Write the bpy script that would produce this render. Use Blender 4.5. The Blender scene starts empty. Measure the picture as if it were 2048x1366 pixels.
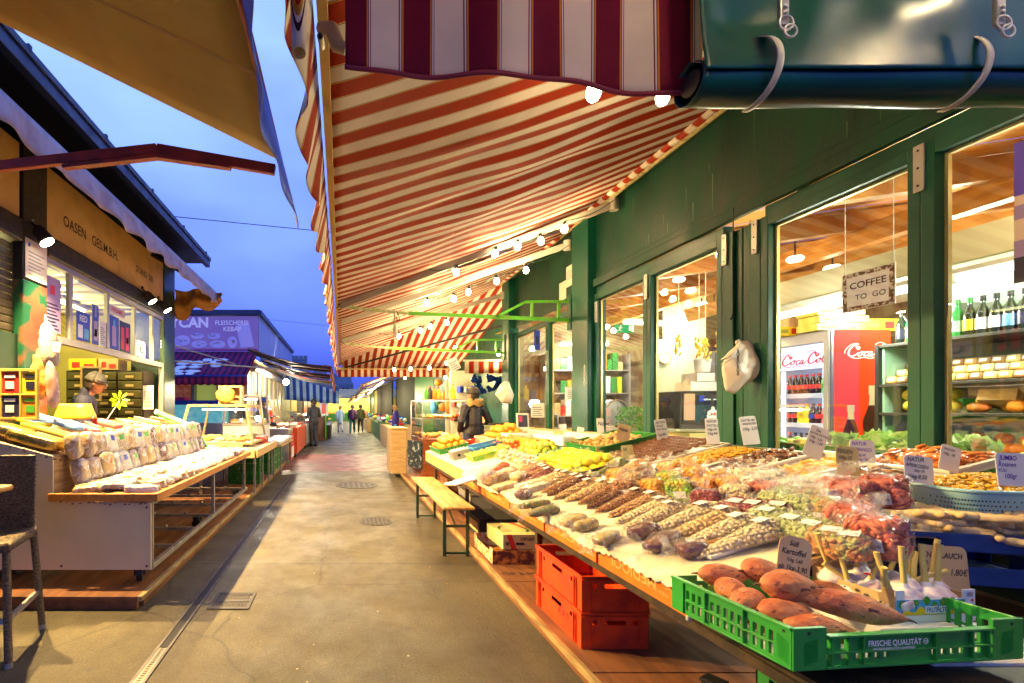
import bpy,math,random
from mathutils import Vector,Matrix,Euler,noise
R = math.radians
PS = 3.3
PI = math.pi
rnd = random.Random(7)
scene = bpy.context.scene
COL = scene.collection
F = 920.0/2048.0
VX,VY,CZ = 683.0,820.0,1.42
def W(px,py,Y):
 return Vector(((px-VX)/920*Y,Y,CZ+(VY-py)/920*Y))
# materials
def nodes_of(m):
 m.use_nodes = True
 nt = m.node_tree
 nt.nodes.clear()
 return nt,nt.nodes,nt.links
_mats = {}
def mat(name,c,rough=.6,metal=0.,spec=.5,c2=None,nscale=8.,nlo=.4,nhi=.65,bump=0.,bscale=40.,emit=None,estr=0.,coat=0.,sub=0.,rv=0.,transl=0.,detail=4.,stretch=(1,1,1)):
 if name in _mats:return _mats[name]
 m = bpy.data.materials.new(name); _mats[name] = m
 nt,N,L = nodes_of(m)
 out = N.new('ShaderNodeOutputMaterial'); b = N.new('ShaderNodeBsdfPrincipled')
 L.new(b.outputs[0],out.inputs[0])
 b.inputs['Base Color'].default_value = (*c,1)
 b.inputs['Roughness'].default_value = rough
 b.inputs['Metallic'].default_value = metal
 b.inputs['Specular IOR Level'].default_value = spec
 b.inputs['Coat Weight'].default_value = coat
 b.inputs['Coat Roughness'].default_value = .08
 if sub:b.inputs['Subsurface Weight'].default_value = sub; b.inputs['Subsurface Radius'].default_value = (.02,.01,.005)
 tc = N.new('ShaderNodeTexCoord'); mp = N.new('ShaderNodeMapping'); mp.inputs['Scale'].default_value = stretch
 L.new(tc.outputs['Object'],mp.inputs[0])
 if c2 is not None or rv:
  n = N.new('ShaderNodeTexNoise'); n.inputs['Scale'].default_value = nscale; n.inputs['Detail'].default_value = detail
  L.new(mp.outputs[0],n.inputs['Vector'])
  r = N.new('ShaderNodeMapRange'); r.inputs['From Min'].default_value = nlo; r.inputs['From Max'].default_value = nhi
  L.new(n.outputs[0],r.inputs[0])
  if c2 is not None:
   mx = N.new('ShaderNodeMix'); mx.data_type = 'RGBA'
   mx.inputs[6].default_value = (*c,1); mx.inputs[7].default_value = (*c2,1)
   L.new(r.outputs[0],mx.inputs[0]); L.new(mx.outputs[2],b.inputs['Base Color'])
  if rv:
   r2 = N.new('ShaderNodeMapRange'); r2.inputs['To Min'].default_value = rough; r2.inputs['To Max'].default_value = rough+rv
   L.new(r.outputs[0],r2.inputs[0]); L.new(r2.outputs[0],b.inputs['Roughness'])
 if bump:
  n2 = N.new('ShaderNodeTexNoise'); n2.inputs['Scale'].default_value = bscale; n2.inputs['Detail'].default_value = 3
  L.new(mp.outputs[0],n2.inputs['Vector'])
  bp = N.new('ShaderNodeBump'); bp.inputs['Strength'].default_value = bump; bp.inputs['Distance'].default_value = .01
  L.new(n2.outputs[0],bp.inputs['Height']); L.new(bp.outputs[0],b.inputs['Normal'])
 if emit is not None:
  b.inputs['Emission Color'].default_value = (*emit,1); b.inputs['Emission Strength'].default_value = estr
 if transl:
  t = N.new('ShaderNodeBsdfTranslucent'); ms = N.new('ShaderNodeMixShader'); ms.inputs[0].default_value = transl
  t.inputs[0].default_value = (*c,1)
  L.new(b.outputs[0],ms.inputs[1]); L.new(t.outputs[0],ms.inputs[2]); L.new(ms.outputs[0],out.inputs[0])
  if c2 is not None:L.new(mx.outputs[2],t.inputs[0])
 return m
def glow(name,c,s):
 if name in _mats:return _mats[name]
 m = bpy.data.materials.new(name); _mats[name] = m
 nt,N,L = nodes_of(m)
 out = N.new('ShaderNodeOutputMaterial'); e = N.new('ShaderNodeEmission')
 e.inputs[0].default_value = (*c,1); e.inputs[1].default_value = s
 L.new(e.outputs[0],out.inputs[0]); return m
def film(name,tint=(1,1,1),fac=.12,rough=.12,white=.0,bump=0.,bscale=60.,ior=1.4,gl=(1,1,1)):
 """clear sheet: transparent with fresnel gloss, optional milky part"""
 if name in _mats:return _mats[name]
 m = bpy.data.materials.new(name); _mats[name] = m
 nt,N,L = nodes_of(m)
 out = N.new('ShaderNodeOutputMaterial'); t = N.new('ShaderNodeBsdfTransparent'); t.inputs[0].default_value = (*tint,1)
 g = N.new('ShaderNodeBsdfGlossy'); g.inputs['Roughness'].default_value = rough; g.inputs[0].default_value = (*gl,1)
 d = N.new('ShaderNodeBsdfDiffuse'); d.inputs[0].default_value = (.85,.84,.82,1)
 f = N.new('ShaderNodeFresnel'); ge = N.new('ShaderNodeNewGeometry'); im = N.new('ShaderNodeMix')
 im.inputs[2].default_value = ior; im.inputs[3].default_value = 1/ior; L.new(ge.outputs['Backfacing'],im.inputs[0]); L.new(im.outputs[0],f.inputs[0])
 a = N.new('ShaderNodeMath'); a.operation = 'ADD'; a.use_clamp = True; a.inputs[1].default_value = fac
 L.new(f.outputs[0],a.inputs[0])
 m1 = N.new('ShaderNodeMixShader'); m1.inputs[0].default_value = white
 L.new(t.outputs[0],m1.inputs[1]); L.new(d.outputs[0],m1.inputs[2])
 m2 = N.new('ShaderNodeMixShader'); L.new(a.outputs[0],m2.inputs[0]); L.new(m1.outputs[0],m2.inputs[1]); L.new(g.outputs[0],m2.inputs[2])
 L.new(m2.outputs[0],out.inputs[0])
 if bump:
  tc = N.new('ShaderNodeTexCoord')
  n2 = N.new('ShaderNodeTexNoise'); n2.inputs['Scale'].default_value = bscale; n2.inputs['Detail'].default_value = 2
  n2.inputs['Distortion'].default_value = 1.5
  L.new(tc.outputs['Object'],n2.inputs['Vector'])
  bp = N.new('ShaderNodeBump'); bp.inputs['Strength'].default_value = bump; bp.inputs['Distance'].default_value = .02
  L.new(n2.outputs[0],bp.inputs['Height']); L.new(bp.outputs[0],g.inputs['Normal'])
 return m
def stripes(name,axis,period,off,stops,rough=.75,transl=.25,weave=.15):
 """woven striped cloth: stops = [(position, colour)], constant steps along one object axis"""
 if name in _mats:return _mats[name]
 m = bpy.data.materials.new(name); _mats[name] = m
 nt,N,L = nodes_of(m)
 out = N.new('ShaderNodeOutputMaterial'); b = N.new('ShaderNodeBsdfPrincipled'); b.inputs['Roughness'].default_value = rough
 b.inputs['Specular IOR Level'].default_value = .2
 tc = N.new('ShaderNodeTexCoord'); sp = N.new('ShaderNodeSeparateXYZ'); L.new(tc.outputs['Object'],sp.inputs[0])
 a = N.new('ShaderNodeMath'); a.operation = 'MULTIPLY_ADD'; a.inputs[1].default_value = 1/period; a.inputs[2].default_value = off+50
 L.new(sp.outputs[axis],a.inputs[0])
 fr = N.new('ShaderNodeMath'); fr.operation = 'FRACT'; L.new(a.outputs[0],fr.inputs[0])
 cr = N.new('ShaderNodeValToRGB'); cr.color_ramp.interpolation = 'CONSTANT'
 el = cr.color_ramp.elements
 el[0].position = stops[0][0]; el[0].color = (*stops[0][1],1)
 el[1].position = stops[1][0]; el[1].color = (*stops[1][1],1)
 for p,c in stops[2:]:
  e = el.new(p); e.color = (*c,1)
 L.new(fr.outputs[0],cr.inputs[0])
 nz = N.new('ShaderNodeTexNoise'); nz.inputs['Scale'].default_value = 3.; nz.inputs['Detail'].default_value = 5
 L.new(tc.outputs['Object'],nz.inputs['Vector'])
 mr = N.new('ShaderNodeMapRange'); mr.inputs['From Min'].default_value = .35; mr.inputs['From Max'].default_value = .7
 mr.inputs['To Min'].default_value = 1.05; mr.inputs['To Max'].default_value = .78
 L.new(nz.outputs[0],mr.inputs[0])
 mx = N.new('ShaderNodeMix'); mx.data_type = 'RGBA'; mx.blend_type = 'MULTIPLY'; mx.inputs[0].default_value = 1
 L.new(cr.outputs[0],mx.inputs[6]); L.new(mr.outputs[0],mx.inputs[7])
 L.new(mx.outputs[2],b.inputs['Base Color'])
 bn = N.new('ShaderNodeTexNoise'); bn.inputs['Scale'].default_value = 350; L.new(tc.outputs['Object'],bn.inputs['Vector'])
 bp = N.new('ShaderNodeBump'); bp.inputs['Strength'].default_value = weave; bp.inputs['Distance'].default_value = .002
 L.new(bn.outputs[0],bp.inputs['Height']); L.new(bp.outputs[0],b.inputs['Normal'])
 t = N.new('ShaderNodeBsdfTranslucent'); L.new(mx.outputs[2],t.inputs[0])
 ms = N.new('ShaderNodeMixShader'); ms.inputs[0].default_value = transl
 L.new(b.outputs[0],ms.inputs[1]); L.new(t.outputs[0],ms.inputs[2]); L.new(ms.outputs[0],out.inputs[0])
 return m
# mesh builder
def frame(o,x,y):
 """matrix with origin o and axes x, y (z = x cross y)"""
 x = Vector(x).normalized(); y = Vector(y); z = x.cross(y).normalized(); y = z.cross(x)
 return Matrix(((x.x,y.x,z.x,o[0]),(x.y,y.y,z.y,o[1]),(x.z,y.z,z.z,o[2]),(0,0,0,1)))
_ICO = {}
def ico(sub):
 if sub not in _ICO:
  import bmesh
  bm = bmesh.new(); bmesh.ops.create_icosphere(bm,subdivisions=sub,radius=1)
  _ICO[sub] = ([v.co.copy()for v in bm.verts],[[v.index for v in f.verts]for f in bm.faces]); bm.free()
 return _ICO[sub]
class MB:
 def __init__(s,M=None):
  s.v,s.f,s.mi,s.M,s.m,s.sm = [],[],[],M,0,[]
 def add(s,vs,fs,m=None,smooth=False):
  n = len(s.v)
  s.v += [(s.M@Vector(p))if s.M is not None else Vector(p)for p in vs]
  for f in fs:
   s.f.append([i+n for i in f]); s.mi.append(s.m if m is None else m); s.sm.append(smooth)
  return s
 def box(s,x0,x1,y0,y1,z0,z1,m=None,R_=None):
  vs = [(x,y,z)for z in(z0,z1)for y in(y0,y1)for x in(x0,x1)]
  if R_ is not None:vs = [R_@Vector(p)for p in vs]
  return s.add(vs,[(0,2,3,1),(4,5,7,6),(0,1,5,4),(2,6,7,3),(0,4,6,2),(1,3,7,5)],m)
 def bar(s,a,b,w,h,m=None,up=(0,0,1)):
  """rectangular bar from a to b, w across, h along up"""
  a,b = Vector(a),Vector(b); d = (b-a); u = Vector(up); x = d.cross(u)
  if x.length<1e-6:x = d.cross(Vector((1,0,0)))
  x.normalize(); y = x.cross(d).normalized()
  vs = [p+x*i*w/2+y*j*h/2 for p in(a,b)for j in(-1,1)for i in(-1,1)]
  return s.add(vs,[(0,1,3,2),(4,6,7,5),(0,4,5,1),(2,3,7,6),(0,2,6,4),(1,5,7,3)],m)
 def tube(s,pts,r,n=8,m=None,caps=True,smooth=True):
  pts = [Vector(p)for p in pts]; rs = r if isinstance(r,(list,tuple))else[r]*len(pts)
  vs,fs = [],[]
  ref = None
  for i,p in enumerate(pts):
   d = (pts[min(i+1,len(pts)-1)]-pts[max(i-1,0)]).normalized()
   if ref is None:ref = d.orthogonal().normalized()
   x = (ref-d*ref.dot(d)).normalized(); y = d.cross(x); ref = x
   for k in range(n):
    a = 2*PI*k/n
    vs.append(p+(x*math.cos(a)+y*math.sin(a))*rs[i])
  for i in range(len(pts)-1):
   for k in range(n):
    k2 = (k+1)%n
    fs.append((i*n+k,i*n+k2,(i+1)*n+k2,(i+1)*n+k))
  s.add(vs,fs,m,smooth)
  if caps:s.add(vs[:n],[tuple(range(n))[::-1]],m); s.add(vs[-n:],[tuple(range(n))],m)
  return s
 def lathe(s,prof,o=(0,0,0),n=16,m=None,smooth=True,caps=True,sc=(1,1)):
  vs,fs = [],[]
  for r,z in prof:
   for k in range(n):
    a = 2*PI*k/n
    vs.append((o[0]+r*math.cos(a)*sc[0],o[1]+r*math.sin(a)*sc[1],o[2]+z))
  for i in range(len(prof)-1):
   for k in range(n):
    k2 = (k+1)%n
    fs.append((i*n+k,i*n+k2,(i+1)*n+k2,(i+1)*n+k))
  s.add(vs,fs,m,smooth)
  if caps:s.add(vs[:n],[tuple(range(n))[::-1]],m); s.add(vs[-n:],[tuple(range(n))],m)
  return s
 def ell(s,c,r,sub=2,m=None,R_=None,jit=0.,seed=0,smooth=True):
  V,Fc = ico(sub); vs = []
  for p in V:
   k = 1+(jit*noise.noise(p*1.7+Vector((seed,seed*.7,0)))if jit else 0)
   q = Vector((p.x*r[0],p.y*r[1],p.z*r[2]))*k
   if R_ is not None:q = R_@q
   vs.append(q+Vector(c))
  return s.add(vs,Fc,m,smooth)
 def grid(s,fn,nu,nv,m=None,smooth=True,thick=0.):
  vs = [Vector(fn(i/nu,j/nv))for j in range(nv+1)for i in range(nu+1)]
  fs = [(j*(nu+1)+i,j*(nu+1)+i+1,(j+1)*(nu+1)+i+1,(j+1)*(nu+1)+i)for j in range(nv)for i in range(nu)]
  return s.add(vs,fs,m,smooth)
 def panel(s,O,U,V,th,us,vs,holes,m=None):
  """plate with rectangular openings: cells of the us x vs cuts listed in holes are left out"""
  O = Vector(O); U = Vector(U).normalized(); V = Vector(V).normalized(); Nn = U.cross(V).normalized()
  nu,nv = len(us)-1,len(vs)-1
  ok = lambda i,j:0<=i<nu and 0<=j<nv and(i,j)not in holes
  P = lambda u,v,k:O+U*u+V*v+Nn*(th*k)
  for i in range(nu):
   for j in range(nv):
    if not ok(i,j):continue
    a,b,c,d = us[i],us[i+1],vs[j],vs[j+1]
    vv = [P(a,c,0),P(b,c,0),P(b,d,0),P(a,d,0),P(a,c,1),P(b,c,1),P(b,d,1),P(a,d,1)]
    fs = [(3,2,1,0),(4,5,6,7)]
    if not ok(i,j-1):fs.append((0,1,5,4))
    if not ok(i,j+1):fs.append((2,3,7,6))
    if not ok(i-1,j):fs.append((3,0,4,7))
    if not ok(i+1,j):fs.append((1,2,6,5))
    s.add(vv,fs,m)
  return s
 def text(s,txt,M,size,m=None,bold=0.,shear=0.,align='LEFT',sx=1.,th=.0):
  vs,fs = text_mesh(txt,bold,shear,align,th/size)
  Mm = M@Matrix.Diagonal((size*sx,size,size,1))
  return s.add([Mm@v for v in vs],fs,m)
 def ribbon(s,pts,w,M,m=None):
  """flat stroke through 2-D points; w a number or list"""
  pts = [Vector((p[0],p[1],0))for p in pts]; out = []
  for i in range(len(pts)-1):
   p0,p1,p2,p3 = pts[max(i-1,0)],pts[i],pts[i+1],pts[min(i+2,len(pts)-1)]
   for k in range(5):
    t = k/5
    out.append(.5*((2*p1)+(p2-p0)*t+(2*p0-5*p1+4*p2-p3)*t*t+(3*p1-p0-3*p2+p3)*t**3))
  out.append(pts[-1]); n = len(out); vs = []
  for i,p in enumerate(out):
   d = (out[min(i+1,n-1)]-out[max(i-1,0)]).normalized(); q = Vector((-d.y,d.x,0))
   ww = w*(.55+.45*abs(d.y))if not isinstance(w,list)else w[0]
   vs += [M@(p+q*ww/2),M@(p-q*ww/2)]
  return s.add(vs,[(2*i,2*i+1,2*i+3,2*i+2)for i in range(n-1)],m)
 def build(s,name,mats,parent=None,bevel=0.,solid=0.,sub=0):
  me = bpy.data.meshes.new(name)
  org = Vector((0,0,0)); p = parent
  while p is not None:org = org+p.location; p = p.parent
  me.from_pydata([v-org for v in s.v],[],s.f)
  for k in(mats if isinstance(mats,(list,tuple))else[mats]):me.materials.append(k)
  me.polygons.foreach_set('material_index',s.mi)
  me.polygons.foreach_set('use_smooth',s.sm)
  me.update()
  o = bpy.data.objects.new(name,me); COL.objects.link(o)
  if parent is not None:o.parent = parent
  if solid:
   k = o.modifiers.new('solid','SOLIDIFY'); k.thickness = solid; k.offset = 0
  if bevel:
   k = o.modifiers.new('bevel','BEVEL'); k.width = bevel; k.segments = 2; k.limit_method = 'ANGLE'; k.angle_limit = R(40)
  if sub:
   k = o.modifiers.new('sub','SUBSURF'); k.levels = k.render_levels = sub
  return o
_TXT = {}
def text_mesh(txt,bold,shear,align,th):
 key = (txt,bold,shear,align,round(th,3))
 if key not in _TXT:
  cu = bpy.data.curves.new('t','FONT'); cu.body = txt; cu.size = 1; cu.offset = bold; cu.shear = shear; cu.align_x = align
  cu.resolution_u = 3; cu.extrude = th/2; cu.space_line = .95
  ob = bpy.data.objects.new('t',cu); COL.objects.link(ob)
  dg = bpy.context.evaluated_depsgraph_get(); me = bpy.data.meshes.new_from_object(ob.evaluated_get(dg))
  _TXT[key] = ([v.co.copy()for v in me.vertices],[list(p.vertices)for p in me.polygons])
  bpy.data.objects.remove(ob); bpy.data.curves.remove(cu); bpy.data.meshes.remove(me)
 return _TXT[key]
def tag(o,label=None,cat=None,group=None,kind=None):
 if label:o['label'] = label
 if cat:o['category'] = cat
 if group:o['group'] = group
 if kind:o['kind'] = kind
 return o
def thing(name,label,cat,loc=(0,0,0),group=None):
 o = bpy.data.objects.new(name,None); COL.objects.link(o); o.location = loc; o.empty_display_size = .1
 return tag(o,label,cat,group)
def dup(o,parent=None):
 c = o.copy(); COL.objects.link(c); c.parent = parent
 for ch in o.children:dup(ch,c)
 return c
class Proto:
 """first placement uses the original, later ones copies"""
 def __init__(s,o):s.o,s.used = o,False
 def put(s,M,label=None,group=None,cat=None):
  o = dup(s.o)if s.used else s.o
  s.used = True
  o.matrix_basis = M if isinstance(M,Matrix)else Matrix.Translation(M)
  tag(o,label,cat,group); return o
def TR(x,y,z,rz=0.,rx=0.,ry=0.,s=1.):
 return Matrix.Translation((x,y,z))@Euler((rx,ry,rz)).to_matrix().to_4x4()@Matrix.Scale(s,4)
ORD = ['nearest','second','third','fourth','fifth','sixth','seventh','eighth','ninth','tenth','eleventh','twelfth','thirteenth','fourteenth','fifteenth','sixteenth','seventeenth','eighteenth','nineteenth','twentieth']
def point(loc,power,col=(1,.66,.24),r=.03,name='lamp_light',parent=None):
 d = bpy.data.lights.new(name,'POINT'); d.energy = power*PS; d.color = col; d.shadow_soft_size = r
 o = bpy.data.objects.new(name,d); COL.objects.link(o); o.location = loc; return o
ORD = ['first','second','third','fourth','fifth','sixth','seventh','eighth','ninth','tenth','eleventh','twelfth','thirteenth','fourteenth','fifteenth','sixteenth','seventeenth','eighteenth','nineteenth','twentieth','twenty-first','twenty-second','twenty-third','twenty-fourth','twenty-fifth','twenty-sixth','twenty-seventh','twenty-eighth','twenty-ninth','thirtieth']
# camera, world
cam = bpy.data.cameras.new('camera'); camo = bpy.data.objects.new('camera',cam); COL.objects.link(camo)
camo.location = (0,0,CZ); camo.rotation_euler = (R(90),0,0)
cam.sensor_width = 36; cam.lens = 36*F; cam.shift_x = (1024-VX)/2048; cam.shift_y = (VY-683)/2048
cam.clip_start = .05; cam.clip_end = 2000
scene.camera = camo
w = bpy.data.worlds.new('World'); scene.world = w
nt,N,L = nodes_of(w)
out = N.new('ShaderNodeOutputWorld'); bg = N.new('ShaderNodeBackground'); L.new(bg.outputs[0],out.inputs[0])
tc = N.new('ShaderNodeTexCoord'); sp = N.new('ShaderNodeSeparateXYZ'); L.new(tc.outputs['Generated'],sp.inputs[0])
cr = N.new('ShaderNodeValToRGB'); e = cr.color_ramp.elements
e[0].position = 0.; e[0].color = (.012,.03,.26,1)
e[1].position = .9; e[1].color = (.14,.24,.62,1)
for p,c in((.05,(.03,.05,.30)),(.2,(.05,.085,.40)),(.42,(.1,.17,.54)),(.62,(.17,.28,.66))):
 k = e.new(p); k.color = (*c,1)
L.new(sp.outputs[2],cr.inputs[0])
nz = N.new('ShaderNodeTexNoise'); nz.inputs['Scale'].default_value = 1.6; nz.inputs['Detail'].default_value = 4; nz.inputs['Roughness'].default_value = .45
mpp = N.new('ShaderNodeMapping'); mpp.inputs['Scale'].default_value = (1,1,2.6); L.new(tc.outputs['Generated'],mpp.inputs[0]); L.new(mpp.outputs[0],nz.inputs['Vector'])
mr = N.new('ShaderNodeMapRange'); mr.inputs['From Min'].default_value = .3; mr.inputs['From Max'].default_value = .72
mr.inputs['To Min'].default_value = .62; mr.inputs['To Max'].default_value = 1.6; L.new(nz.outputs[0],mr.inputs[0])
mm = N.new('ShaderNodeMix'); mm.data_type = 'RGBA'; mm.blend_type = 'MULTIPLY'; mm.inputs[0].default_value = 1
L.new(cr.outputs[0],mm.inputs[6]); L.new(mr.outputs[0],mm.inputs[7]); L.new(mm.outputs[2],bg.inputs[0]); bg.inputs[1].default_value = 2.25
scene.view_settings.view_transform = 'Standard'; scene.view_settings.look = 'None'; scene.view_settings.exposure = 0; scene.view_settings.gamma = 1
scene.render.engine = 'CYCLES'
cy = scene.cycles
cy.use_denoising = True; cy.max_bounces = 6; cy.diffuse_bounces = 3; cy.glossy_bounces = 3; cy.transparent_max_bounces = 14; cy.transmission_bounces = 4
cy.sample_clamp_indirect = 4; cy.sample_clamp_direct = 0; cy.caustics_reflective = False; cy.caustics_refractive = False
cy.use_light_tree = True
# shared materials
WARM = (1.,.62,.2); LAMPC = (1.,.68,.27)
M_green = mat('green_paint',(.0,.045,.028),.38,spec=.35,c2=(.0,.068,.04),nscale=3,bump=.15,bscale=25,rv=.2)
M_green_old = mat('worn_green_paint',(.0,.022,.013),.5,spec=.3,c2=(.0,.042,.02),nscale=2.6,nlo=.38,nhi=.62,stretch=(1,1.6,.5),bump=.35,bscale=14,rv=.25,detail=9)
M_black = mat('black_metal',(.012,.012,.013),.4,spec=.4,rv=.2,nscale=20)
M_steel = mat('brushed_steel',(.55,.53,.5),.32,metal=.9,rv=.2,nscale=30)
M_alu = mat('grey_aluminium',(.42,.4,.38),.4,metal=.6,rv=.15,nscale=10)
M_cream = mat('cream_panel',(.66,.46,.18),.55,c2=(.5,.33,.12),nscale=5,nlo=.45,nhi=.8,bump=.05,detail=8)
M_white = mat('white_plastic',(.78,.76,.72),.4)
M_paper = mat('paper_card',(.8,.74,.62),.7,c2=(.7,.62,.48),nscale=14)
M_paperw = mat('white_paper',(.84,.83,.82),.6)
M_kraft = mat('brown_card',(.62,.42,.2),.75,c2=(.52,.34,.15),nscale=18)
M_ink = mat('black_ink',(.015,.012,.02),.6)
M_inkp = mat('purple_ink',(.12,.02,.4),.6)
M_inko = mat('orange_ink',(.8,.15,.02),.6)
M_red = mat('red_gloss',(.75,.02,.008),.25,spec=.5)
M_rust = mat('rusty_red_steel',(.5,.05,.012),.45,c2=(.25,.025,.01),nscale=9)
M_brightgreen = mat('bright_green_paint',(.08,.42,.015),.35,c2=(.12,.3,.02),nscale=12)
M_wood = mat('varnished_wood',(.5,.22,.05),.35,c2=(.3,.11,.02),nscale=4,stretch=(6,.7,6),bump=.1,bscale=12)
M_woodpale = mat('pale_wood',(.62,.42,.2),.5,c2=(.42,.26,.1),nscale=5,stretch=(7,.6,7),bump=.1)
M_rubber = mat('black_rubber',(.015,.014,.013),.6)
M_wall = mat('cream_wall',(.72,.7,.5),.6)
M_dark = mat('dark_interior',(.02,.018,.015),.7)
M_bulb = glow('bulb_glow',(1.,.83,.5),60)
M_tube = glow('tube_glow',(.95,1.,.82),6)
M_glass = film('window_glass',fac=.02,rough=.01,ior=1.5)
M_film = film('cellophane',fac=.03,rough=.1,white=.03,bump=1.,bscale=45)
M_frill = film('crumpled_cellophane',fac=.05,rough=.16,white=.10,bump=.9,bscale=30)
# ground
m = bpy.data.materials.new('concrete_lane'); nt,N,L = nodes_of(m)
out = N.new('ShaderNodeOutputMaterial'); b = N.new('ShaderNodeBsdfPrincipled'); L.new(b.outputs[0],out.inputs[0])
tc = N.new('ShaderNodeTexCoord')
def _noise(sc,det=6,ro=.6,st=(1,1,1)):
 mp = N.new('ShaderNodeMapping'); mp.inputs['Scale'].default_value = st; L.new(tc.outputs['Object'],mp.inputs[0])
 n = N.new('ShaderNodeTexNoise'); n.inputs['Scale'].default_value = sc; n.inputs['Detail'].default_value = det; n.inputs['Roughness'].default_value = ro
 L.new(mp.outputs[0],n.inputs[0]); return n.outputs[0]
def _ramp(src,stops,const=False):
 c = N.new('ShaderNodeValToRGB'); el = c.color_ramp.elements
 if const:c.color_ramp.interpolation = 'CONSTANT'
 el[0].position,el[0].color = stops[0][0],(*stops[0][1],1); el[1].position,el[1].color = stops[1][0],(*stops[1][1],1)
 for p,q in stops[2:]:k = el.new(p); k.color = (*q,1)
 L.new(src,c.inputs[0]); return c.outputs[0]
def _mix(fac,a,b_,mode='MIX'):
 x = N.new('ShaderNodeMix'); x.data_type = 'RGBA'; x.blend_type = mode
 if isinstance(fac,float):x.inputs[0].default_value = fac
 else:L.new(fac,x.inputs[0])
 for i,s_ in((6,a),(7,b_)):
  if isinstance(s_,tuple):x.inputs[i].default_value = (*s_,1)
  else:L.new(s_,x.inputs[i])
 return x.outputs[2]
base = _ramp(_noise(.9,9,.65),[(.25,(.045,.037,.02)),(.5,(.092,.076,.04)),(.75,(.15,.125,.07))])
stain = _ramp(_noise(2.6,8,.7,(1,.5,1)),[(.3,(.55,.52,.5)),(.55,(1,1,1))])
base = _mix(1.,base,stain,'MULTIPLY')
fine = _ramp(_noise(70,4,.8),[(.3,(.5,.5,.5)),(.7,(1.5,1.5,1.5))])
base = _mix(1.,base,fine,'MULTIPLY')
vo = N.new('ShaderNodeTexVoronoi'); vo.inputs['Scale'].default_value = 34; L.new(tc.outputs['Object'],vo.inputs[0])
gr = _ramp(vo.outputs['Distance'],[(.0,(1,1,1)),(.07,(0,0,0))])
vo2 = N.new('ShaderNodeTexVoronoi'); vo2.inputs['Scale'].default_value = 3.1; L.new(tc.outputs['Object'],vo2.inputs[0])
gum = _ramp(vo2.outputs['Distance'],[(.0,(1,1,1)),(.055,(1,1,1)),(.07,(0,0,0))])
base = _mix(gr,base,(.42,.38,.3))
base = _mix(gum,base,(.07,.06,.06))
vo3 = N.new('ShaderNodeTexVoronoi'); vo3.feature = 'DISTANCE_TO_EDGE'; vo3.inputs['Scale'].default_value = .55
wn_ = N.new('ShaderNodeMix'); wn_.data_type = 'RGBA'; wn_.inputs[0].default_value = .18; L.new(tc.outputs['Object'],wn_.inputs[6]); nq = N.new('ShaderNodeTexNoise'); nq.inputs['Scale'].default_value = 3; nq.inputs['Detail'].default_value = 6; L.new(tc.outputs['Object'],nq.inputs[0]); L.new(nq.outputs[1],wn_.inputs[7]); L.new(wn_.outputs[2],vo3.inputs[0])
crk = _ramp(vo3.outputs['Distance'],[(.0,(.75,.75,.75)),(.006,(0,0,0))])
base = _mix(crk,base,(.025,.022,.018))
patch = _ramp(_noise(.45,2,.4),[(.48,(1,1,1)),(.5,(.8,.8,.82))])
base = _mix(1.,base,patch,'MULTIPLY')
sp = N.new('ShaderNodeSeparateXYZ'); L.new(tc.outputs['Object'],sp.inputs[0])
ad = N.new('ShaderNodeMath'); ad.operation = 'MULTIPLY_ADD'; ad.inputs[1].default_value = 1/2.9; ad.inputs[2].default_value = 10-4.24/2.9; L.new(sp.outputs[1],ad.inputs[0])
fr = N.new('ShaderNodeMath'); fr.operation = 'FRACT'; L.new(ad.outputs[0],fr.inputs[0])
jt = _ramp(fr.outputs[0],[(0,(1,1,1)),(.0045,(0,0,0))],True)
base = _mix(jt,base,(.03,.027,.025))
L.new(base,b.inputs['Base Color'])
rr = N.new('ShaderNodeMapRange'); rr.inputs['From Min'].default_value = .35; rr.inputs['From Max'].default_value = .65; rr.inputs['To Min'].default_value = .38; rr.inputs['To Max'].default_value = .7
L.new(_noise(1.7,6,.7),rr.inputs[0]); L.new(rr.outputs[0],b.inputs['Roughness'])
bp = N.new('ShaderNodeBump'); bp.inputs['Strength'].default_value = .8; bp.inputs['Distance'].default_value = .01; L.new(_noise(55,6,.8),bp.inputs['Height']); L.new(bp.outputs[0],b.inputs['Normal'])
M_ground = m
g = MB(); g.add([(-60,-6,0),(60,-6,0),(60,400,0),(-60,400,0)],[(0,1,2,3)])
tag(g.build('ground',M_ground),kind='structure',label='worn concrete lane between the market stalls')
g = MB(); g.add([(-14,10.6,.004),(14,10.6,.004),(14,14.6,.004),(-14,14.6,.004)],[(0,1,2,3)])
tag(g.build('road',mat('red_asphalt',(.2,.075,.06),.45,c2=(.12,.05,.05),nscale=3,bump=.3,bscale=60,rv=.2)),kind='structure')
t = thing('drain_channel','narrow slotted metal drain line running along the lane','drain',(-1.06,1.2,0))
mb = MB(); mb.box(-1.1,-1.084,1.2,10.4,.001,.008); mb.box(-1.036,-1.02,1.2,10.4,.001,.008)
mb.build('rail',mat('drain_steel',(.16,.15,.15),.35,metal=.7,rv=.3),t)
mb = MB(); mb.box(-1.084,-1.036,2.75,10.4,.0005,.003); mb.build('slot',mat('drain_dark',(.01,.01,.012),.5),t)
mb = MB()
us = [0]; holes = []
y = 0.
k = 0
while y<1.5:
 us += [y+.012,y+.022]; holes.append((len(us)-2,1)); y += .022; us[-1] = y
us = sorted(set(round(a,4)for a in us))
mb.panel((-1.084,1.22,.004),(0,1,0),(1,0,0),-.002,us,[0,.012,.036,.048],{(i,1)for i in range(1,len(us)-1,2)})
mb.build('grating',mat('dull_steel',(.3,.28,.24),.45,metal=.7),t)
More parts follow.
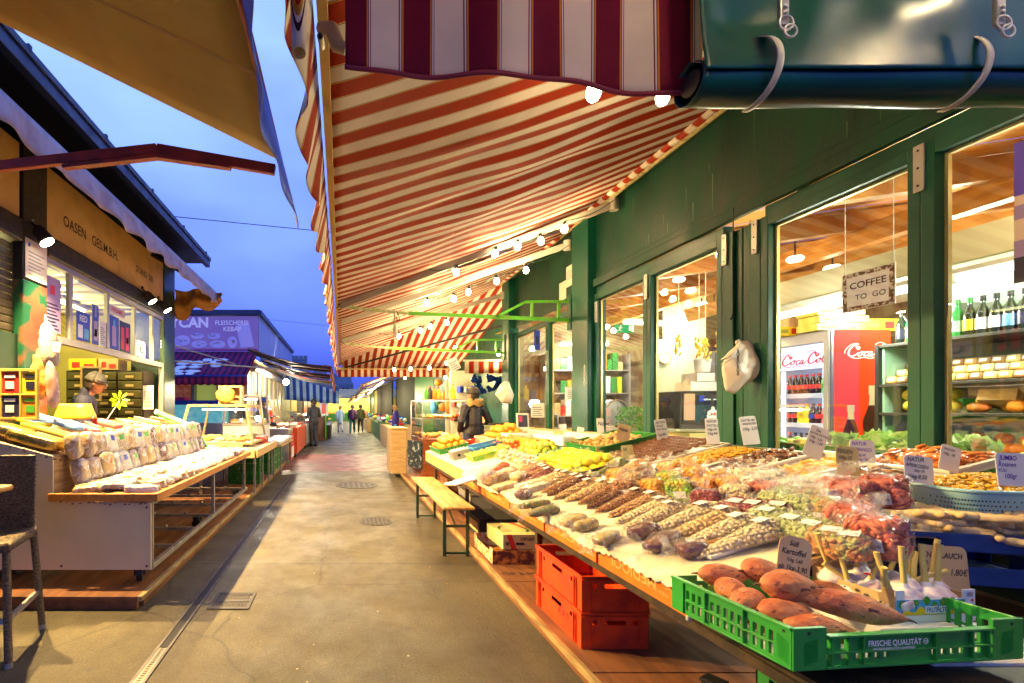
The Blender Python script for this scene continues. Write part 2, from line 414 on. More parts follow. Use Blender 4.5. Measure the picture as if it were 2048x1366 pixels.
def round_cover(x,y,r,label):
 t = thing('manhole_cover',label,'manhole cover',(x,y,0),'manhole covers in the lane')
 mb = MB(); mb.lathe([(r,0),(r,.006),(r*.93,.006),(r*.93,.003)],(x,y,0),32,smooth=False,caps=False); mb.build('ring',mat('cast_iron',(.045,.04,.04),.55),t)
 mb = MB(); mb.lathe([(r*.93,.0035),(.001,.0035)],(x,y,0),32,smooth=False,caps=False)
 for q in range(-3,4):
  for s in range(-3,4):
   if math.hypot(q,s)<3.3:mb.box(x+q*r*.25-r*.08,x+q*r*.25+r*.08,y+s*r*.25-r*.08,y+s*r*.25+r*.08,.004,.007)
 mb.build('plate',mat('cast_iron',(.045,.04,.04),.55,metal=.3,bump=.3,bscale=50,rv=.2),t)
round_cover(.28,8.7,.40,'large round cast iron manhole cover in the middle of the lane')
round_cover(.44,5.86,.21,'small round cast iron manhole cover beside the bench')
t = thing('drain_cover','square dark iron drain cover in the lane beside the slot drain','drain cover',(-.81,3.42,0))
mb = MB(); M_iron = mat('cast_iron',(.1,.09,.085),.45)
mb.panel((-.96,3.27,.003),(1,0,0),(0,1,0),.005,[0,.02,.28,.3],[0,.02,.28,.3],{(1,1)}); mb.build('frame',M_iron,t)
mb = MB()
n = 11; us = [0]+[v for i in range(n)for v in(.012+i*.0225,.024+i*.0225)]; us = us[:2*n]+[.26]
mb.panel((-.94,3.29,.0015),(1,0,0),(0,1,0),.004,us,[0,.02,.11,.15,.24,.26],{(i,j)for i in range(1,len(us)-1,2)for j in(1,3)})
mb.build('grating',M_iron,t)
# wooden duckboards
M_ply = mat('worn_plywood',(.26,.1,.035),.5,c2=(.12,.045,.02),nscale=3.2,stretch=(4,.8,4),nlo=.3,nhi=.7,bump=.25,bscale=30,rv=.25,detail=8)
M_plyedge = mat('scuffed_edge',(.42,.3,.12),.6,c2=(.2,.13,.05),nscale=9,stretch=(3,.6,3),bump=.3)
def platform(name,label,x0,x1,ys,z,edge):
 t = thing(name,label,'platform',((x0+x1)/2,(ys[0]+ys[-1])/2,0))
 for a,b in zip(ys,ys[1:]):
  mb = MB(); mb.box(x0+(.035 if edge>0 else 0),x1-(.035 if edge<0 else 0),a+.004,b-.004,z-.03,z); mb.build('board',M_ply,t,bevel=.003)
 mb = MB(); xe = x1 if edge<0 else x0
 mb.box(min(xe,xe+edge*.035),max(xe,xe+edge*.035),ys[0],ys[-1],z-.034,z+.003); mb.build('edge_strip',M_plyedge,t,bevel=.004)
 mb = MB()
 mb.box(x0+.05,x1-.05,ys[0]+.03,ys[0]+.07,.0,z-.032)
 mb.box(xe+edge*.05-.02,xe+edge*.05+.02,ys[0]+.1,ys[-1]-.02,0,z-.036)
 mb.build('joist',M_ply,t)
 return t
pl = platform('wooden_platform','brown plywood platform under the white wheeled stall',-5.2,-1.41,[3.25,5.2,7.3,9.4,11.8],.10,-1)
pr = platform('wooden_platform','brown plywood platform under the long nut table, stamped with numbers',1.235,4.0,[1.2,2.33,3.57,4.8,6.1,7.5,9.2,11.0],.09,1)
mb = MB(); mb.text('OF 3-90',frame((1.30,3.70,.0915),(1,.02,0),(0,1,0)),.085,bold=.01); mb.build('stencil',M_ink,pr)
# building on the left of the lane
XL = -2.9
bl = thing('market_building','low market building with cream name board and serving hatch under a dark roof','building',(XL,4.6,0))
def LB(name,mats,fn,**k):
 mb = MB(); fn(mb); return mb.build(name,mats,bl,**k)
M_soffit = mat('black_soffit',(.012,.013,.016),.5)
LB('wall',mat('dark_green_wall',(.008,.03,.02),.4),lambda b:(b.box(XL-.08,XL,1.0,4.12,0,2.1),b.box(XL-.12,XL-.02,1.0,7.9,3.82,4.1),b.box(XL-.08,XL,4.5,7.22,.1,1.0),b.box(XL-3.2,XL-.02,7.82,7.9,0,3.1)))
LB('roof',M_soffit,lambda b:(b.box(XL-4,XL+.42,.6,8.35,4.08,4.16),b.box(XL-4,XL-.0,.6,8.3,4.0,4.078)))
def gut(b):
 b.box(XL+.42,XL+.50,.6,8.4,4.02,4.17); b.box(XL+.50,XL+.52,.6,8.4,4.13,4.19)
 for k in range(7):b.box(XL+.41,XL+.525,1.2+k*1.15,1.24+k*1.15,4.165,4.215)
gutter = LB('gutter',mat('dark_blue_zinc',(.05,.07,.12),.35,metal=.5,rv=.2),gut,bevel=.006)
sb = LB('sign_board',M_cream,lambda b:(b.box(XL-.02,XL+.03,4.46,5.93,3.14,3.8),b.box(XL-.02,XL+.03,5.937,7.4,3.14,3.8),b.box(XL-.02,XL+.03,1.0,4.1,3.14,3.8)),bevel=.004)
LX = frame((XL+.033,4.74,3.33),(0,1,0),(0,0,1))
mb = MB(); mb.text('OASEN   GES.M.B.H.',LX,.155,bold=.012,sx=.86)
mb.build('lettering',M_ink,sb)
mb = MB(); mb.text('STAND  501',frame((XL+.033,6.42,3.36),(0,1,0),(0,0,1)),.125,bold=.012,sx=.9)
mb.build('lettering',M_ink,sb)
M_graf = bpy.data.materials.new('sprayed_green_post'); nt,N,L = nodes_of(M_graf)
o_ = N.new('ShaderNodeOutputMaterial'); b_ = N.new('ShaderNodeBsdfPrincipled'); L.new(b_.outputs[0],o_.inputs[0]); b_.inputs['Roughness'].default_value = .35
tc = N.new('ShaderNodeTexCoord')
n1 = N.new('ShaderNodeTexNoise'); n1.inputs['Scale'].default_value = 2.3; n1.inputs['Detail'].default_value = 3; L.new(tc.outputs['Object'],n1.inputs[0])
cr = N.new('ShaderNodeValToRGB'); e = cr.color_ramp.elements; e[0].position = .0; e[0].color = (.005,.055,.03,1); e[1].position = .5; e[1].color = (.005,.06,.03,1)
for p,c in((.72,(.6,.03,.015)),(.74,(.6,.04,.02)),(.745,(.4,.36,.3)),(.8,(.4,.36,.32))):
 k = e.new(p); k.color = (*c,1)
L.new(n1.outputs[0],cr.inputs[0]); L.new(cr.outputs[0],b_.inputs['Base Color'])
LB('post',[M_graf,M_black],lambda b:(b.box(XL-.06,XL+.05,4.12,4.46,0,2.6,0),b.box(XL-.06,XL+.05,4.12,4.46,2.6,4.0,1)),bevel=.01)
LB('post',mat('corner_post_paint',(.012,.03,.022),.35,bump=.4,bscale=30),lambda b:(b.box(XL-.5,XL+.04,7.42,7.9,0,3.9),),bevel=.012)
LB('shutter_box',M_black,lambda b:(b.box(XL-.2,XL+.06,4.47,7.4,2.92,3.13),b.box(XL-.2,XL+.06,1.0,4.11,2.92,3.13)),bevel=.02)
def shut(b):
 for k in range(12):b.box(XL-.06,XL-.03,1.0,4.11,2.12+k*.066,2.12+k*.066+.06)
LB('roller_shutter',mat('shutter_slats',(.06,.05,.035),.4,metal=.3),shut,bevel=.008)
wy = [4.46,4.9,5.68,6.42,7.02,7.42]
wf = LB('window',M_alu,lambda b:[b.box(XL-.03,XL+.03,wy[0],wy[-1],2.10,2.17)]+[b.box(XL-.03,XL+.03,wy[0],wy[-1],2.86,2.92)]+[b.box(XL-.025,XL+.025,y-.028,y+.028,2.17,2.86)for y in wy[1:-1]]+[b.box(XL-.03,XL+.03,7.36,7.42,.1,2.1)],bevel=.004)
mb = MB(); [mb.box(XL-.004,XL+.002,a+.03,b-.03,2.17,2.86)for a,b in zip(wy,wy[1:])]; mb.build('glass_pane',M_glass,wf)
M_room = mat('ochre_room_wall',(.55,.48,.14),.6,c2=(.45,.38,.1),nscale=2)
LB('room_wall',M_room,lambda b:(b.box(XL-3.2,XL-3.1,2,7.82,0,3.1),b.box(XL-3.1,XL-.1,7.7,7.78,0,3.0),b.box(XL-3.2,XL-.2,2,2.1,0,3.1)))
LB('ceiling',mat('yellow_ceiling',(.6,.55,.2),.5),lambda b:[b.box(XL-3.2,XL-.2,2,7.8,3.02,3.1)]+[b.box(XL-3.1,XL-.22,2.3+k*.3,2.33+k*.3,2.99,3.02)for k in range(18)])
for k,(xx,yy,zz)in enumerate([(-3.9,5.0,2.92),(-3.9,6.4,2.92)]):
 t = thing('tube_lamp',['lit ceiling tube seen through the first hatch panes','lit ceiling tube deeper inside the hatch room'][k],'lamp',(xx,yy,zz),'ceiling tubes behind the hatch')
 mb = MB(); mb.box(xx-.05,xx+.05,yy-.6,yy+.6,zz+.02,zz+.06); mb.build('housing',M_white,t)
 mb = MB(); mb.tube([(xx,yy-.58,zz),(xx,yy+.58,zz)],.018); mb.build('tube',glow('yellow_tube',(1,.95,.45),7),t)
 point((xx,yy,zz-.1),26,(1,.86,.35),.1)
def poster(name,label,M,w_,h_,body,drawing=None,cat='poster'):
 t = thing(name,label,cat,M.translation)
 mb = MB(M); mb.box(0,w_,0,h_,-.002,.002); mb.build('sheet',body,t)
 if drawing:
  mats_ = []; mb = MB(M);
  for d in drawing:
   if d[0]=='b':
    if d[5]not in mats_:mats_.append(d[5])
    x0,y0,x1,y1 = d[1:5]; mb.add([(x0*w_,y0*h_,.0035),(x1*w_,y0*h_,.0035),(x1*w_,y1*h_,.0035),(x0*w_,y1*h_,.0035)],[(0,1,2,3)],mats_.index(d[5]))
   else:
    if d[5]not in mats_:mats_.append(d[5])
    mb.M = None; mb.text(d[1],M@Matrix.Translation((d[2]*w_,d[3]*h_,.005)),d[4],mats_.index(d[5]),bold=.01,sx=.85); mb.M = M
  mb.build('print',mats_,t)
 return t
M_blue = mat('blue_print',(.02,.05,.45),.3); M_lilac = mat('lilac_print',(.35,.25,.5),.4); M_redp = mat('red_print',(.7,.04,.03),.35)
M_darkp = mat('dark_print',(.02,.02,.06),.4); M_yell = mat('yellow_print',(.85,.6,.02),.45); M_greenp = mat('green_print',(.08,.4,.05),.5)
M_skyp = mat('sky_print',(.08,.35,.7),.5); M_orp = mat('orange_print',(.9,.28,.02),.45)
def LM(y,z):return frame((XL+.006,y,z),(0,1,0),(0,0,1))
lines = lambda n,c,y0=.1,y1=.8:[('b',.12,y0+(y1-y0)*i/n,.88-.2*(i%3)/2,y0+(y1-y0)*(i+.45)/n,c)for i in range(n)]
poster('poster','lilac poster with a red heart in the first hatch pane',LM(4.47,2.2),.27,.55,M_lilac,lines(8,M_darkp,.05,.55)+[('b',.35,.68,.65,.85,M_redp)])
poster('poster','blue drinks poster reading RED in the hatch window',LM(5.02,2.19),.27,.32,M_blue,[('t','RED',.2,.68,.1,M_paperw),('b',.1,.1,.45,.55,M_paperw),('b',.55,.1,.9,.45,M_skyp)])
poster('poster','tall purple bottle picture in the hatch window',LM(5.34,2.19),.14,.46,M_blue,[('b',.35,.7,.65,.97,M_lilac),('b',.2,.1,.8,.6,M_lilac),('b',.3,.2,.7,.4,M_redp)])
poster('notice','white typed sheet beside the bottle picture in the hatch window',LM(5.5,2.19),.15,.3,M_paperw,lines(9,mat('grey_print',(.3,.3,.32),.6)))
poster('poster','blue bottle poster under a small white label in the hatch window',LM(5.72,2.19),.26,.42,M_blue,[('b',.3,.1,.7,.7,M_lilac),('b',.4,.7,.6,.9,M_skyp)])
poster('sticker','small white label lettered in red above the blue bottle poster',LM(5.74,2.63),.4,.12,M_paperw,[('t','WINAMELI',.05,.25,.09,M_redp)],'sticker')
poster('poster','dark poster with two red bottles in the hatch window',LM(6.0,2.19),.3,.4,M_darkp,[('b',.12,.08,.4,.8,M_redp),('b',.55,.08,.82,.85,M_redp),('b',.6,.3,.8,.5,M_paperw)])
poster('notice','white sheet in the last lit pane of the hatch',LM(6.5,2.19),.27,.22,M_paperw,[('b',.3,.3,.5,.7,M_darkp),('b',.5,.2,.8,.35,M_darkp)])
poster('notice','curling typed price notice pinned on the post below the spotlight',frame((XL+.055,4.14,2.62),(0,1,.0),(.0,0,1)),.3,.36,mat('notice_paper',(.72,.62,.6),.6),[('b',.1,.8,.2,.9,M_blue)]+lines(7,mat('grey_print',(.3,.3,.32),.6),.1,.75))
t = thing('drawer_cabinet','dark cabinet of small metal drawers inside the hatch','cabinet',(-3.6,7.2,0))
mb = MB(); mb.box(-4.2,-3.02,7.02,7.4,.1,2.02); mb.build('carcass',M_dark,t)
M_drw = mat('olive_metal',(.1,.09,.03),.35,metal=.4,rv=.2)
for i in range(3):
 for j in range(6):
  x = -4.17+i*.385; z = 1.2+j*.135
  mb = MB(); mb.box(x,x+.36,6.99,7.018,z,z+.115); d = mb.build('drawer',M_drw,t,bevel=.006)
  mb = MB(); mb.box(x+.12,x+.24,6.975,6.988,z+.035,z+.07); mb.build('handle',M_cream,d)
for k,(x,w_,z,m_,lb)in enumerate([(-4.15,.42,2.03,M_yell,'yellow fruit carton on the drawer cabinet'),(-3.7,.3,2.03,M_kraft,'brown carton on top of the drawer cabinet')]):
 t = thing('carton',lb,'box',(x,7.1,z)); mb = MB(); mb.box(x,x+w_,7.0,7.3,z,z+.17); mb.build('body',m_,t,bevel=.004)
 mb = MB(); mb.box(x+.05,x+w_*.4,6.99,6.999,z+.04,z+.12); mb.box(x+w_*.55,x+w_-.04,6.99,6.999,z+.03,z+.09); mb.build('print',M_redp,t)
poster('notice','long white price list hanging beside the drawer cabinet',frame((-3.0,6.95,1.43),(1,0,0),(0,0,1)),.16,.36,M_paperw,lines(12,mat('grey_print',(.3,.3,.32),.6)))
t = thing('picture_frame','wooden framed dark picture inside the hatch behind the seller','picture frame',(-3.45,6.6,1.7))
mb = MB(); mb.panel((-3.75,6.6,1.55),(1,0,0),(0,0,1),-.02,[0,.03,.27,.3],[0,.03,.47,.5],{(1,1)}); mb.build('frame',M_woodpale,t)
mb = MB(); mb.box(-3.72,-3.48,6.605,6.615,1.58,2.02); mb.build('picture',M_dark,t)
def spot(name_lb,p,on=True):
 p = Vector(p); t = thing('spotlight',name_lb,'lamp',p,'black spotlights under the name board')
 d = Vector((.55,.1,-.8)).normalized()
 mb = MB(); mb.tube([p-d*.16,p-d*.12,p-d*.1,p],[.035,.06,.062,.07],16,caps=True); mb.build('housing',M_black,t)
 mb = MB(); mb.tube([p+d*.001,p+d*.006],.062,16,smooth=False); mb.build('lens',M_bulb,t)
 mb = MB(); mb.tube([p-d*.16,p-d*.2+Vector((-.1,0,.1)),(XL+.05,p.y,p.z+.2)],.012,6); mb.build('bracket',M_black,t)
 l = bpy.data.lights.new('spot_light','SPOT'); l.energy = 1250; l.color = (1,.66,.24); l.spot_size = R(125); l.spot_blend = .6; l.shadow_soft_size = .025
 o = bpy.data.objects.new('spot_light',l); COL.objects.link(o); o.location = p+d*.03; o.rotation_euler = d.to_track_quat('-Z','Y').to_euler()
spot('black spotlight glowing beside the post above the typed notice',(-2.72,4.25,2.97))
spot('black spotlight at the end of the name board, the one before last',(-2.72,6.62,2.98))
spot('black spotlight next to the corner of the building',(-2.72,7.2,2.98))
spot('black spotlight above the closed roller shutter',(-2.72,3.55,2.97))
t = thing('folded_awning','nearly closed lilac awning with a drooping valance above the name board','awning',(-2.3,5,3.4))
mb = MB(); mb.grid(lambda u,v:(-2.9+.62*v,.8+7.3*u,3.93-.42*v+.03*math.sin(u*60)*v),80,3); mb.build('canopy',mat('dusty_canvas',(.10,.09,.07),.8),t,solid=.004)
mb = MB(); mb.tube([(-2.27,.8,3.5),(-2.27,8.1,3.5)],.03,8); mb.build('front_bar',M_cream,t)
mb = MB(); mb.grid(lambda u,v:(-2.23+.03*math.sin(u*90)*v+.03*v,.8+7.4*u,3.52-v*(.24+.02*math.sin(u*75))),240,4); mb.build('valance',mat('lilac_canvas',(.5,.45,.5),.8,c2=(.35,.3,.36),nscale=6,transl=.2),t,solid=.003)
mb = MB(); mb.bar((-2.85,6.9,3.75),(-2.3,7.8,3.5),.03,.04); mb.build('arm',M_black,t)
t = thing('torn_canvas','torn tan canvas flap hanging from the end of the folded awning','canvas',(-2.5,8.0,3.3))
mb = MB(); mb.grid(lambda u,v:(-2.9+.8*u,8.0+.12*math.sin(u*9)+.05*math.sin(v*8),3.52-.04*u-v*(.5-.3*u+.05*math.sin(u*11))),30,14)
mb.build('canvas',mat('tan_canvas',(.5,.27,.06),.8,c2=(.35,.18,.04),nscale=5,transl=.35),t,solid=.003)
# big tan awning overhead on the left
t = thing('stretched_awning','large tan awning with a pale valance coloured sky-lit blue stretched over the lane','awning',(-1.5,1.5,3.0))
XA,ZA,YA = -.315,2.70,2.36
sl = (3.41-2.70)/1.435
mb = MB(); mb.grid(lambda u,v:(XA-2.5*v,-.6+(YA+.6)*u,ZA+sl*2.5*v-.035*math.sin(PI*v)*math.sin(PI*u)),24,20)
mb.build('canopy',mat('tan_awning_cloth',(.72,.48,.11),.75,c2=(.6,.38,.08),nscale=2.5,detail=9,transl=.3,bump=.25,bscale=200),t,solid=.003)
mb = MB()
for yy in(.75,1.75):mb.grid(lambda u,v:(XA-2.5*u,yy+.02*v,ZA+sl*2.5*u-.035*math.sin(PI*u)*math.sin(PI*(yy+.6)/2.96)-.003),20,1)
mb.build('seam',mat('seam_tape',(.5,.3,.09),.8),t)
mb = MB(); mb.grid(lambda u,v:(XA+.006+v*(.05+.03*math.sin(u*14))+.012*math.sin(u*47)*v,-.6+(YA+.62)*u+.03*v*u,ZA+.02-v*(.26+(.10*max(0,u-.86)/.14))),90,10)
mb.build('valance',mat('skylit_blue_canvas',(.22,.32,.85),.8,c2=(.14,.2,.65),nscale=8,transl=.3),t,solid=.003)  # sky light on the pale valance is put into its blue colour
mb = MB(); mb.tube([(XA+.0,-.6,ZA-.0),(XA+.0,YA,ZA-.0)],.014,8); mb.build('front_bar',M_rust,t)
t = thing('awning_support','bent rusty red steel arm holding the tan awning','awning arm',(-1.6,2.3,2.6))
mb = MB(); P = [(-2.9,2.32,2.5),(-1.75,2.32,2.645),(-.93,2.32,2.735),(XA-.02,2.32,2.63)]
for a,b in zip(P,P[1:]):mb.bar(a,b,.03,.05)
mb.build('arm',M_rust,t,bevel=.004)
mb = MB(); mb.bar((-1.4,2.32,2.643),(-.93,2.32,2.695),.034,.018); mb.bar((-.93,2.32,2.695),(-.56,2.32,2.642),.034,.018); mb.build('stiffener',M_rust,t)
for k,(a,b)in enumerate([((-3.0,7.5,4.6),(2.5,9.0,4.75)),((-4,22,5.8),(3,22,5.2))]):
 mb = MB(); mb.tube([a,((a[0]+b[0])/2,(a[1]+b[1])/2,(a[2]+b[2])/2-.06),b],.007,5)
 tag(mb.build('overhead_cable',M_black),['thin cable crossing the sky from the dark roof eave','thin cable crossing the sky low over the distant roofs'][k],'cable')
def spow(a,e):return math.copysign(abs(a)**e,a)
def pillow(mb,c,r,e1=.5,e2=.5,n=14,jit=0.,seed=0,M=None,m=None,freq=14.):
 """rounded package: superellipsoid with crumples"""
 def fn(u,v):
  t = -PI/2+PI*v; p = -PI+2*PI*u
  q = Vector((r[0]*spow(math.cos(t),e1)*spow(math.cos(p),e2),r[1]*spow(math.cos(t),e1)*spow(math.sin(p),e2),r[2]*spow(math.sin(t),e1)))
  if jit:q = q*(1+jit*noise.noise(q*freq+Vector((seed*3.1,seed*1.7,seed))))
  if M is not None:q = M@q
  return q+Vector(c)
 mb.grid(fn,n*2,n,m)
 return mb
def speck(name,a,b,scale=180,rough=.25,coat=.6,mid=None):
 """grain seen through clear plastic"""
 if name in _mats:return _mats[name]
 m = bpy.data.materials.new(name); _mats[name] = m
 nt,N,L = nodes_of(m)
 out = N.new('ShaderNodeOutputMaterial'); b_ = N.new('ShaderNodeBsdfPrincipled'); L.new(b_.outputs[0],out.inputs[0])
 b_.inputs['Roughness'].default_value = rough; b_.inputs['Coat Weight'].default_value = coat; b_.inputs['Coat Roughness'].default_value = .12
 tc = N.new('ShaderNodeTexCoord'); v = N.new('ShaderNodeTexVoronoi'); v.inputs['Scale'].default_value = scale; L.new(tc.outputs['Object'],v.inputs[0])
 cr = N.new('ShaderNodeValToRGB'); e = cr.color_ramp.elements; e[0].position = .1; e[0].color = (*a,1); e[1].position = .75; e[1].color = (*b,1)
 L.new(v.outputs['Distance'],cr.inputs[0]);
 n = N.new('ShaderNodeTexNoise'); n.inputs['Scale'].default_value = 18; n.inputs['Detail'].default_value = 3; n.inputs['Distortion'].default_value = 1.2; L.new(tc.outputs['Object'],n.inputs[0])
 r2 = N.new('ShaderNodeValToRGB'); e = r2.color_ramp.elements; e[0].position = .52; e[0].color = (0,0,0,1); e[1].position = .6; e[1].color = (.6,.6,.6,1); L.new(n.outputs[0],r2.inputs[0])
 mx = N.new('ShaderNodeMix'); mx.data_type = 'RGBA'; L.new(r2.outputs[0],mx.inputs[0]); L.new(cr.outputs[0],mx.inputs[6]); mx.inputs[7].default_value = (.8,.78,.74,1)
 L.new(mx.outputs[2],b_.inputs['Base Color'])
 bp = N.new('ShaderNodeBump'); bp.inputs['Strength'].default_value = 1.; bp.inputs['Distance'].default_value = .012; L.new(n.outputs[0],bp.inputs['Height']); L.new(bp.outputs[0],b_.inputs['Normal']); L.new(bp.outputs[0],b_.inputs['Coat Normal'])
 return m
G_rice = speck('white_rice',(.8,.76,.62),(.6,.52,.36)); G_bean = speck('pale_beans',(.75,.66,.45),(.4,.28,.14),90)
G_lent = speck('brown_lentils',(.62,.46,.26),(.32,.2,.09)); G_bulg = speck('golden_bulgur',(.75,.55,.2),(.45,.28,.08))
G_pink = speck('mauve_beans',(.5,.25,.3),(.2,.08,.14),90); G_dkb = speck('dark_beans',(.22,.1,.1),(.06,.02,.03),90)
M_lab = mat('printed_label',(.75,.73,.72),.5,c2=(.3,.3,.36),nscale=60,nlo=.55,nhi=.6)
# the wheeled stall
st = thing('wheeled_stall','long white wheeled market stall with stepped shelf and wooden rim on a steel frame','market stall',(-1.8,5,.1))
M_wpan = mat('stained_white_panel',(.74,.64,.42),.45,c2=(.55,.46,.27),nscale=1.6,nlo=.45,nhi=.85,bump=.05,detail=9)
def prism(mb,pts,y0,y1,m=None):
 n = len(pts); vs = [(x,y0,z)for x,z in pts]+[(x,y1,z)for x,z in pts]
 mb.add(vs,[tuple(range(n))[::-1],tuple(range(n,2*n))]+[(i,(i+1)%n,(i+1)%n+n,i+n)for i in range(n)],m); return mb
mb = MB(); prism(mb,[(-3.0,.22),(-1.43,.22),(-1.43,.72),(-2.165,.745),(-2.165,1.075),(-3.0,1.29)],3.45,3.47)
pn = mb.build('side_panel',M_wpan,st,bevel=.003)
mb = MB()
rr_ = random.Random(3)
for k in range(34):
 x = -2.17+.73*rr_.random()**1.3 if k<20 else-2.5+rr_.random()*.4; z = (.72+.02*rr_.random()-.03*(x+2.17))if k<20 else(1.05-(x+2.17)*.26+rr_.random()*.02)
 s = .004+.006*rr_.random(); mb.add([(x-s,3.4485,z-s*.6),(x+s*1.4,3.4485,z-s*.4),(x+s,3.4485,z+s*.6),(x-s*.8,3.4485,z+s*.5)],[(0,1,2,3)])
for x,z in((-1.46,.69),(-1.46,.25),(-2.1,.25)):mb.tube([(x,3.4495,z),(x,3.446,z)],.009,8)
mb.build('rust_stain',mat('rust_spots',(.14,.05,.02),.6),pn)
mb = MB(); mb.box(-2.17,-1.36,3.40,3.44,.742,.80); mb.box(-1.40,-1.36,3.44,6.9,.742,.80); mb.build('rim',mat('orange_wood_rim',(.6,.24,.05),.45,c2=(.45,.17,.03),nscale=5,bump=.15,stretch=(5,1,5)),st,bevel=.003)
mb = MB(); mb.box(-2.19,-1.40,3.47,6.9,.755,.775); mb.build('tray',M_woodpale,st)
mb = MB(); prism(mb,[(-2.19,.776),(-2.165,.776),(-2.165,1.07),(-3.0,1.29),(-3.0,1.26),(-2.19,1.045)],3.471,6.9); mb.build('upper_shelf',M_woodpale,st)
M_galv = mat('galvanised_steel',(.42,.4,.36),.4,metal=.7,rv=.2,c2=(.3,.28,.25),nscale=12)
mb = MB(); mb.bar((-1.45,3.47,.23),(-1.45,7.0,.23),.04,.04); mb.build('lower_rail',M_galv,st,bevel=.003)
mb = MB(); mb.bar((-1.45,3.47,.72),(-1.45,6.9,.72),.03,.04); mb.build('upper_rail',M_galv,st)
for y in(5.2,6.85):
 mb = MB(); mb.box(-1.47,-1.435,y-.018,y+.018,.25,.74); mb.build('leg',M_galv,st,bevel=.003)
mb = MB(); mb.box(-1.447,-1.425,3.472,3.495,.22,.74); mb.build('leg',M_galv,st)
for k in range(6):
 y = 4.0+k*.58
 mb = MB(); mb.bar((-2.9,y,.24),(-1.47,y,.24),.03,.03)
 for x in(-1.75,-2.1,-2.6):mb.ell((x,y,.265),(.018,.018,.02),1)
 mb.build('crossbar',M_galv,st)
def caster(x,y,parent=None,lb=None,a=0.):
 t = tag(bpy.data.objects.new('caster',None),None); COL.objects.link(t); t.parent = parent
 mb = MB(TR(x,y,.1,a))
 mb.tube([(-.02,0,.065),(.02,0,.065)],[.062,.062],20); w_ = mb.build('wheel',M_rubber,t)
 mb = MB(TR(x,y,.1,a)); mb.box(-.04,-.028,-.03,.03,.05,.14); mb.box(.028,.04,-.03,.03,.05,.14); mb.box(-.04,.04,-.04,.04,.135,.15); mb.build('fork',M_black,t,bevel=.004)
 return t
for x,y,a in((-1.56,3.56,.3),(-1.58,5.05,1.2),(-1.56,6.75,.6),(-2.6,3.7,0),(-2.6,6.4,.5)):
 caster(x,y,st,a=a)
# standing packs in two tiers, leaning back on the step
def pack(kind,m,h=.2):
 t = thing('grain_pack','x','bag',(0,0,0)); mb = MB(); pillow(mb,(0,0,h/2),(.056,.084,h/2*1.03),.55,.6,14,.2,hash(kind)%9 if 0 else len(kind))
 mb.build('body',m,t)
 mb = MB(); mb.grid(lambda u,v:(.057-.006*abs(u-.5),-.03+.06*u,h*.55+.05*v),4,1); mb.build('label',{'rice':M_blue,'lentil':M_paperw,'bean':M_greenp,'bulgur':M_redp}.get(kind,M_lab),t)
 return Proto(t)
packs = {'rice':pack('rice',G_rice),'lentil':pack('lentil',G_lent),'bean':pack('bean',G_bean),'bulgur':pack('bulgur',G_bulg),'dark':pack('dark',G_dkb),'mauve':pack('mauve',G_pink)}
words_ = {'rice':'white rice','lentil':'brown lentils','bean':'pale beans','bulgur':'golden bulgur','dark':'dark beans','mauve':'mauve beans'}
top = ['bulgur','lentil','lentil','rice','bean','lentil','rice','bean','dark','bulgur','rice','bean','rice','bean','rice','bean','bean','dark']
bot = ['lentil','lentil','bulgur','rice','rice','bean','lentil','bulgur','bean','dark','bean','bean','bean','rice','bean','bean','rice','dark']
cnt = {}
for tier,seq in((0,bot),(1,top)):
 for i,k in enumerate(seq):
  y = 3.62+i*.178+rnd.uniform(-.012,.012)
  lean = -.2; base = Vector((-2.035+.0,y,.835+rnd.uniform(0,.008)))
  z = base.z+tier*.195; x = base.x-tier*.045
  packs[k].put(TR(x,y,z,rnd.uniform(-.3,.3),rnd.uniform(-.1,.1),lean+rnd.uniform(-.08,.08),1+rnd.uniform(-.07,.06)),'clear pack of %s, %s from the side panel in the %s tier'%(words_[k],ORD[i],'lower' if tier==0 else 'upper'),'grain packs stacked in two tiers on the white stall')
def flat(m,seed,lm):
 t = thing('flat_bag','x','bag',(0,0,0)); mb = MB(); pillow(mb,(0,0,.028),(.125,.075,.032),.55,.42,14,.28,seed,freq=20)
 mb.build('body',m,t); mb = MB(TR(.02,0,.0605,.2)); mb.box(-.03,.03,-.02,.02,0,.0008); mb.build('label',lm,t); return Proto(t)
fl = [('white rice',flat(G_rice,1,M_lab)),('pale beans',flat(G_bean,2,M_lab)),('mauve beans',flat(G_pink,3,M_lab)),('golden bulgur',flat(G_bulg,4,M_lab)),('white beans',flat(speck('white_beans',(.85,.82,.74),(.6,.52,.42),70),5,M_lab)),('dark beans',flat(G_dkb,7,M_lab))]
rws = {0:'row against the wooden rim',1:'middle row of the tray',2:'inner row below the packs'}
for r_ in range(3):
 n = 20 if r_ else 21
 for i in range(n):
  j = (rnd.choice([0,0,4,1,3,4])if i<5 else rnd.choice([0,4,4,1,2,2,5,3,0]))
  kx,pr_ = fl[j]
  y = 3.53+i*.163
  pr_.put(TR(-1.53-r_*.19,y,.777+(0.028 if r_==1 else 0.01)+rnd.uniform(0,.02),rnd.uniform(-.25,.25)+(.0 if i%3 else .25),rnd.uniform(-.15,.15),rnd.uniform(-.08,.12),rnd.uniform(.92,1.1)),'flat bag of %s, %s from the end in the %s'%(kx,ORD[i],rws[r_]),'flat bags lying in the tray of the white stall')
def US(x):return 1.075+.262*(-2.165-x)+.012
Msl = lambda x,y,rz=0.,dz=0.:Matrix.Translation((x,y,US(x)+dz))@Euler((0,.256,0)).to_matrix().to_4x4()@Euler((0,0,rz)).to_matrix().to_4x4()
M_gold = mat('gold_foil',(.75,.5,.12),.22,metal=.85,bump=.8,bscale=18,rv=.2); M_goldp = mat('yellow_pack',(.75,.6,.08),.35,bump=.3,bscale=15,coat=.4)
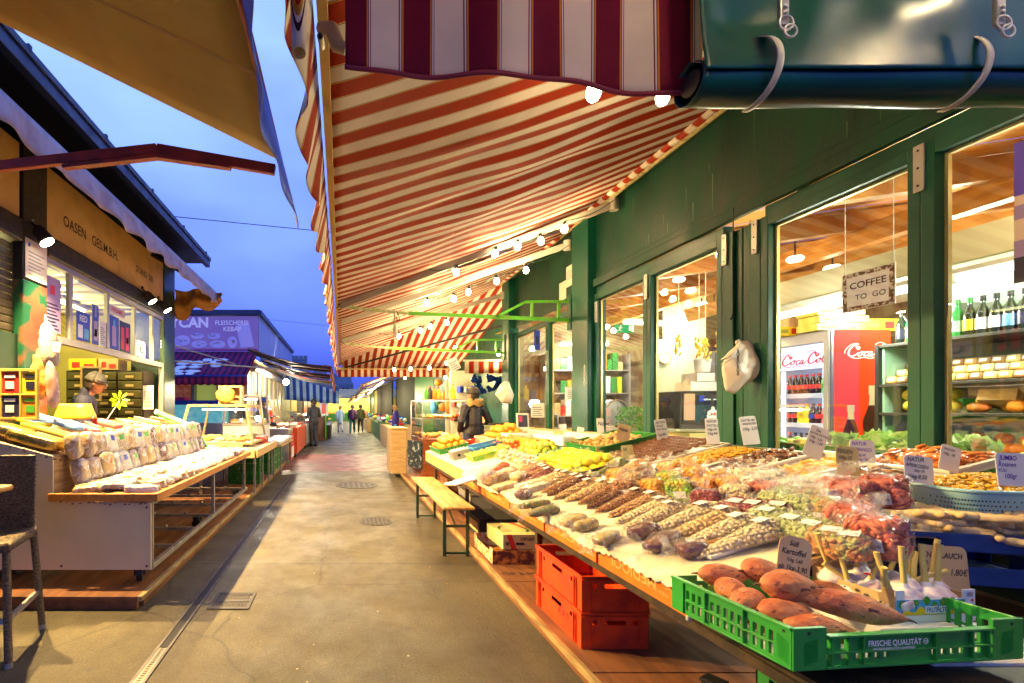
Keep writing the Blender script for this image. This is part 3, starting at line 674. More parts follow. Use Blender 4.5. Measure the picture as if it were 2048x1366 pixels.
def slab(label,M,sx,sy,sz,m_,pr=None,jit=.12,cat='packet',name='packet'):
 t = thing(name,label,cat,M.translation)
 mb = MB(M); pillow(mb,(0,0,sz/2),(sx/2,sy/2,sz/2),.25,.2,10,jit,sx*50); mb.build('body',m_,t)
 if pr:
  mats_ = []; mb = MB(M)
  for x0,y0,x1,y1,mm in pr:
   if mm not in mats_:mats_.append(mm)
   mb.add([(x0*sx-sx/2,y0*sy-sy/2,sz+.003),(x1*sx-sx/2,y0*sy-sy/2,sz+.003),(x1*sx-sx/2,y1*sy-sy/2,sz+.003),(x0*sx-sx/2,y1*sy-sy/2,sz+.003)],[(0,1,2,3)],mats_.index(mm))
  mb.build('print',mats_,t)
 return t
def cart(label,M,sx,sy,sz,m_,pr=None,cat='box',name='carton'):
 t = thing(name,label,cat,M.translation)
 mb = MB(M); mb.box(-sx/2,sx/2,-sy/2,sy/2,0,sz); mb.build('body',m_,t,bevel=.003)
 if pr:
  mats_ = []; mb = MB(M)
  for d in pr:
   mm = d[-1]
   if mm not in mats_:mats_.append(mm)
   if d[0]=='top':
    _,x0,y0,x1,y1,_m = d; mb.add([((x0-.5)*sx,(y0-.5)*sy,sz+.001),((x1-.5)*sx,(y0-.5)*sy,sz+.001),((x1-.5)*sx,(y1-.5)*sy,sz+.001),((x0-.5)*sx,(y1-.5)*sy,sz+.001)],[(0,1,2,3)],mats_.index(mm))
   else:
    _,x0,z0,x1,z1,_m = d; mb.add([((x0-.5)*sx,-sy/2-.001,z0*sz),((x1-.5)*sx,-sy/2-.001,z0*sz),((x1-.5)*sx,-sy/2-.001,z1*sz),((x0-.5)*sx,-sy/2-.001,z1*sz)],[(0,1,2,3)],mats_.index(mm))
  mb.build('print',mats_,t)
 return t
slab('crinkled gold foil packet at the very end of the upper shelf',Msl(-2.38,3.57,0),.40,.17,.09,M_gold,[(.2,.2,.8,.8,M_goldp)])
slab('gold foil packet lying behind the first one on the upper shelf',Msl(-2.62,3.6,.1,.03),.34,.2,.07,M_gold)
slab('long yellow packet on top of the gold foil packets',Msl(-2.36,3.72,-.1,.09),.46,.1,.04,M_goldp,[(.1,.2,.9,.7,M_yell)])
slab('pale blue and yellow brochure pack leaning at the shelf end',Msl(-2.72,3.9,-.2,.1),.5,.22,.04,M_yell,[(.45,.05,.97,.95,mat('pale_blue_print',(.4,.6,.8),.4)),(.6,.2,.9,.8,M_blue)])
slab('blue covered book lying slanted on the yellow packets',Msl(-2.5,3.98,-.15,.13),.55,.12,.045,mat('blue_cover',(.2,.42,.75),.35),[(.5,.1,.97,.9,M_paperw),(.62,.25,.85,.75,M_redp)],.02)
slab('red edged white book beside the blue book',Msl(-2.42,4.25,-.25,.08),.4,.14,.05,mat('red_cover',(.75,.03,.05),.35),[(.05,.2,.95,.95,M_paperw),(.6,.3,.9,.8,M_redp)],.02)
slab('orange and yellow packet with a dark picture on the upper shelf',Msl(-2.36,4.42,-.3,.06),.34,.15,.05,M_orp,[(.4,.1,.97,.9,M_yell),(.6,.3,.85,.75,M_darkp)],.04)
slab('pink box lid propped up in front of the seller',Msl(-2.42,4.75,.1,.1),.26,.2,.05,mat('pink_lid',(.8,.12,.1),.4),[(.1,.1,.6,.9,mat('pink_print',(.85,.35,.35),.5))],.02)
slab('green and white sweets box below the pinwheel',Msl(-2.27,4.72,.3,.05),.16,.12,.05,M_greenp,[(.1,.1,.5,.9,M_paperw)],.03)
slab('red foil bag beside the green sweets box',Msl(-2.25,4.9,.3,.03),.2,.13,.07,M_redp,None,.3)
rs = random.Random(12)
cols = [M_kraft,M_orp,M_goldp,G_lent,G_bean,M_yell,G_pink,G_rice]
nm = ['brown card','orange','yellow','brown grain','beige','bright yellow','mauve','white']
for r_ in range(3):
 for i in range(11):
  k = rs.randrange(len(cols))
  slab('small %s packet, %s from the pinwheel in the %s shelf row'%(nm[k],ORD[i],['outer','middle','wall side'][r_]),Msl(-2.26-r_*.22,5.02+i*.17,rs.uniform(-.4,.4)),.2,.13,rs.uniform(.05,.09),cols[k],None,.2)
cart('yellow and white carton with green edge at the end of the upper shelf',Msl(-2.4,6.5,.5,.12)@TR(0,0,0,0,.0,.2),.5,.18,.06,M_paperw,[('top',.05,.1,.5,.9,M_yell),('front',0,.0,1,.35,M_greenp)])
cart('upright green and white carton between the packs and the bread stall',TR(-2.02,6.86,.86,.2,0,-.5),.06,.16,.36,M_greenp,[('front',.1,.1,.9,.5,M_paperw)])
t = thing('plastic_basket','upturned yellow-orange plastic basket in front of the seller','basket',(-2.62,4.6,1.3))
Mb = M_bk = mat('orange_plastic',(.9,.42,.03),.35)
mb = MB(TR(-2.66,4.6,1.33))
def bsk(u,v):
 a = 2*PI*u; rx,ry = .19-.055*v,.13-.04*v
 return(rx*spow(math.cos(a),.6),ry*spow(math.sin(a),.6),.15*v)
mb.grid(bsk,40,4); mb.add([bsk(k/40,1)for k in range(40)],[tuple(range(40))]); mb.build('body',M_bk,t,solid=.004)
mb = MB(TR(-2.66,4.6,1.33))
for k in range(16):
 a = 2*PI*k/16; c = Vector(bsk(k/16,.55))*1.012; nx = Vector((math.cos(a),math.sin(a),0)); q = Vector((-math.sin(a),math.cos(a),0))
 c.z = .08; mb.add([c+q*.009-Vector((0,0,.025)),c-q*.009-Vector((0,0,.025)),c-q*.009+Vector((0,0,.025))-nx*.012,c+q*.009+Vector((0,0,.025))-nx*.012],[(0,1,2,3)])
mb.build('slot',M_dark,t)
t = thing('pinwheel','lime green toy pinwheel on a thin white stick above the goods','pinwheel',(-2.38,4.83,1.15))
pc = W(239,800,4.8)
mb = MB(); mb.tube([(pc.x,pc.y+.015,pc.z),W(212,842,4.75)],.004,6); mb.build('stick',M_white,t)
mb = MB(Matrix.Translation(pc)@Euler((R(80),0,R(10))).to_matrix().to_4x4())
for k in range(8):
 a = 2*PI*k/8; q = lambda r_,b:(r_*math.cos(a+b),r_*math.sin(a+b),0)
 p1,p2,p3,p4 = q(.02,0),q(.075,-.32),q(.105,.05),q(.06,.3)
 mb.add([p1,(p2[0],p2[1],.02),p3,(p4[0],p4[1],-.004)],[(0,1,2),(0,2,3)])
mb.ell((0,0,.01),(.014,.014,.012),1)
mb.build('vane',mat('lime_plastic',(.5,.8,.02),.35,transl=.3),t,solid=.001)
D0 = Vector((-2.98,3.78,1.34))
t = thing('packet_display','yellow framed wall display holding colourful picture packets','display',D0)
mb = MB(); mb.panel(D0,(1,0,.0),(0,0,1),-.03,[0,.02,.17,.18,.33,.345,.46,.48],[0,.02,.2,.215,.40,.42],{(i,j)for i in(1,3,5)for j in(1,3)}); mb.build('frame',mat('yellow_frame',(.6,.42,.08),.4),t,bevel=.003)
pc_ = [(M_greenp,M_darkp),(M_redp,M_paperw),(M_yell,M_darkp),(M_redp,M_yell),(M_darkp,M_paperw),(M_orp,M_greenp)]
for k,(a,b)in enumerate(pc_):
 i,j = k%3,k//3
 x = D0.x+[.022,.182,.35][i]; z = D0.z+.215-j*.195
 mb = MB(); mb.box(x,x+.14 if i<2 else x+.11,D0.y+.012,D0.y+.022,z,z+.18,0); mb.box(x+.03,x+.1,D0.y+.008,D0.y+.0115,z+.04,z+.1,1); mb.box(x+.02,x+.11,D0.y+.008,D0.y+.0115,z+.13,z+.155,1)
 mb.build('packet',[a,b],t)
def ham(label,c,r,m_,jit,rz=0.,tilt=0.):
 t = thing('hanging_ham',label,'ham',c,'hams hanging in front of the sprayed post')
 mb = MB(); Rm = Euler((0,tilt,rz)).to_matrix()
 def fn(u,v):
  a = 2*PI*u; th_ = PI*v; s = math.sin(th_)**.75*(.55+.45*v); q = Vector((r[0]*s*math.cos(a),r[1]*s*math.sin(a),r[2]*math.cos(th_)))
  q *= 1+jit*noise.noise(q*22); return Rm@q+Vector(c)
 mb.grid(fn,20,22); mb.build('meat',m_,t)
 mb = MB(); mb.tube([Vector(c)+Rm@Vector((0,0,r[2]*.97)),Vector(c)+Rm@Vector((0,0,r[2]*1.3))],[.014,.007],6); mb.build('string',M_paper,t)
ham('white cloth wrapped ham hanging highest beside the sprayed post',W(98,690,3.92),(.10,.08,.2),mat('white_net',(.5,.42,.34),.6,c2=(.6,.45,.3),nscale=25,bump=.8,bscale=80),.15,0,-.12)
ham('brown smoked ham side hanging below the white one',W(84,742,4.02),(.13,.07,.22),mat('smoked_meat',(.6,.32,.08),.45,c2=(.3,.08,.02),nscale=12,bump=.5),.3,0,.1)
ham('long pale ham with a glossy rind hanging lowest in the bunch',W(104,768,3.88),(.07,.06,.2),mat('ham_rind',(.62,.42,.36),.25,c2=(.35,.12,.06),nscale=7,coat=.4),.1,0,-.1)
poster('price_tag','small white tag hanging beside the white ham',frame(W(104,702,3.85),(1,0,-.15),(.15,0,1)),.065,.08,M_paperw,lines(2,mat('grey_print',(.3,.3,.32),.6),.3,.7),'price tag')
# bar stool and table top at the very edge
t = thing('bar_stool','brown wicker bar stool with a high back at the edge of the lane','stool',(-2.1,2.85,0))
M_wick = mat('wicker',(.05,.035,.02),.4,c2=(.3,.23,.13),nscale=120,stretch=(.4,.4,3),bump=1.,bscale=120)
Ms = TR(-2.12,2.72,0,.25)
mb = MB(Ms); mb.grid(lambda u,v:(-.19+.40*u,.16+.03*math.cos((u-.5)*PI)+.03*v+.0035*math.sin(v*130)*math.cos(u*160),.60+.53*v),110,110); mb.build('backrest',M_wick,t,solid=.02)
mb = MB(Ms); mb.grid(lambda u,v:(-.21+.43*u,-.22+.4*v,.655-.02*math.sin(PI*u)),30,30); mb.build('seat',M_wick,t,solid=.05)
for i,(x,y,x2,y2)in enumerate(((.2,.17,.235,.22),(-.2,.17,-.235,.22),(.2,-.2,.23,-.25),(-.2,-.2,-.23,-.25))):
 mb = MB(Ms); mb.tube([(x2,y2,.02),((x+x2)/2,(y+y2)/2,.35),(x,y,.66)],.021,12); l = mb.build('leg',M_wick,t)
 mb = MB(Ms); mb.tube([(x2,y2,0),(x2,y2,.03)],.022,12); mb.build('foot',M_alu,l)
mb = MB(Ms); mb.bar((.22,.2,.25),(.215,-.23,.25),.02,.03); mb.bar((-.22,.2,.25),(-.215,-.23,.25),.02,.03); mb.bar((-.22,-.23,.25),(.22,-.23,.25),.02,.03); mb.build('footrest',M_alu,t)
t = thing('bar_table','wooden bar table top cut off at the edge of the view beside the wicker stool','table',(-2.1,2.3,0))
mb = MB(); mb.box(-2.5,-1.72,1.9,2.42,1.0,1.03); mb.build('tabletop',mat('table_wood',(.62,.3,.07),.35,c2=(.45,.2,.04),nscale=4,stretch=(1,6,1)),t,bevel=.012)
mb = MB(); mb.tube([(-2.15,2.15,0),(-2.15,2.15,1.0)],.03,10); mb.build('leg',M_black,t)
mb = MB(); mb.lathe([(.22,0),(.22,.012),(.05,.03)],(-2.15,2.15,0),20); mb.build('base',M_black,t)
# people
def capsule(mb,a,b,ra,rb,n=10):
 a,b = Vector(a),Vector(b); d = b-a; L_ = d.length; d.normalize(); x = d.orthogonal().normalized(); y = d.cross(x)
 rings = []
 for t in(-1,-.7,-.35):rings.append((a+d*ra*t,ra*math.sqrt(max(0,1-t*t))+1e-4))
 rings += [(a,ra),(b,rb)]
 for t in(.35,.7,1):rings.append((b+d*rb*t,rb*math.sqrt(max(0,1-t*t))+1e-4))
 vs = [p+(x*math.cos(2*PI*k/n)+y*math.sin(2*PI*k/n))*r for p,r in rings for k in range(n)]
 fs = [(i*n+k,i*n+(k+1)%n,(i+1)*n+(k+1)%n,(i+1)*n+k)for i in range(len(rings)-1)for k in range(n)]
 fs += [tuple(range(n))[::-1],tuple(range(len(vs)-n,len(vs)))]
 mb.add(vs,fs,smooth=True)
def fused(mb,name,mats,parent,voxel,smooth=4):
 """remesh overlapping capsules into one continuous skin"""
 o = mb.build('tmp',mats,parent)
 r = o.modifiers.new('r','REMESH'); r.mode = 'VOXEL'; r.voxel_size = voxel; r.use_smooth_shade = True
 if smooth:s = o.modifiers.new('s','SMOOTH'); s.factor = .5; s.iterations = smooth
 dg = bpy.context.evaluated_depsgraph_get(); me = bpy.data.meshes.new_from_object(o.evaluated_get(dg))
 me.materials.clear(); [me.materials.append(k)for k in(mats if isinstance(mats,(list,tuple))else[mats])]
 n = bpy.data.objects.new(name,me); COL.objects.link(n); n.parent = parent
 bpy.data.objects.remove(o); me.name = name
 return n
M_skin = mat('skin',(.55,.26,.14),.5,sub=.1); M_hair = mat('dark_hair',(.02,.012,.008),.5)
def person(label,at_,h=1.75,face=0.,walk=0.,jacket=None,trousers=None,hat=None,hair=M_hair,arms='down',vox=.016,group=None,hood=None,skirtlen=.0,lean=0.,headturn=0.,headdrop=0.,apron=None,shoes=M_rubber):
 """face: direction the chest points (radians, 0 = towards +Y)"""
 t = thing('person',label,'person',at_,group)
 k = h/1.75
 Mx = Matrix.Translation(at_)@Euler((0,0,face)).to_matrix().to_4x4()@Matrix.Scale(k,4)
 P = lambda x,y,z:Mx@Vector((x,y+lean*max(0,z-.9),z))
 r = lambda a:a*k
 s = walk
 hips = [(-.09,0,.92),(.09,0,.92)]
 knee = [(-.10,.03+.16*s,.5),(.10,.03-.10*s,.5)]
 ank = [(-.11,.0+.22*s,.09),(.11,-.28*s,.09+.07*abs(s))]
 if arms=='down':el = [(-.25,-.04-.1*s,1.13),(.25,-.04+.1*s,1.13)]; ha = [(-.25,.06-.12*s,.88),(.25,.06+.14*s,.88)]
 elif arms=='pockets':el = [(-.29,-.07,1.15),(.29,-.07,1.15)]; ha = [(-.2,.13,.98),(.2,.13,.98)]
 else:el = [(-.27,.0,1.14),(.27,.0,1.14)]; ha = [(-.12,.30,1.10),(.14,.30,1.08)]
 b = MB()
 hd = (0,.02-headdrop*.22,1.625+headdrop*.1)
 Mh = Mx@Matrix.Translation((hd[0],hd[1]+lean*.75,hd[2]))@Euler((headdrop,0,headturn)).to_matrix().to_4x4()
 H = lambda x,y,z:Mh@Vector((x,y,z))
 capsule(b,P(0,0,.98),P(0,0,1.15),r(.125),r(.13)); capsule(b,P(0,-.01,1.15),P(0,-.01,1.38),r(.13),r(.12))
 capsule(b,P(-.13,-.01,1.40),P(.13,-.01,1.40),r(.065),r(.065)); capsule(b,P(0,0,1.42),H(0,-.01,-.02),r(.055),r(.052))
 capsule(b,H(0,0,.01),H(0,-.012,.035),r(.093),r(.097)); capsule(b,H(0,.025,-.06),H(0,.03,-.03),r(.05),r(.062))
 capsule(b,H(0,.088,.02),H(0,.108,-.015),r(.012),r(.017),8)
 capsule(b,H(-.095,0,.02),H(-.1,-.01,-.01),r(.014),r(.012),6); capsule(b,H(.095,0,.02),H(.1,-.01,-.01),r(.014),r(.012),6)
 for i in(0,1):
  sx = (-1,1)[i]
  capsule(b,P(sx*.17,-.01,1.40),P(*el[i]),r(.052),r(.042)); capsule(b,P(*el[i]),P(*ha[i]),r(.041),r(.03))
  capsule(b,P(*hips[i]),P(*knee[i]),r(.088),r(.06)); capsule(b,P(*knee[i]),P(*ank[i]),r(.06),r(.04)); capsule(b,P(*ank[i]),P(ank[i][0],ank[i][1]+.14,.035+(.05 if sx>0 else 0)*abs(s)),r(.042),r(.032))
  e_,h_ = P(*el[i]),P(*ha[i]); d = (h_-e_).normalized(); q = Mx.to_3x3()@Vector((0,1,0))if arms!='front' else Mx.to_3x3()@Vector((sx*-1,0,0)); q = (q-d*q.dot(d)).normalized()
  capsule(b,h_,h_+d*r(.07),r(.032),r(.03),8)
  for f,(o_,ln)in enumerate(((-.026,.06),(-.009,.078),(.009,.082),(.026,.072))):
   p0 = h_+d*r(.085)+q*r(o_); capsule(b,p0,p0+d*r(ln*.55),r(.009),r(.0085),6); capsule(b,p0+d*r(ln*.55),p0+d*r(ln)+Mx.to_3x3()@Vector((-sx*.02,0,0)),r(.0085),r(.007),6)
  p0 = h_+d*r(.02)+q*r(.03); capsule(b,p0,p0+d*r(.05)+q*r(.025),r(.011),r(.009),6)
 fused(b,'body',M_skin,t,vox*.8,2)
 f = MB()
 for sx in(-1,1):f.ell(H(sx*.036,.084,.03),(.014*k,.010*k,.008*k),1)
 f.build('eye',M_dark,t); f = MB(); f.ell(H(0,.092,-.052),(.026*k,.010*k,.007*k),1); f.build('mouth',mat('lips',(.4,.1,.07),.5),t)
 f = MB()
 for sx in(-1,1):f.ell(H(sx*.038,.088,.052),(.022*k,.008*k,.005*k),1)
 f.build('eyebrow',M_hair,t)
 if jacket:
  b = MB()
  capsule(b,P(0,0,.93),P(0,0,1.1),r(.165),r(.16)); capsule(b,P(0,-.01,1.1),P(0,-.01,1.36),r(.16),r(.145))
  capsule(b,P(-.05,0,.95),P(.05,0,.95),r(.15),r(.15))
  if skirtlen:capsule(b,P(0,0,.95),P(0,0,.95-skirtlen),r(.16),r(.18))
  capsule(b,P(-.14,-.01,1.38),P(.14,-.01,1.38),r(.09),r(.09)); capsule(b,P(0,-.01,1.42),P(0,-.01,1.5),r(.08),r(.068))
  for i in(0,1):
   sx = (-1,1)[i]; capsule(b,P(sx*.185,-.01,1.38),P(*el[i]),r(.078),r(.064)); capsule(b,P(*el[i]),Vector(P(*ha[i])).lerp(P(*el[i]),.06),r(.062),r(.05))
  fused(b,'jacket',jacket,t,vox,3)
 if trousers:
  b = MB()
  capsule(b,P(-.05,0,.95),P(.05,0,.95),r(.13),r(.13))
  for i in(0,1):capsule(b,P(*hips[i]),P(*knee[i]),r(.108),r(.08)); capsule(b,P(*knee[i]),P(ank[i][0],ank[i][1],ank[i][2]+.03),r(.078),r(.068))
  fused(b,'trousers',trousers,t,vox,3)
 for i in(0,1):
  b = MB(); capsule(b,P(ank[i][0],ank[i][1]-.03,.045+(.05 if i else 0)*abs(s)),P(ank[i][0],ank[i][1]+.16,.035+(.05 if i else 0)*abs(s)),r(.05),r(.038)); b.build('shoe',shoes,t)
 b = MB(MB().M)
 if hat:
  def fn(u,v):
   a = 2*PI*u; q = v*PI/2; return H(.104*math.cos(a)*math.cos(q*.98),-.012+.112*math.sin(a)*math.cos(q*.98),.03+.112*math.sin(q))
  b.grid(fn,24,8); o = b.build('hat',hat,t,solid=.012)
  b = MB(); b.grid(lambda u,v:H(.107*math.cos(2*PI*u),-.012+.116*math.sin(2*PI*u),.01+.04*v),24,2); b.build('brim',M_hair if hat is not M_hair else M_black,o,solid=.012)
  b = MB(); b.grid(lambda u,v:H(.100*math.cos(PI+PI*u),-.012+.107*math.sin(PI+PI*u)*(1-.2*(1-v)),-.07+.09*v),14,4); b.build('hair',hair,t,solid=.01)
 else:
  def fn(u,v):
   a = 2*PI*u; q = v*PI/2; lo = -.06 if math.sin(a)<.2 else .06
   return H(.105*math.cos(a)*math.cos(q*.98),-.012+.112*math.sin(a)*math.cos(q*.98),lo*(1-v)+.02*0+.135*math.sin(q)*1.0)
  b.grid(fn,28,8); b.build('hair',hair,t,solid=.012)
 if hood:
  b = MB(); b.grid(lambda u,v:P(.15*math.cos(PI*u*2)*(1-.25*v),-.03+.12*math.sin(2*PI*u)-.05*v,1.43+.10*v+.02*math.sin(u*40)),40,6); b.build('fur_hood',hood,t,solid=.05)
 if apron:
  b = MB(); b.grid(lambda u,v:P(-.15+.3*u,.16+.03*math.sin(PI*u),.6+.75*v),8,8); b.build('apron',apron,t,solid=.01)
 return t
M_navy = mat('navy_cloth',(.008,.01,.035),.8,bump=.3,bscale=60,c2=(.012,.014,.05),nscale=8)
M_blackc = mat('black_cloth',(.02,.018,.03),.75,bump=.2,bscale=50)
M_jeans = mat('dark_jeans',(.02,.03,.09),.8); M_teal = mat('teal_jeans',(.02,.12,.14),.8)
M_brownj = mat('dark_quilted_jacket',(.014,.010,.02),.5,bump=.9,bscale=13,stretch=(.4,.4,3))
M_fur = mat('tan_fur',(.42,.27,.1),.9,bump=1.,bscale=150,c2=(.25,.15,.05),nscale=40)
person('seller in a grey knit cap and navy jacket looking down behind the white stall',(-2.98,5.25,.13),1.74,R(-62),jacket=M_navy,trousers=M_jeans,hat=mat('grey_knit',(.09,.085,.08),.9,bump=.5,bscale=90,c2=(.05,.05,.045),nscale=30),arms='front',vox=.012,headdrop=-.28,headturn=-.15,lean=.1)
person('man dressed all in black standing with folded hands beside the butcher counters',(-1.09,18.1,0),1.84,R(35),jacket=M_blackc,trousers=M_blackc,hat=M_hair,arms='front',vox=.016,headturn=.4)
person('customer in a dark quilted jacket with fur hood and black cap, hands in pockets',(2.38,8.3,.06),1.76,R(18),jacket=M_brownj,trousers=M_jeans,hat=M_hair,hood=M_fur,arms='pockets',vox=.014,headturn=.55)
t_ = [o for o in COL.objects if o.name.startswith('person')][-1]
person('shopper in a blue bobble cap and dark coat at the glass bread counter',(-1.95,11.3,0),1.72,R(-60),jacket=M_navy,trousers=M_jeans,hat=M_blue,arms='front',vox=.02)
person('butcher with short dark hair, black shirt and red apron behind the steel counter',(-2.35,14.3,.1),1.76,R(-110),jacket=M_blackc,trousers=M_blackc,arms='front',vox=.018,apron=M_red,headturn=.3)
person('shopper in a pale blue coat and white trousers walking away down the lane',(-.08,29,0),1.66,.1,1.,jacket=mat('pale_blue_coat',(.35,.5,.65),.8),trousers=mat('white_cloth',(.6,.6,.65),.8),skirtlen=.25,hair=M_fur,vox=.03,group='shoppers walking in the distance')
person('shopper in a dark plum jacket and teal jeans walking down the lane',(.66,28,0),1.72,-.1,-.9,jacket=mat('plum_cloth',(.08,.02,.08),.8),trousers=M_teal,vox=.03,group='shoppers walking in the distance')
person('shopper in an olive green coat walking beside the one in plum',(1.22,29.5,0),1.74,.05,.9,jacket=mat('olive_cloth',(.05,.06,.02),.8),trousers=M_blackc,vox=.03,group='shoppers walking in the distance')
person('person in a purple jacket standing at the counter past the wood box',(2.05,17.5,0),1.6,R(70),jacket=mat('purple_cloth',(.05,.03,.25),.8),trousers=M_jeans,hair=M_fur,vox=.03,group='shoppers walking in the distance')
person('person in a brown coat on the far side of the lane near the wine counter',(-.95,27,0),1.68,R(80),jacket=mat('brown_cloth',(.1,.05,.03),.8),trousers=M_jeans,vox=.03,group='shoppers walking in the distance')
# second stall on the left: bread, cheese, jars
t = thing('market_table','pale wooden market table on thin legs after the white stall','market table',(-2,8.2,.1))
mb = MB(); mb.box(-2.9,-1.32,7.12,9.3,.70,.73); mb.build('top',M_woodpale,t)
mb = MB(); mb.box(-1.34,-1.30,7.12,9.3,.68,.80); mb.box(-2.9,-1.34,7.08,7.12,.68,.80); mb.build('rim',M_kraft,t)
for y in(7.2,7.9,8.6,9.2):
 for x in(-1.36,-2.2):mb = MB(); mb.box(x-.017,x+.017,y-.017,y+.017,.1,.70); mb.build('leg',M_galv,t)
t = thing('market_table','low market table with plastic wrapped goods at the end of the platform','market table',(-2,10.4,.1))
mb = MB(); mb.box(-2.6,-1.22,9.4,11.5,.66,.69); mb.build('top',M_woodpale,t)
for y in(9.5,11.4):mb = MB(); mb.box(-1.27,-1.24,y-.017,y+.017,.1,.66); mb.build('leg',M_galv,t)
tub_m = [mat('tub_cream',(.8,.68,.42),.4,c2=(.6,.4,.15),nscale=25),mat('tub_gold',(.75,.42,.08),.4,c2=(.5,.2,.03),nscale=20),mat('tub_white',(.85,.82,.75),.35),mat('tub_olive',(.35,.35,.08),.4,c2=(.6,.5,.2),nscale=30)]
tub_n = ['cream cheese','golden','white','olive green']
protos = []
for k in range(4):
 t = thing('food_tub','x','tub',(0,0,0)); mb = MB(); mb.lathe([(.035,0),(.045,.045),(.047,.05)],n=10); mb.build('tub',M_film if 0 else M_white,t)
 mb = MB(); mb.ell((0,0,.045),(.042,.042,.02),1,jit=.5,seed=k); mb.build('filling',tub_m[k],t); protos.append(Proto(t))
for i in range(20):
 for j in range(5):
  k = rnd.choice([0,0,1,2,2,3])
  protos[k].put(TR(-1.42-j*.105,7.22+i*.105,.732,rnd.random()),'small tub with %s filling in the dense rows on the pale market table'%tub_n[k],'food tubs set out on the pale table, %s ones'%tub_n[k])
for i in range(5):
 cart('open %s crate of white paper parcels, %s from the white stall'%(['kraft','orange','kraft','cream','kraft'][i],ORD[i]),TR(-2.12,7.35+i*.42,.735,.05),.36,.34,.09,[M_kraft,M_orp,M_kraft,M_woodpale,M_kraft][i],[('top',.05,.05,.5,.95,M_paperw),('top',.55,.05,.95,.95,tub_m[i%4])],'crate','crate')
pk = thing('wrapped_parcel','x','parcel',(0,0,0)); mb = MB(); pillow(mb,(0,0,.05),(.12,.1,.06),.6,.5,8,.35,4); mb.build('body',speck('wrapped',(.85,.82,.78),(.6,.55,.5),30),pk); pk = Proto(pk)
for i in range(16):pk.put(TR(-1.34-(i%2)*.24,9.5+i//2*.24,.692,rnd.uniform(-.5,.5)),'crumpled plastic wrapped parcel on the low table past the jars','plastic parcels on the low table')
jr = thing('sauce_jar','x','jar',(0,0,0)); mb = MB(); mb.lathe([(.03,0),(.034,.02),(.034,.09),(.026,.1)],n=12); mb.build('jar',mat('tomato_sauce',(.5,.03,.01),.15,coat=.5),jr)
mb = MB(); mb.lathe([(.029,.1),(.029,.122)],n=12,smooth=False); mb.build('lid',M_white,jr); jr = Proto(jr)
for i in range(14):jr.put(TR(-1.5-(i%2)*.08,9.02+i//2*.08-.35,.79+.0,0,s=1.2),'red sauce jar with a white lid standing at the table end','red sauce jars at the end of the pale table')
t = thing('jar_tray','low card tray under the red sauce jars','tray',(-1.54,8.9,.78)); mb = MB(); mb.box(-1.64,-1.44,8.6,9.26,.735,.789); mb.build('body',M_kraft,t)
def glass_case(label,x0,x1,y0,y1,z0,z1,inset,Mfr,content):
 t = thing('glass_case',label,'display case',((x0+x1)/2,y0,z0))
 mb = MB(); bl_,br_ = Vector((x0,y0,z0)),Vector((x1,y0,z0)); tl,tr = Vector((x0+inset,y0+inset,z1)),Vector((x1-inset,y0+inset,z1))
 br2,tr2 = Vector((x1,y1,z0)),Vector((x1-inset,y1,z1)); bl2,tl2 = Vector((x0,y1,z0)),Vector((x0+inset,y1,z1))
 for a,b in((bl_,br_),(bl_,tl),(br_,tr),(tl,tr),(br_,br2),(tr,tr2),(br2,tr2),(tl,tl2),(bl2,tl2),(tl2,tr2)):mb.bar(a,b,.035,.035)
 mb.build('frame',Mfr,t)
 mb = MB()
 for q in((bl_,br_,tr,tl),(br_,br2,tr2,tr),(tl,tr,tr2,tl2)):mb.add(q,[(0,1,2,3)])
 mb.build('glass_pane',M_glass,t)
 mb = MB(); mb.box(x0+.03,x1-.03,y0+.03,y1,z0-.012,z0+.01); mb.build('shelf',M_white,t)
 mb = MB(); rr = random.Random(len(label))
 for k in range(content):mb.ell((rr.uniform(x0+.1,x1-.1),rr.uniform(y0+.12,y1-.1),z0+.05),(rr.uniform(.05,.12),rr.uniform(.05,.1),rr.uniform(.03,.07)),2,rr.randrange(3),jit=.3,seed=k)
 tag(mb.build('food',[tub_m[0],tub_m[1],tub_m[3]],t),kind='stuff')
 mb = MB(); mb.tube([(x0+.2,(y0+y1)/2,z1-.07),(x1-.2,(y0+y1)/2,z1-.07)],.016); mb.build('lamp',M_tube,t)
 return t
glass_case('glass bread case with pale wooden frame standing on the market table',-2.75,-1.50,7.75,9.1,.86,1.50,.13,M_woodpale,26)
t = thing('display_board','pale crate board carrying the glass bread case','board',(-2.1,8.4,.8)); mb = MB(); mb.box(-2.8,-1.66,7.72,9.15,.735,.845); mb.build('board',M_kraft,t)
t = thing('bread_box','open pale wooden box on top of the glass bread case','box',(-1.98,8.3,1.52))
mb = MB(); mb.panel((-2.18,8.15,1.52),(1,0,0),(0,0,1),-.2,[0,.03,.38,.41],[0,.03,.30,.33],{(1,1)}); mb.box(-2.16,-1.8,8.34,8.355,1.54,1.83); mb.build('body',M_woodpale,t)
t = thing('bread_loaf','round golden flat loaf standing upright in the pale box','bread',(-2.03,8.16,1.68))
mb = MB(); mb.ell((-2.04,8.1,1.685),(.17,.045,.145),3,jit=.12,seed=4); mb.build('loaf',mat('golden_crust',(.75,.38,.06),.6,c2=(.45,.16,.02),nscale=18,bump=1.,bscale=20),t)
glass_case('second glass case with steel frame behind the bread box',-2.45,-1.62,9.5,10.4,1.12,1.72,.08,M_alu,14)
t = thing('case_stand','white stand under the second glass case','stand',(-2.0,10,.7)); mb = MB(); mb.box(-2.45,-1.62,9.5,10.4,.70,1.10); mb.build('body',M_white,t,bevel=.01)
M_crg = mat('green_crate_plastic',(.015,.22,.03),.4,c2=(.02,.16,.03),nscale=8); M_crgb = mat('bright_green_crate_plastic',(.03,.36,.045),.3,c2=(.03,.27,.04),nscale=6,rv=.15)
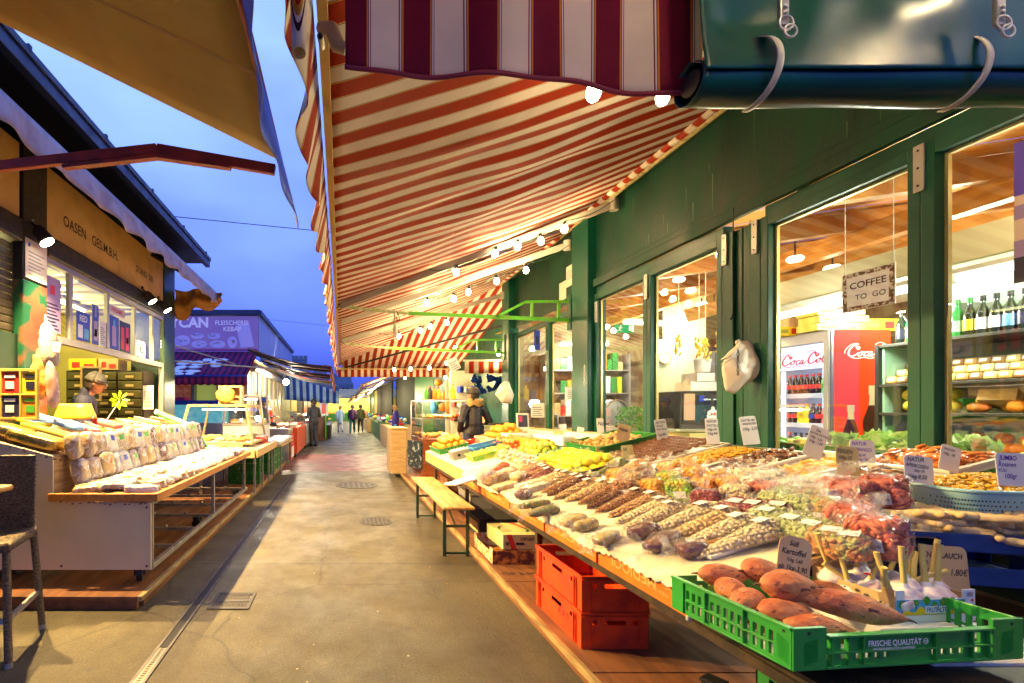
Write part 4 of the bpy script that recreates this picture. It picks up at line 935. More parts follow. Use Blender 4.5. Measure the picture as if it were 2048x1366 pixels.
def crate_walls(mb,w_,d_,h_,th=.006,lip=.012,slots=True):
 """open perforated crate: base and four slotted walls"""
 mb.box(0,w_,0,d_,0,.008)
 def wall(O,U,ln):
  n = max(3,int(ln/.055)); us = [0,.04]; s = (ln-.08)/n
  for i in range(n):us += [.04+i*s+s*.25,.04+i*s+s*.75]
  us += [ln-.04,ln]; us = sorted(set(round(a,4)for a in us)); vs = [.008,.03,.03+(h_-.05)*.45,.03+(h_-.05)*.55,h_-.02,h_]
  holes = {(i,j)for i in range(2,len(us)-2,2)for j in(1,3)}if slots else set()
  mb.panel(O,U,(0,0,1),-th,us,vs,holes)
 wall((0,0,0),(1,0,0),w_); wall((w_,d_,0),(-1,0,0),w_); wall((w_,0.0,0),(0,1,0),d_); wall((0,d_,0),(0,-1,0),d_)
 e = lip
 mb.box(-e,w_+e,-e,0,h_-.012,h_); mb.box(-e,w_+e,d_,d_+e,h_-.012,h_); mb.box(-e,0,0,d_,h_-.012,h_); mb.box(w_,w_+e,0,d_,h_-.012,h_)
gc = thing('green_crate','x','crate',(0,0,0)); mb = MB(); crate_walls(mb,.56,.38,.16); mb.build('body',M_crg,gc); gc = Proto(gc)
for c_,(x,y)in enumerate(((-2.02,8.2),(-2.0,9.45),(-2.0,9.9),(-2.0,10.35),(-1.98,10.8))):
 for k in range(3):
  gc.put(TR(x,y,.102+k*.163),'dark green slatted crate under the market tables, %s in the %s stack'%(['bottom','middle','top'][k],ORD[c_]),'green crates stacked under the market tables')
# butcher building across the end (middle distance)
YB = 12.5; XB = -2.25
t = ay = thing('butcher_shop','butcher shop with a big sign board, dark blue roof and metal side wall','building',(-5,YB,0))
def AB(name,m,fn,parent=None,**k):
 mb = MB(); fn(mb); return mb.build(name,m,parent or ay,**k)
AB('wall',mat('shop_front_wall',(.35,.36,.3),.5),lambda b:(b.box(-7.5,-2.75,YB+.3,YB+.4,0,3.0),b.box(XB-.55,XB-.45,YB+.5,21,0,3.0)))
AB('side_wall',mat('ribbed_metal',(.3,.38,.6),.35,metal=.3,c2=(.2,.26,.45),nscale=6,stretch=(1,8,.6)),lambda b:b.box(XB-.06,XB,YB+.02,21,2.95,4.02))
def roof_(b):
 b.add([(-8,YB-.05,4.0),(XB,YB-.05,4.0),(XB-.0,21,4.0),(-8,21,4.0),(-8,YB+1.2,4.3),(XB-1.2,YB+1.2,4.3),(XB-1.2,21,4.3),(-8,21,4.3)],[(0,1,5,4),(1,2,6,5),(4,5,6,7)])
 b.box(-8,XB+.05,YB-.12,YB-.04,4.0,4.12); b.box(XB+.0,XB+.08,YB-.04,21,4.0,4.12)
AB('roof',mat('dark_blue_roof',(.02,.035,.12),.4),roof_)
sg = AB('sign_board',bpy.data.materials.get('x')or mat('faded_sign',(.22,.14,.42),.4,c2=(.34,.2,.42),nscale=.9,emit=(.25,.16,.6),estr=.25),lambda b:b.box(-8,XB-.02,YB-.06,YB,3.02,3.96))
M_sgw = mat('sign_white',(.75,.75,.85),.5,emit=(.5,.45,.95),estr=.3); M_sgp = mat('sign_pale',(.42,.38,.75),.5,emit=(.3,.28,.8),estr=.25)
M_sgr = mat('sign_magenta',(.4,.06,.3),.5)
mb = MB(); fx = frame((-4.88,YB-.07,3.66),(1,0,0),(0,0,1)); mb.text('AYCAN',fx,.37,bold=.035,sx=1.02); mb.build('lettering',M_sgw,sg)
mb = MB(); mb.text('FLEISCHEREI',frame((-3.42,YB-.07,3.72),(1,0,0),(0,0,1)),.17,bold=.012,sx=.98); mb.build('lettering',M_sgw,sg); mb = MB(); mb.text('KEBAP',frame((-3.2,YB-.07,3.55),(1,0,0),(0,0,1)),.17,bold=.012)
mb.build('lettering',M_sgw,sg)
mb = MB(); mb.add([(-8,YB-.064,3.0),(XB-.02,YB-.064,3.0),(XB-.02,YB-.064,3.07),(-8,YB-.064,3.07)],[(0,1,2,3)],1)
rr = random.Random(5)
for k,(x,z,rx,rz)in enumerate([(-4.75,3.33,.2,.2),(-4.3,3.3,.2,.14),(-3.9,3.42,.17,.08),(-3.45,3.42,.17,.08),(-3.85,3.2,.2,.1),(-3.35,3.2,.2,.1),(-2.95,3.25,.12,.16),(-4.5,3.2,.15,.08)]):
 n = 20; mb.add([(x,YB-.066,z)]+[(x+rx*math.cos(2*PI*i/n)*(1+.15*rr.random()),YB-.066,z+rz*math.sin(2*PI*i/n))for i in range(n)],[(0,1+i,1+(i+1)%n)for i in range(n)],0)
 for q in range(4):xx = x+rr.uniform(-.6,.6)*rx; zz = z+rr.uniform(-.6,.6)*rz; mb.box(xx-.04,xx+.04,YB-.07,YB-.067,zz-.012,zz+.012,2)
mb.add([(-2.72,YB-.067,3.10),(-2.36,YB-.067,3.14),(-2.5,YB-.067,3.78),(-2.85,YB-.067,3.7)],[(0,1,2,3)],0)
mb.build('print',[M_sgp,M_sgr,M_lilac],sg)
t = thing('striped_awning','purple and maroon striped awning with patches of snow below the sign','awning',(-4,11.6,2.6))
M_pur = stripes('purple_stripes',0,.16,0,[(0,(.06,.01,.09)),(.5,(.28,.02,.1))],transl=.1)
mb = MB(); mb.grid(lambda u,v:(-5.6+3.35*u+.0*v,YB-1.5*v,3.0-.76*v),30,6); mb.build('canopy',M_pur,t,solid=.004)
mb = MB(); mb.grid(lambda u,v:(-5.6+3.35*u,YB-1.51,2.24-.22*v+.012*math.sin(u*120)*v),120,3); mb.build('valance',M_pur,t,solid=.004)
mb = MB(); mb.box(-5.6,-2.25,YB-1.53,YB-1.48,2.22,2.26); mb.build('front_bar',M_blue,t)
M_snow = mat('old_snow',(.75,.8,.95),.6,bump=.5,bscale=15)
mb = MB(); rr = random.Random(9)
for k in range(46):
 u = rr.uniform(.0,.82); v = rr.uniform(.45,.97)-.1*(u>.6); mb.ell((-5.6+3.35*u,YB-1.5*v,3.0-.76*v+.012),(rr.uniform(.08,.22),rr.uniform(.05,.12),.02),2,R_=Euler((-R(27)*-1,0,0)).to_matrix(),jit=.4,seed=k)
tag(mb.build('snow',M_snow),'thin melting snow lying in patches on the purple awning','snow',kind='stuff')
for k,(a,b)in enumerate([(W(345,690,8.6),W(470,728,11.0)),(W(345,722,9.5),W(560,738,11))]):
 mb = MB(); mb.tube([a,b],.018,6); tag(mb.build('awning_pole',M_galv),['slanting steel pole in front of the purple awning','long thin steel pole crossing in front of the purple awning'][k],'pole')
AB('window',mat('tiled_room',(.55,.62,.2),.4,emit=(.5,.6,.12),estr=.35),lambda b:(b.box(-4.0,-3.45,YB+.2,YB+.28,1.2,2.4),))
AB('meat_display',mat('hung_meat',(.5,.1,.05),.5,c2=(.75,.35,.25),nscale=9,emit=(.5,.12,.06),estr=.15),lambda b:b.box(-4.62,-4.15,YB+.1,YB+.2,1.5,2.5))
AB('door_frame',M_steel,lambda b:(b.box(-4.1,-4.03,YB+.1,YB+.2,0,2.6),b.box(-3.43,-3.36,YB+.1,YB+.2,0,2.6),b.box(-3.2,-2.85,YB+.05,YB+.2,0,2.6)))
t = thing('chest_freezer','teal lit glass counter with a blue top standing under the purple awning','counter',(-3.9,11.6,0))
mb = MB(); mb.box(-4.7,-2.95,11.4,12.1,.02,1.10); mb.build('body',M_alu,t,bevel=.01)
mb = MB(); mb.box(-4.68,-2.97,11.42,12.08,1.10,1.55); mb.build('glass',mat('teal_glass',(.1,.4,.45),.1,c2=(.35,.65,.6),nscale=5,emit=(.1,.5,.55),estr=.5),t)
mb = MB(); mb.box(-4.72,-2.93,11.38,12.12,1.55,1.66); mb.build('lid',M_blue,t,bevel=.02)
mb = MB(); mb.box(-4.6,-3.9,11.45,11.9,1.661,1.74); mb.build('cloth',mat('magenta_cloth',(.4,.02,.25),.6),t,bevel=.02)
ss = AB('shop_window',M_cream,lambda b:[b.box(XB-.42,XB-.36,12.7,13.2,1.0,2.95),b.box(XB-.4,XB-.36,12.7,20.5,2.65,2.95)]+[b.box(XB-.4,XB-.34,13.3+k*1.1,13.38+k*1.1,.9,2.65)for k in range(7)])
AB('window_pane',mat('lit_pane',(.4,.4,.4),.2,c2=(.08,.05,.04),nscale=1.5,emit=(.7,.65,.5),estr=.3),lambda b:b.box(XB-.45,XB-.43,13.2,20.5,.9,2.65))
AB('poster_panel',mat('pale_pictures',(.75,.6,.4),.5,c2=(.5,.2,.1),nscale=6),lambda b:b.box(XB-.44,XB-.3,12.52,12.6,1.75,2.85))
AB('shutter_housing',M_alu,lambda b:b.tube([(XB-.2,12.7,2.6),(XB-.2,20,2.6)],.11,14))
t = thing('globe_lamp','glaring white lamp under the brown awning of the butcher','lamp',(-1.75,14.6,2.3)); p = W(572,764,14.6)
mb = MB(); mb.ell(p,(.10,.10,.10),2); mb.build('globe',glow('lamp_glare',(1,.95,.8),30),t); mb = MB(); mb.tube([p,p+Vector((0,0,.35))],.015,6); mb.build('cord',M_black,t)
point(p-Vector((0,0,.12)),260,(1,.86,.6),.1)
M_brn = mat('brown_canvas',(.26,.06,.03),.7,c2=(.18,.035,.02),nscale=5,transl=.25)
for k,(y0,y1,zo)in enumerate(((11.0,12.9,.0),(13.0,15.0,-.05),(15.1,17.2,-.1))):
 t = thing('brown_awning','reddish brown awning over the butcher counters, %s from the sign'%ORD[k],'awning',(-1.2,y0,2.7),'brown awnings in a row')
 mb = MB(); mb.grid(lambda u,v:(XB+2.0*u,y0+(y1-y0)*v,2.92+zo-(.45)*u-.10*math.sin(PI*u)),16,8); mb.build('canopy',M_brn,t,solid=.004)
 mb = MB(); mb.grid(lambda u,v:(XB+2.0+.02*math.sin(u*70),y0+(y1-y0)*u,2.47+zo-.28*v-.03*math.sin(u*40)),60,3); mb.build('valance',M_brn,t,solid=.003)
 for y in(y0+.05,y0+.9):mb = MB(); mb.bar((XB,y,2.86+zo),(XB+1.0,y,2.53+zo),.04,.05); mb.bar((XB+1.0,y,2.53+zo),(XB+1.98,y,2.42+zo),.04,.05); mb.build('arm',M_black,t)
M_blst = stripes('blue_stripes',0,.3,0,[(0,(.04,.12,.6)),(.5,(.55,.75,.9))],transl=.4)
M_blsty = stripes('blue_stripes_lengthwise',1,.3,0,[(0,(.04,.12,.6)),(.5,(.55,.75,.9))],transl=.4)
t = thing('blue_awning','blue and white striped awning beyond the brown ones','awning',(-1.3,19,2.6))
mb = MB(); mb.grid(lambda u,v:(-2.6+2.5*u,17.6+3*v,3.1-.75*u-.1*v),10,6); mb.build('canopy',M_blsty,t,solid=.004)
mb = MB(); mb.grid(lambda u,v:(-2.6+2.5*u,20.6+.4*v,3.0-.7*u-(1.1-.5*u)*v),20,4); mb.build('end_panel',M_blst,t,solid=.004)
mb = MB(); mb.grid(lambda u,v:(-.1,17.6+3*u,2.33-.25*v),20,2); mb.build('valance',M_blsty,t,solid=.004)
def counter(label,x0,x1,y0,y1,h,mbody,mtop,curve=False,base=None,items=0):
 t = thing('counter',label,'counter',(x1,y0,0),'counters along the lane')
 mb = MB(); mb.box(x0,x1,y0,y1,.12 if base else .0,h*.72); mb.build('body',mbody,t,bevel=.01)
 if base:mb = MB(); mb.box(x0,x1-.04,y0+.02,y1-.02,0,.14); mb.build('plinth',base,t)
 mb = MB()
 if curve:mb.grid(lambda u,v:(x1-.5*(1-math.cos(v*PI/2)),y0+(y1-y0)*u,h*.72+.5*math.sin(v*PI/2)),2,10)
 else:mb.box(x0,x1,y0,y0+.006,h*.72,h); mb.box(x1-.006,x1,y0,y1,h*.72,h); mb.box(x0,x1,y0,y1,h,h+.02)
 mb.build('glass',M_glass,t)
 mb = MB(); mb.box(x0+.02,x1-.03,y0+.02,y1-.02,h*.72,h*.72+.02); mb.build('shelf',mtop,t)
 if items:
  mb = MB(); rr = random.Random(len(label))
  for k in range(items):mb.ell((rr.uniform(x0+.05,x1-.08),rr.uniform(y0+.06,y1-.06),h*.72+.05),(.07,.08,.05),1,rr.randrange(3),jit=.3,seed=k)
  tag(mb.build('food',[mat('raw_meat',(.55,.06,.04),.35),mat('pale_meat',(.7,.4,.3),.4),tub_m[0]],t),kind='stuff')
 return t
counter('stainless steel counter with a red and white front panel',XB-.0,-1.42,12.4,13.3,1.25,M_steel,M_white,items=8)
t = thing('standing_board','red and white picture board leaning at the steel counter','sign',(-1.4,13.3,0)); mb = MB(); mb.box(-1.41,-1.38,12.4,13.4,.05,.75,0); mb.box(-1.379,-1.376,12.45,13.35,.1,.4,1); mb.build('board',[M_red,M_paperw],t)
counter('meat counter with bulging glass and orange red front',-2.2,-1.32,13.7,16.9,1.25,M_orp if 0 else mat('orange_red_panel',(.75,.09,.02),.35),M_white,True,M_black,60)
counter('grey refrigerated counter after the orange one',-2.2,-1.3,17.1,19.5,1.2,M_alu,M_white,True,M_black,30)
t = thing('wine_stand','brown stand with a red bottle picture and green ribbon behind the man in black','stand',(-.9,21.5,0))
mb = MB(); mb.box(-1.3,-.75,21.5,22.3,0,1.1); mb.build('body',mat('brown_box',(.12,.04,.02),.5),t,bevel=.01); mb = MB(); mb.box(-1.02,-.62,21.42,21.47,1.15,2.05,0); mb.box(-.92,-.72,21.41,21.418,1.25,1.7,1); mb.box(-1.0,-.64,21.41,21.418,1.75,1.95,2); mb.build('board',[M_paperw,M_redp,M_darkp],t)
mb = MB(); mb.box(-.76,-.70,21.36,21.38,.1,1.2); mb.build('ribbon',M_brightgreen,t)
counter('white cloth covered market counter past the wine stand',-2.0,-.55,22.5,26,.95,M_dark,mat('cloth_white',(.7,.75,.8),.7),items=30)
M_fst = stripes('far_stripes',1,.34,0,[(0,(.55,.12,.02)),(.5,(.8,.66,.45))],transl=.3)
M_fst2 = mat('far_cream_canvas',(.6,.5,.28),.7,transl=.3); M_ltu = glow('far_tube',(1.,.95,.55),8)
fr_ = random.Random(21)
pal = [mat('produce_green',(.1,.45,.04),.5),mat('produce_orange',(.9,.3,.02),.5),mat('produce_red',(.6,.03,.02),.4),mat('produce_yellow',(.85,.6,.05),.5),M_paperw,M_skyp,M_blue]
def far_stall(i,side,y,L_):
 s = side; xi = {1:1.75,-1:-1.75}[s]+(fr_.uniform(-.15,.15)); z0 = 2.3
 lbl = 'lit market stall beyond the red crossing, %s down the row'%ORD[i]
 t = thing('distant_stall',lbl+(' on the cabinet side' if s>0 else ' on the butcher side'),'market stall',(xi,y,0),'market stalls receding down the lane')
 mb = MB(); mb.box(min(xi,xi+s*1.2),max(xi,xi+s*1.2),y+.1,y+L_-.2,0,.8); mb.build('counter',fr_.choice([M_alu,M_white,M_crg,M_woodpale]),t)
 mb = MB()
 for k in range(26):
  mb.ell((xi+s*fr_.uniform(.05,1.1),y+fr_.uniform(.2,L_-.3),.84+fr_.uniform(0,.25)),(fr_.uniform(.06,.16),fr_.uniform(.08,.18),fr_.uniform(.05,.14)),1,fr_.randrange(len(pal)),jit=.3,seed=k)
 tag(mb.build('goods',pal,t),kind='stuff')
 mb = MB(); mb.grid(lambda u,v:(xi+s*(1.6-2.6*u),y+L_*v,3.3-.95*u),3,3); mb.build('canopy',fr_.choice([M_fst,M_fst2,M_fst]),t,solid=.004)
 mb = MB(); mb.grid(lambda u,v:(xi-s*1.0,y+L_*u,2.36-.25*v),12,1); mb.build('valance',fr_.choice([M_fst,M_fst2]),t,solid=.004)
 mb = MB(); mb.tube([(xi-s*.2,y+.2,2.45),(xi-s*.2,y+L_-.3,2.45)],.035,6); mb.build('tube_lamp',M_ltu,t)
 mb = MB(); mb.box(min(xi+s*1.6,xi+s*1.7),max(xi+s*1.6,xi+s*1.7),y,y+L_,0,3.4); mb.build('back_wall',fr_.choice([M_room,M_green,M_rust,M_crg,M_dark]),t)
 if i%2==0:point((xi-s*.3,y+L_/2,2.3),85,(1,.86,.45),.25)
y = 22.0
for i in range(8):
 if i:far_stall(i,-1,y,4.4)
 y += 4.6
y = 16.6
for i in range(9):
 far_stall(i,1,y,4.2); y += 4.4
t = thing('end_stall','brightly lit market stall closing the far end of the lane','market stall',(0,60,0))
mb = MB(); mb.box(-7,9,61,61.4,0,4.2); mb.build('back_wall',M_room,t); mb = MB(); mb.box(-7,9,59,60,0,.9); mb.build('counter',M_crg,t)
mb = MB(); mb.grid(lambda u,v:(-7+16*u,61-3.4*v,4.2-1.3*v),10,3); mb.build('canopy',M_fst2,t,solid=.01)
mb = MB(); [mb.ell((fr_.uniform(-6,8),fr_.uniform(59,60),1.05),(.3,.3,.25),1,fr_.randrange(4))for k in range(60)]; tag(mb.build('goods',pal,t),kind='stuff')
point((-1,58.5,2.8),190,(1,.9,.5),.3); point((3,58.5,2.8),190,(1,.9,.5),.3)
t = thing('green_shop','dark green stall front full of hanging goods behind the customer','building',(3.4,11,0))
mb = MB(); mb.box(3.3,3.4,9.2,16.4,0,3.6); mb.build('wall',M_green,t); mb = MB(); mb.box(3.0,6.0,13.2,13.3,0,3.6); mb.build('end_wall',M_wall,t)
mb = MB()
for k in range(14):mb.ell((3.1+fr_.uniform(-.2,.1),9.4+k*.45,fr_.uniform(1.1,2.3)),(.12,.18,fr_.uniform(.12,.3)),1,fr_.randrange(4),jit=.4,seed=k)
tag(mb.build('hanging_goods',[M_skyp,M_blue,pal[1],M_crg],t),kind='stuff')
M_town = mat('blue_grey_roof',(.06,.08,.16),.6); M_townw = mat('far_wall',(.2,.22,.3),.7)
for k,(x0,x1,y_,h,c_)in enumerate(((-7.5,-4.6,62,8.6,4),(-4.5,-1.9,66,7.7,3),(-14,-7.8,75,10.2,5),(-1.6,2.0,78,7.4,2))):
 t = thing('town_house',['town house with a steep blue roof and many chimneys rising behind the brown awnings','lower town house with a row of chimneys next to the striped awning','tall town house hidden behind the butcher shop roof','small town house straight beyond the end of the lane'][k],'house',(x0,y_,0),'town houses beyond the market')
 mb = MB(); mb.box(x0,x1,y_,y_+8,0,h-1.6); mb.build('wall',M_townw,t)
 mb = MB(); mb.add([(x0,y_,h-1.6),(x1,y_,h-1.6),(x1,y_+8,h-1.6),(x0,y_+8,h-1.6),(x0+.6,y_+3,h),(x1-.6,y_+3,h)],[(0,1,5,4),(1,2,5),(2,3,4,5),(3,0,4),(0,3,2,1)]); rf = mb.build('roof',M_town,t)
 for q in range(c_):x = x0+.5+(x1-x0-1)*q/max(1,c_-1); mb = MB(); mb.box(x-.25,x+.25,y_+2.6,y_+3.2,h-.5,h+.45); mb.build('chimney',M_townw,rf)
 for q in range(4):mb = MB(); x = x0+.4+q*(x1-x0-.9)/4; mb.box(x,x+.35,y_-.03,y_-.01,h-3.0,h-2.2); mb.build('window',M_dark,t)
# green shop building on the right
XW = 3.0
gb = thing('shop_building','dark green shop front with tall windows and a bright interior','building',(XW,4.5,0))
def GB(name,m,fn,parent=None,**k):
 mb = MB(); fn(mb); return mb.build(name,m,parent or gb,**k)
Y0,Y1 = .9,8.42
GB('fascia',M_green_old,lambda b:(b.box(XW,XW+.10,Y0,5.42,2.93,3.74),b.box(XW+.06,XW+.16,5.8,8.1,2.9,3.74)),bevel=.006)
GB('fascia_moulding',M_green_old,lambda b:(b.box(XW-.05,XW,Y0,5.40,2.86,2.95),b.box(XW-.02,XW-.001,Y0,5.4,2.951,3.02),b.box(XW-.07,XW-.001,Y0,8.4,3.72,3.79),b.box(XW+.03,XW+.059,5.82,8.1,2.84,2.93)),bevel=.008)
GB('upper_wall',M_black,lambda b:b.box(XW,XW+.2,Y0,8.42,3.742,4.6))
GB('ledge',mat('dirty_yellow_ledge',(.45,.36,.14),.7,c2=(.25,.18,.06),nscale=20,bump=.5),lambda b:b.tube([(XW-.09,Y0,3.72),(XW-.09,8.42,3.72)],.028,8))
M_post = M_green
GB('post',M_green,lambda b:b.box(XW-.10,XW+.12,5.42,5.8,0,3.72),bevel=.01)
GB('post',M_green,lambda b:b.box(XW-.06,XW+.12,8.10,8.44,0,3.72),bevel=.01)
GB('post',M_green,lambda b:(b.box(XW-.03,XW+.09,3.26,3.36,.3,2.78),b.box(XW-.01,XW+.07,3.36,3.425,.3,2.78),b.box(XW-.01,XW+.07,3.43,3.49,.3,2.78),b.box(XW-.03,XW+.09,3.49,3.59,.3,2.78)),bevel=.006)
GB('base_wall',M_green,lambda b:(b.box(XW,XW+.1,Y0,5.42,0,.75),b.box(XW+.05,XW+.15,5.8,8.1,0,.7)))
def win(a,b_,xo,z0,z1,label=None):
 """glazed bay: green frame, thin brass bead and the pane"""
 f = MB(); fw = .055
 f.box(XW+xo-.03,XW+xo+.05,a,a+fw,z0,z1); f.box(XW+xo-.03,XW+xo+.05,b_-fw,b_,z0,z1)
 f.box(XW+xo-.03,XW+xo+.05,a+fw,b_-fw,z1-.07,z1); f.box(XW+xo-.03,XW+xo+.05,a+fw,b_-fw,z0,z0+.06)
 w_ = f.build('window',M_green,gb,bevel=.004)
 f = MB(); q = .014
 f.panel((XW+xo+.02,a+fw+.001,z0+.061),(0,1,0),(0,0,1),.02,[0,q,b_-a-2*fw-q-.002,b_-a-2*fw-.002],[0,q,z1-z0-.132-q,z1-z0-.132],{(1,1)})
 f.build('bead',mat('brass_bead',(.6,.5,.22),.35,metal=.6),w_)
 f = MB(); f.box(XW+xo+.008,XW+xo+.013,a+fw,b_-fw,z0+.06,z1-.07); f.build('glass_pane',M_glass,w_)
 return w_
win(.95,2.36,0,.76,2.78); win(2.361,3.26,0,.76,2.78); win(3.59,4.48,0,.76,2.78); win(4.481,5.42,0,.76,2.78)
win(5.8,6.8,.07,.72,2.76); win(6.801,8.1,.07,.72,2.76)
GB('head_rail',M_green,lambda b:(b.box(XW-.01,XW+.06,Y0,3.25,2.782,2.858),b.box(XW-.01,XW+.06,3.6,5.41,2.782,2.858)),bevel=.006)
for y,z in((2.36,2.66),(3.30,2.66),(3.56,2.66),(4.48,2.62),(5.36,2.56)):
 pl_ = GB('hinge_plate',M_alu,lambda b:b.box(XW-.042,XW-.031,y-.022,y+.022,z-.12,z+.12),bevel=.002)
 mb = MB(); [mb.ell((XW-.044,y,z+d),(.004,.006,.006),1)for d in(-.09,0,.09)]; mb.build('screw',M_dark,pl_)
M_int = mat('mint_white_wall',(.72,.82,.62),.55); M_tile = mat('pale_green_tile',(.6,.8,.55),.3)
GB('room_floor',mat('shop_floor',(.3,.26,.2),.4),lambda b:b.box(XW+.15,8.5,Y0-.5,8.4,.02,.06))
GB('back_wall',mat('brown_shop_wall',(.4,.3,.15),.5,c2=(.16,.09,.04),nscale=2.2,nlo=.45,nhi=.6,stretch=(1,1,2.5)),lambda b:(b.box(8.4,8.5,Y0-.5,8.4,.06,3.6),b.box(XW+.2,8.4,8.3,8.4,.06,3.6),b.box(XW+.2,8.4,Y0-.5,Y0-.4,.06,3.6)))
M_ceil = mat('amber_plank_ceiling',(.62,.3,.06),.45,c2=(.42,.17,.03),nscale=3,stretch=(1,6,1),bump=.1)
def ceil_(b):
 for k in range(26):y = Y0-.4+k*.34; b.add([(XW+.1,y,2.95),(XW+.1,y+.33,2.95),(8.4,y+.33,3.75),(8.4,y,3.75)],[(0,1,2,3)])
GB('plank_ceiling',M_ceil,ceil_)
for y in(1.3,2.2,3.1,4.0,4.9,5.8,6.7,7.6):
 GB('ceiling_beam',mat('dark_beam',(.22,.1,.03),.5,c2=(.4,.2,.05),nscale=4),lambda b:b.bar((XW+.12,y,2.86),(8.4,y,3.62),.09,.16),bevel=.005)
GB('ceiling_joist',mat('amber_joist',(.6,.3,.07),.45,c2=(.4,.18,.04),nscale=4,stretch=(5,1,5)),lambda b:(b.box(4.5,4.6,Y0-.4,8.3,2.85,3.02),b.box(5.9,6.0,Y0-.4,8.3,3.05,3.25),b.bar((4.3,1.4,2.6),(5.9,2.6,3.1),.08,.1),b.bar((4.4,5.9,2.62),(5.8,5.2,3.0),.1,.16)))
GB('bulkhead',mat('cream_bulkhead',(.75,.74,.55),.5),lambda b:(b.box(3.98,5.2,1.4,4.55,2.42,2.50),b.box(3.93,3.98,1.4,4.55,2.36,2.56)))
GB('column',M_int,lambda b:b.box(4.75,5.1,6.45,6.8,.06,3.2))
def tube_lamp(label,a,b_,s=.022,pw=0,m_=None):
 t = thing('tube_lamp',label,'lamp',a,'tube lamps in the shop'); a = Vector(a); b_ = Vector(b_)
 mb = MB(); mb.tube([a,b_],s,8); mb.build('tube',m_ or M_tube,t)
 mb = MB(); mb.bar(a+Vector((0,0,.045)),b_+Vector((0,0,.045)),.07,.03); mb.build('housing',M_white,t)
 if pw:point((a+b_)/2-Vector((0,0,.12)),pw,(.95,1,.78),.12)
tube_lamp('long bright tube lamp above the drinks fridge',(3.95,3.02,2.26),(3.95,4.4,2.26),pw=25.2)
tube_lamp('long bright tube lamp above the shelf of bottles',(3.95,1.6,2.26),(3.95,2.95,2.26),pw=27.3)
tube_lamp('tube lamp hanging across the back of the shop',(5.1,4.2,2.62),(6.4,4.2,2.62),pw=29.4)
tube_lamp('slanting tube lamp seen over the green exit sign',(4.3,7.0,2.75),(5.2,7.2,2.75),pw=23.1)
tube_lamp('tube lamp in the end bay over the plates',(3.6,7.6,2.5),(4.4,7.6,2.5),pw=18.9)
tube_lamp('tube lamp low over the yoghurt machine',(4.6,5.0,1.42),(5.0,5.0,1.42),.012)
for k,p in enumerate((W(1590,520,4.3),W(1665,538,4.4),W(1358,561,5.6),W(1382,583,5.9),W(1403,610,6.2),W(1428,621,6.5))):
 t = thing('ceiling_lamp','small round lamp glowing under the amber planks, %s from the %s'%(ORD[k%3 if k>1 else k],'coffee sign' if k<2 else 'double green post'),'lamp',p,'round lamps under the plank ceiling')
 if k==5:t['label'] = 'small round lamp glowing under the amber planks above the hanging peppers'
 mb = MB(); mb.lathe([(.0,-.02),(.05,-.012),(.065,.01),(.05,.03)],p,16,caps=False); mb.build('bulb',glow('warm_downlight',(1,.9,.6),14),t); mb = MB(); mb.tube([p+Vector((0,0,.03)),p+Vector((0,0,.3))],.008,5); mb.build('cord',M_black,t)
point((5.2,3.4,2.6),18,(1,.8,.42),.2); point((4.5,6.2,2.45),18,(1,.85,.5),.2); point((3.7,2.2,2.75),8.8,(1,.75,.35),.15); point((3.8,4.6,2.6),8,(1,.75,.35),.15)
# drinks fridge
FX,FY0,FY1 = 5.0,4.70,5.3
def M4(px,py,Y):return W(px,py,Y)
fr_t = thing('drinks_fridge','lit drinks fridge with white glass front and red side panel with soda lettering','fridge',(FX,FY0,0))
mb = MB(); mb.box(FX+.55,FX+.62,FY0+.02,FY1,.1,2.24); mb.box(FX+.03,FX+.62,FY1,FY1+.03,.1,2.24); mb.box(FX+.03,FX+.55,FY0+.02,FY1,2.15,2.24); mb.box(FX+.03,FX+.55,FY0+.02,FY1,.1,.3); mb.box(FX+.54,FX+.549,FY0+.02,FY1,.3,2.15,1)
mb.build('body',[M_alu,glow('fridge_back',(.7,.8,1.),1.5)],fr_t)
mb = MB(); mb.panel((FX,FY1+.03,.1),(0,-1,0),(0,0,1),.03,[0,.06,.58,.63],[0,.25,2.02,2.14],{(1,1)}); mb.build('door',M_alu,fr_t,bevel=.01)
mb = MB(); mb.box(FX+.012,FX+.018,FY0+.05,FY1-.03,1.86,2.12); hd_ = mb.build('header',glow('fridge_header',(.8,.85,1.),1.6),fr_t)
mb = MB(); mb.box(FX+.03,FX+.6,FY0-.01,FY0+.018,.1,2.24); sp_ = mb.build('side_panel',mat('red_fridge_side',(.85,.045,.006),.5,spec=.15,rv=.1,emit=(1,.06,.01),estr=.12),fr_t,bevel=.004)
mb = MB(); mb.box(FX+.002,FX+.03,FY0-.005,FY0+.02,.1,2.24); mb.build('edge',M_steel,fr_t)
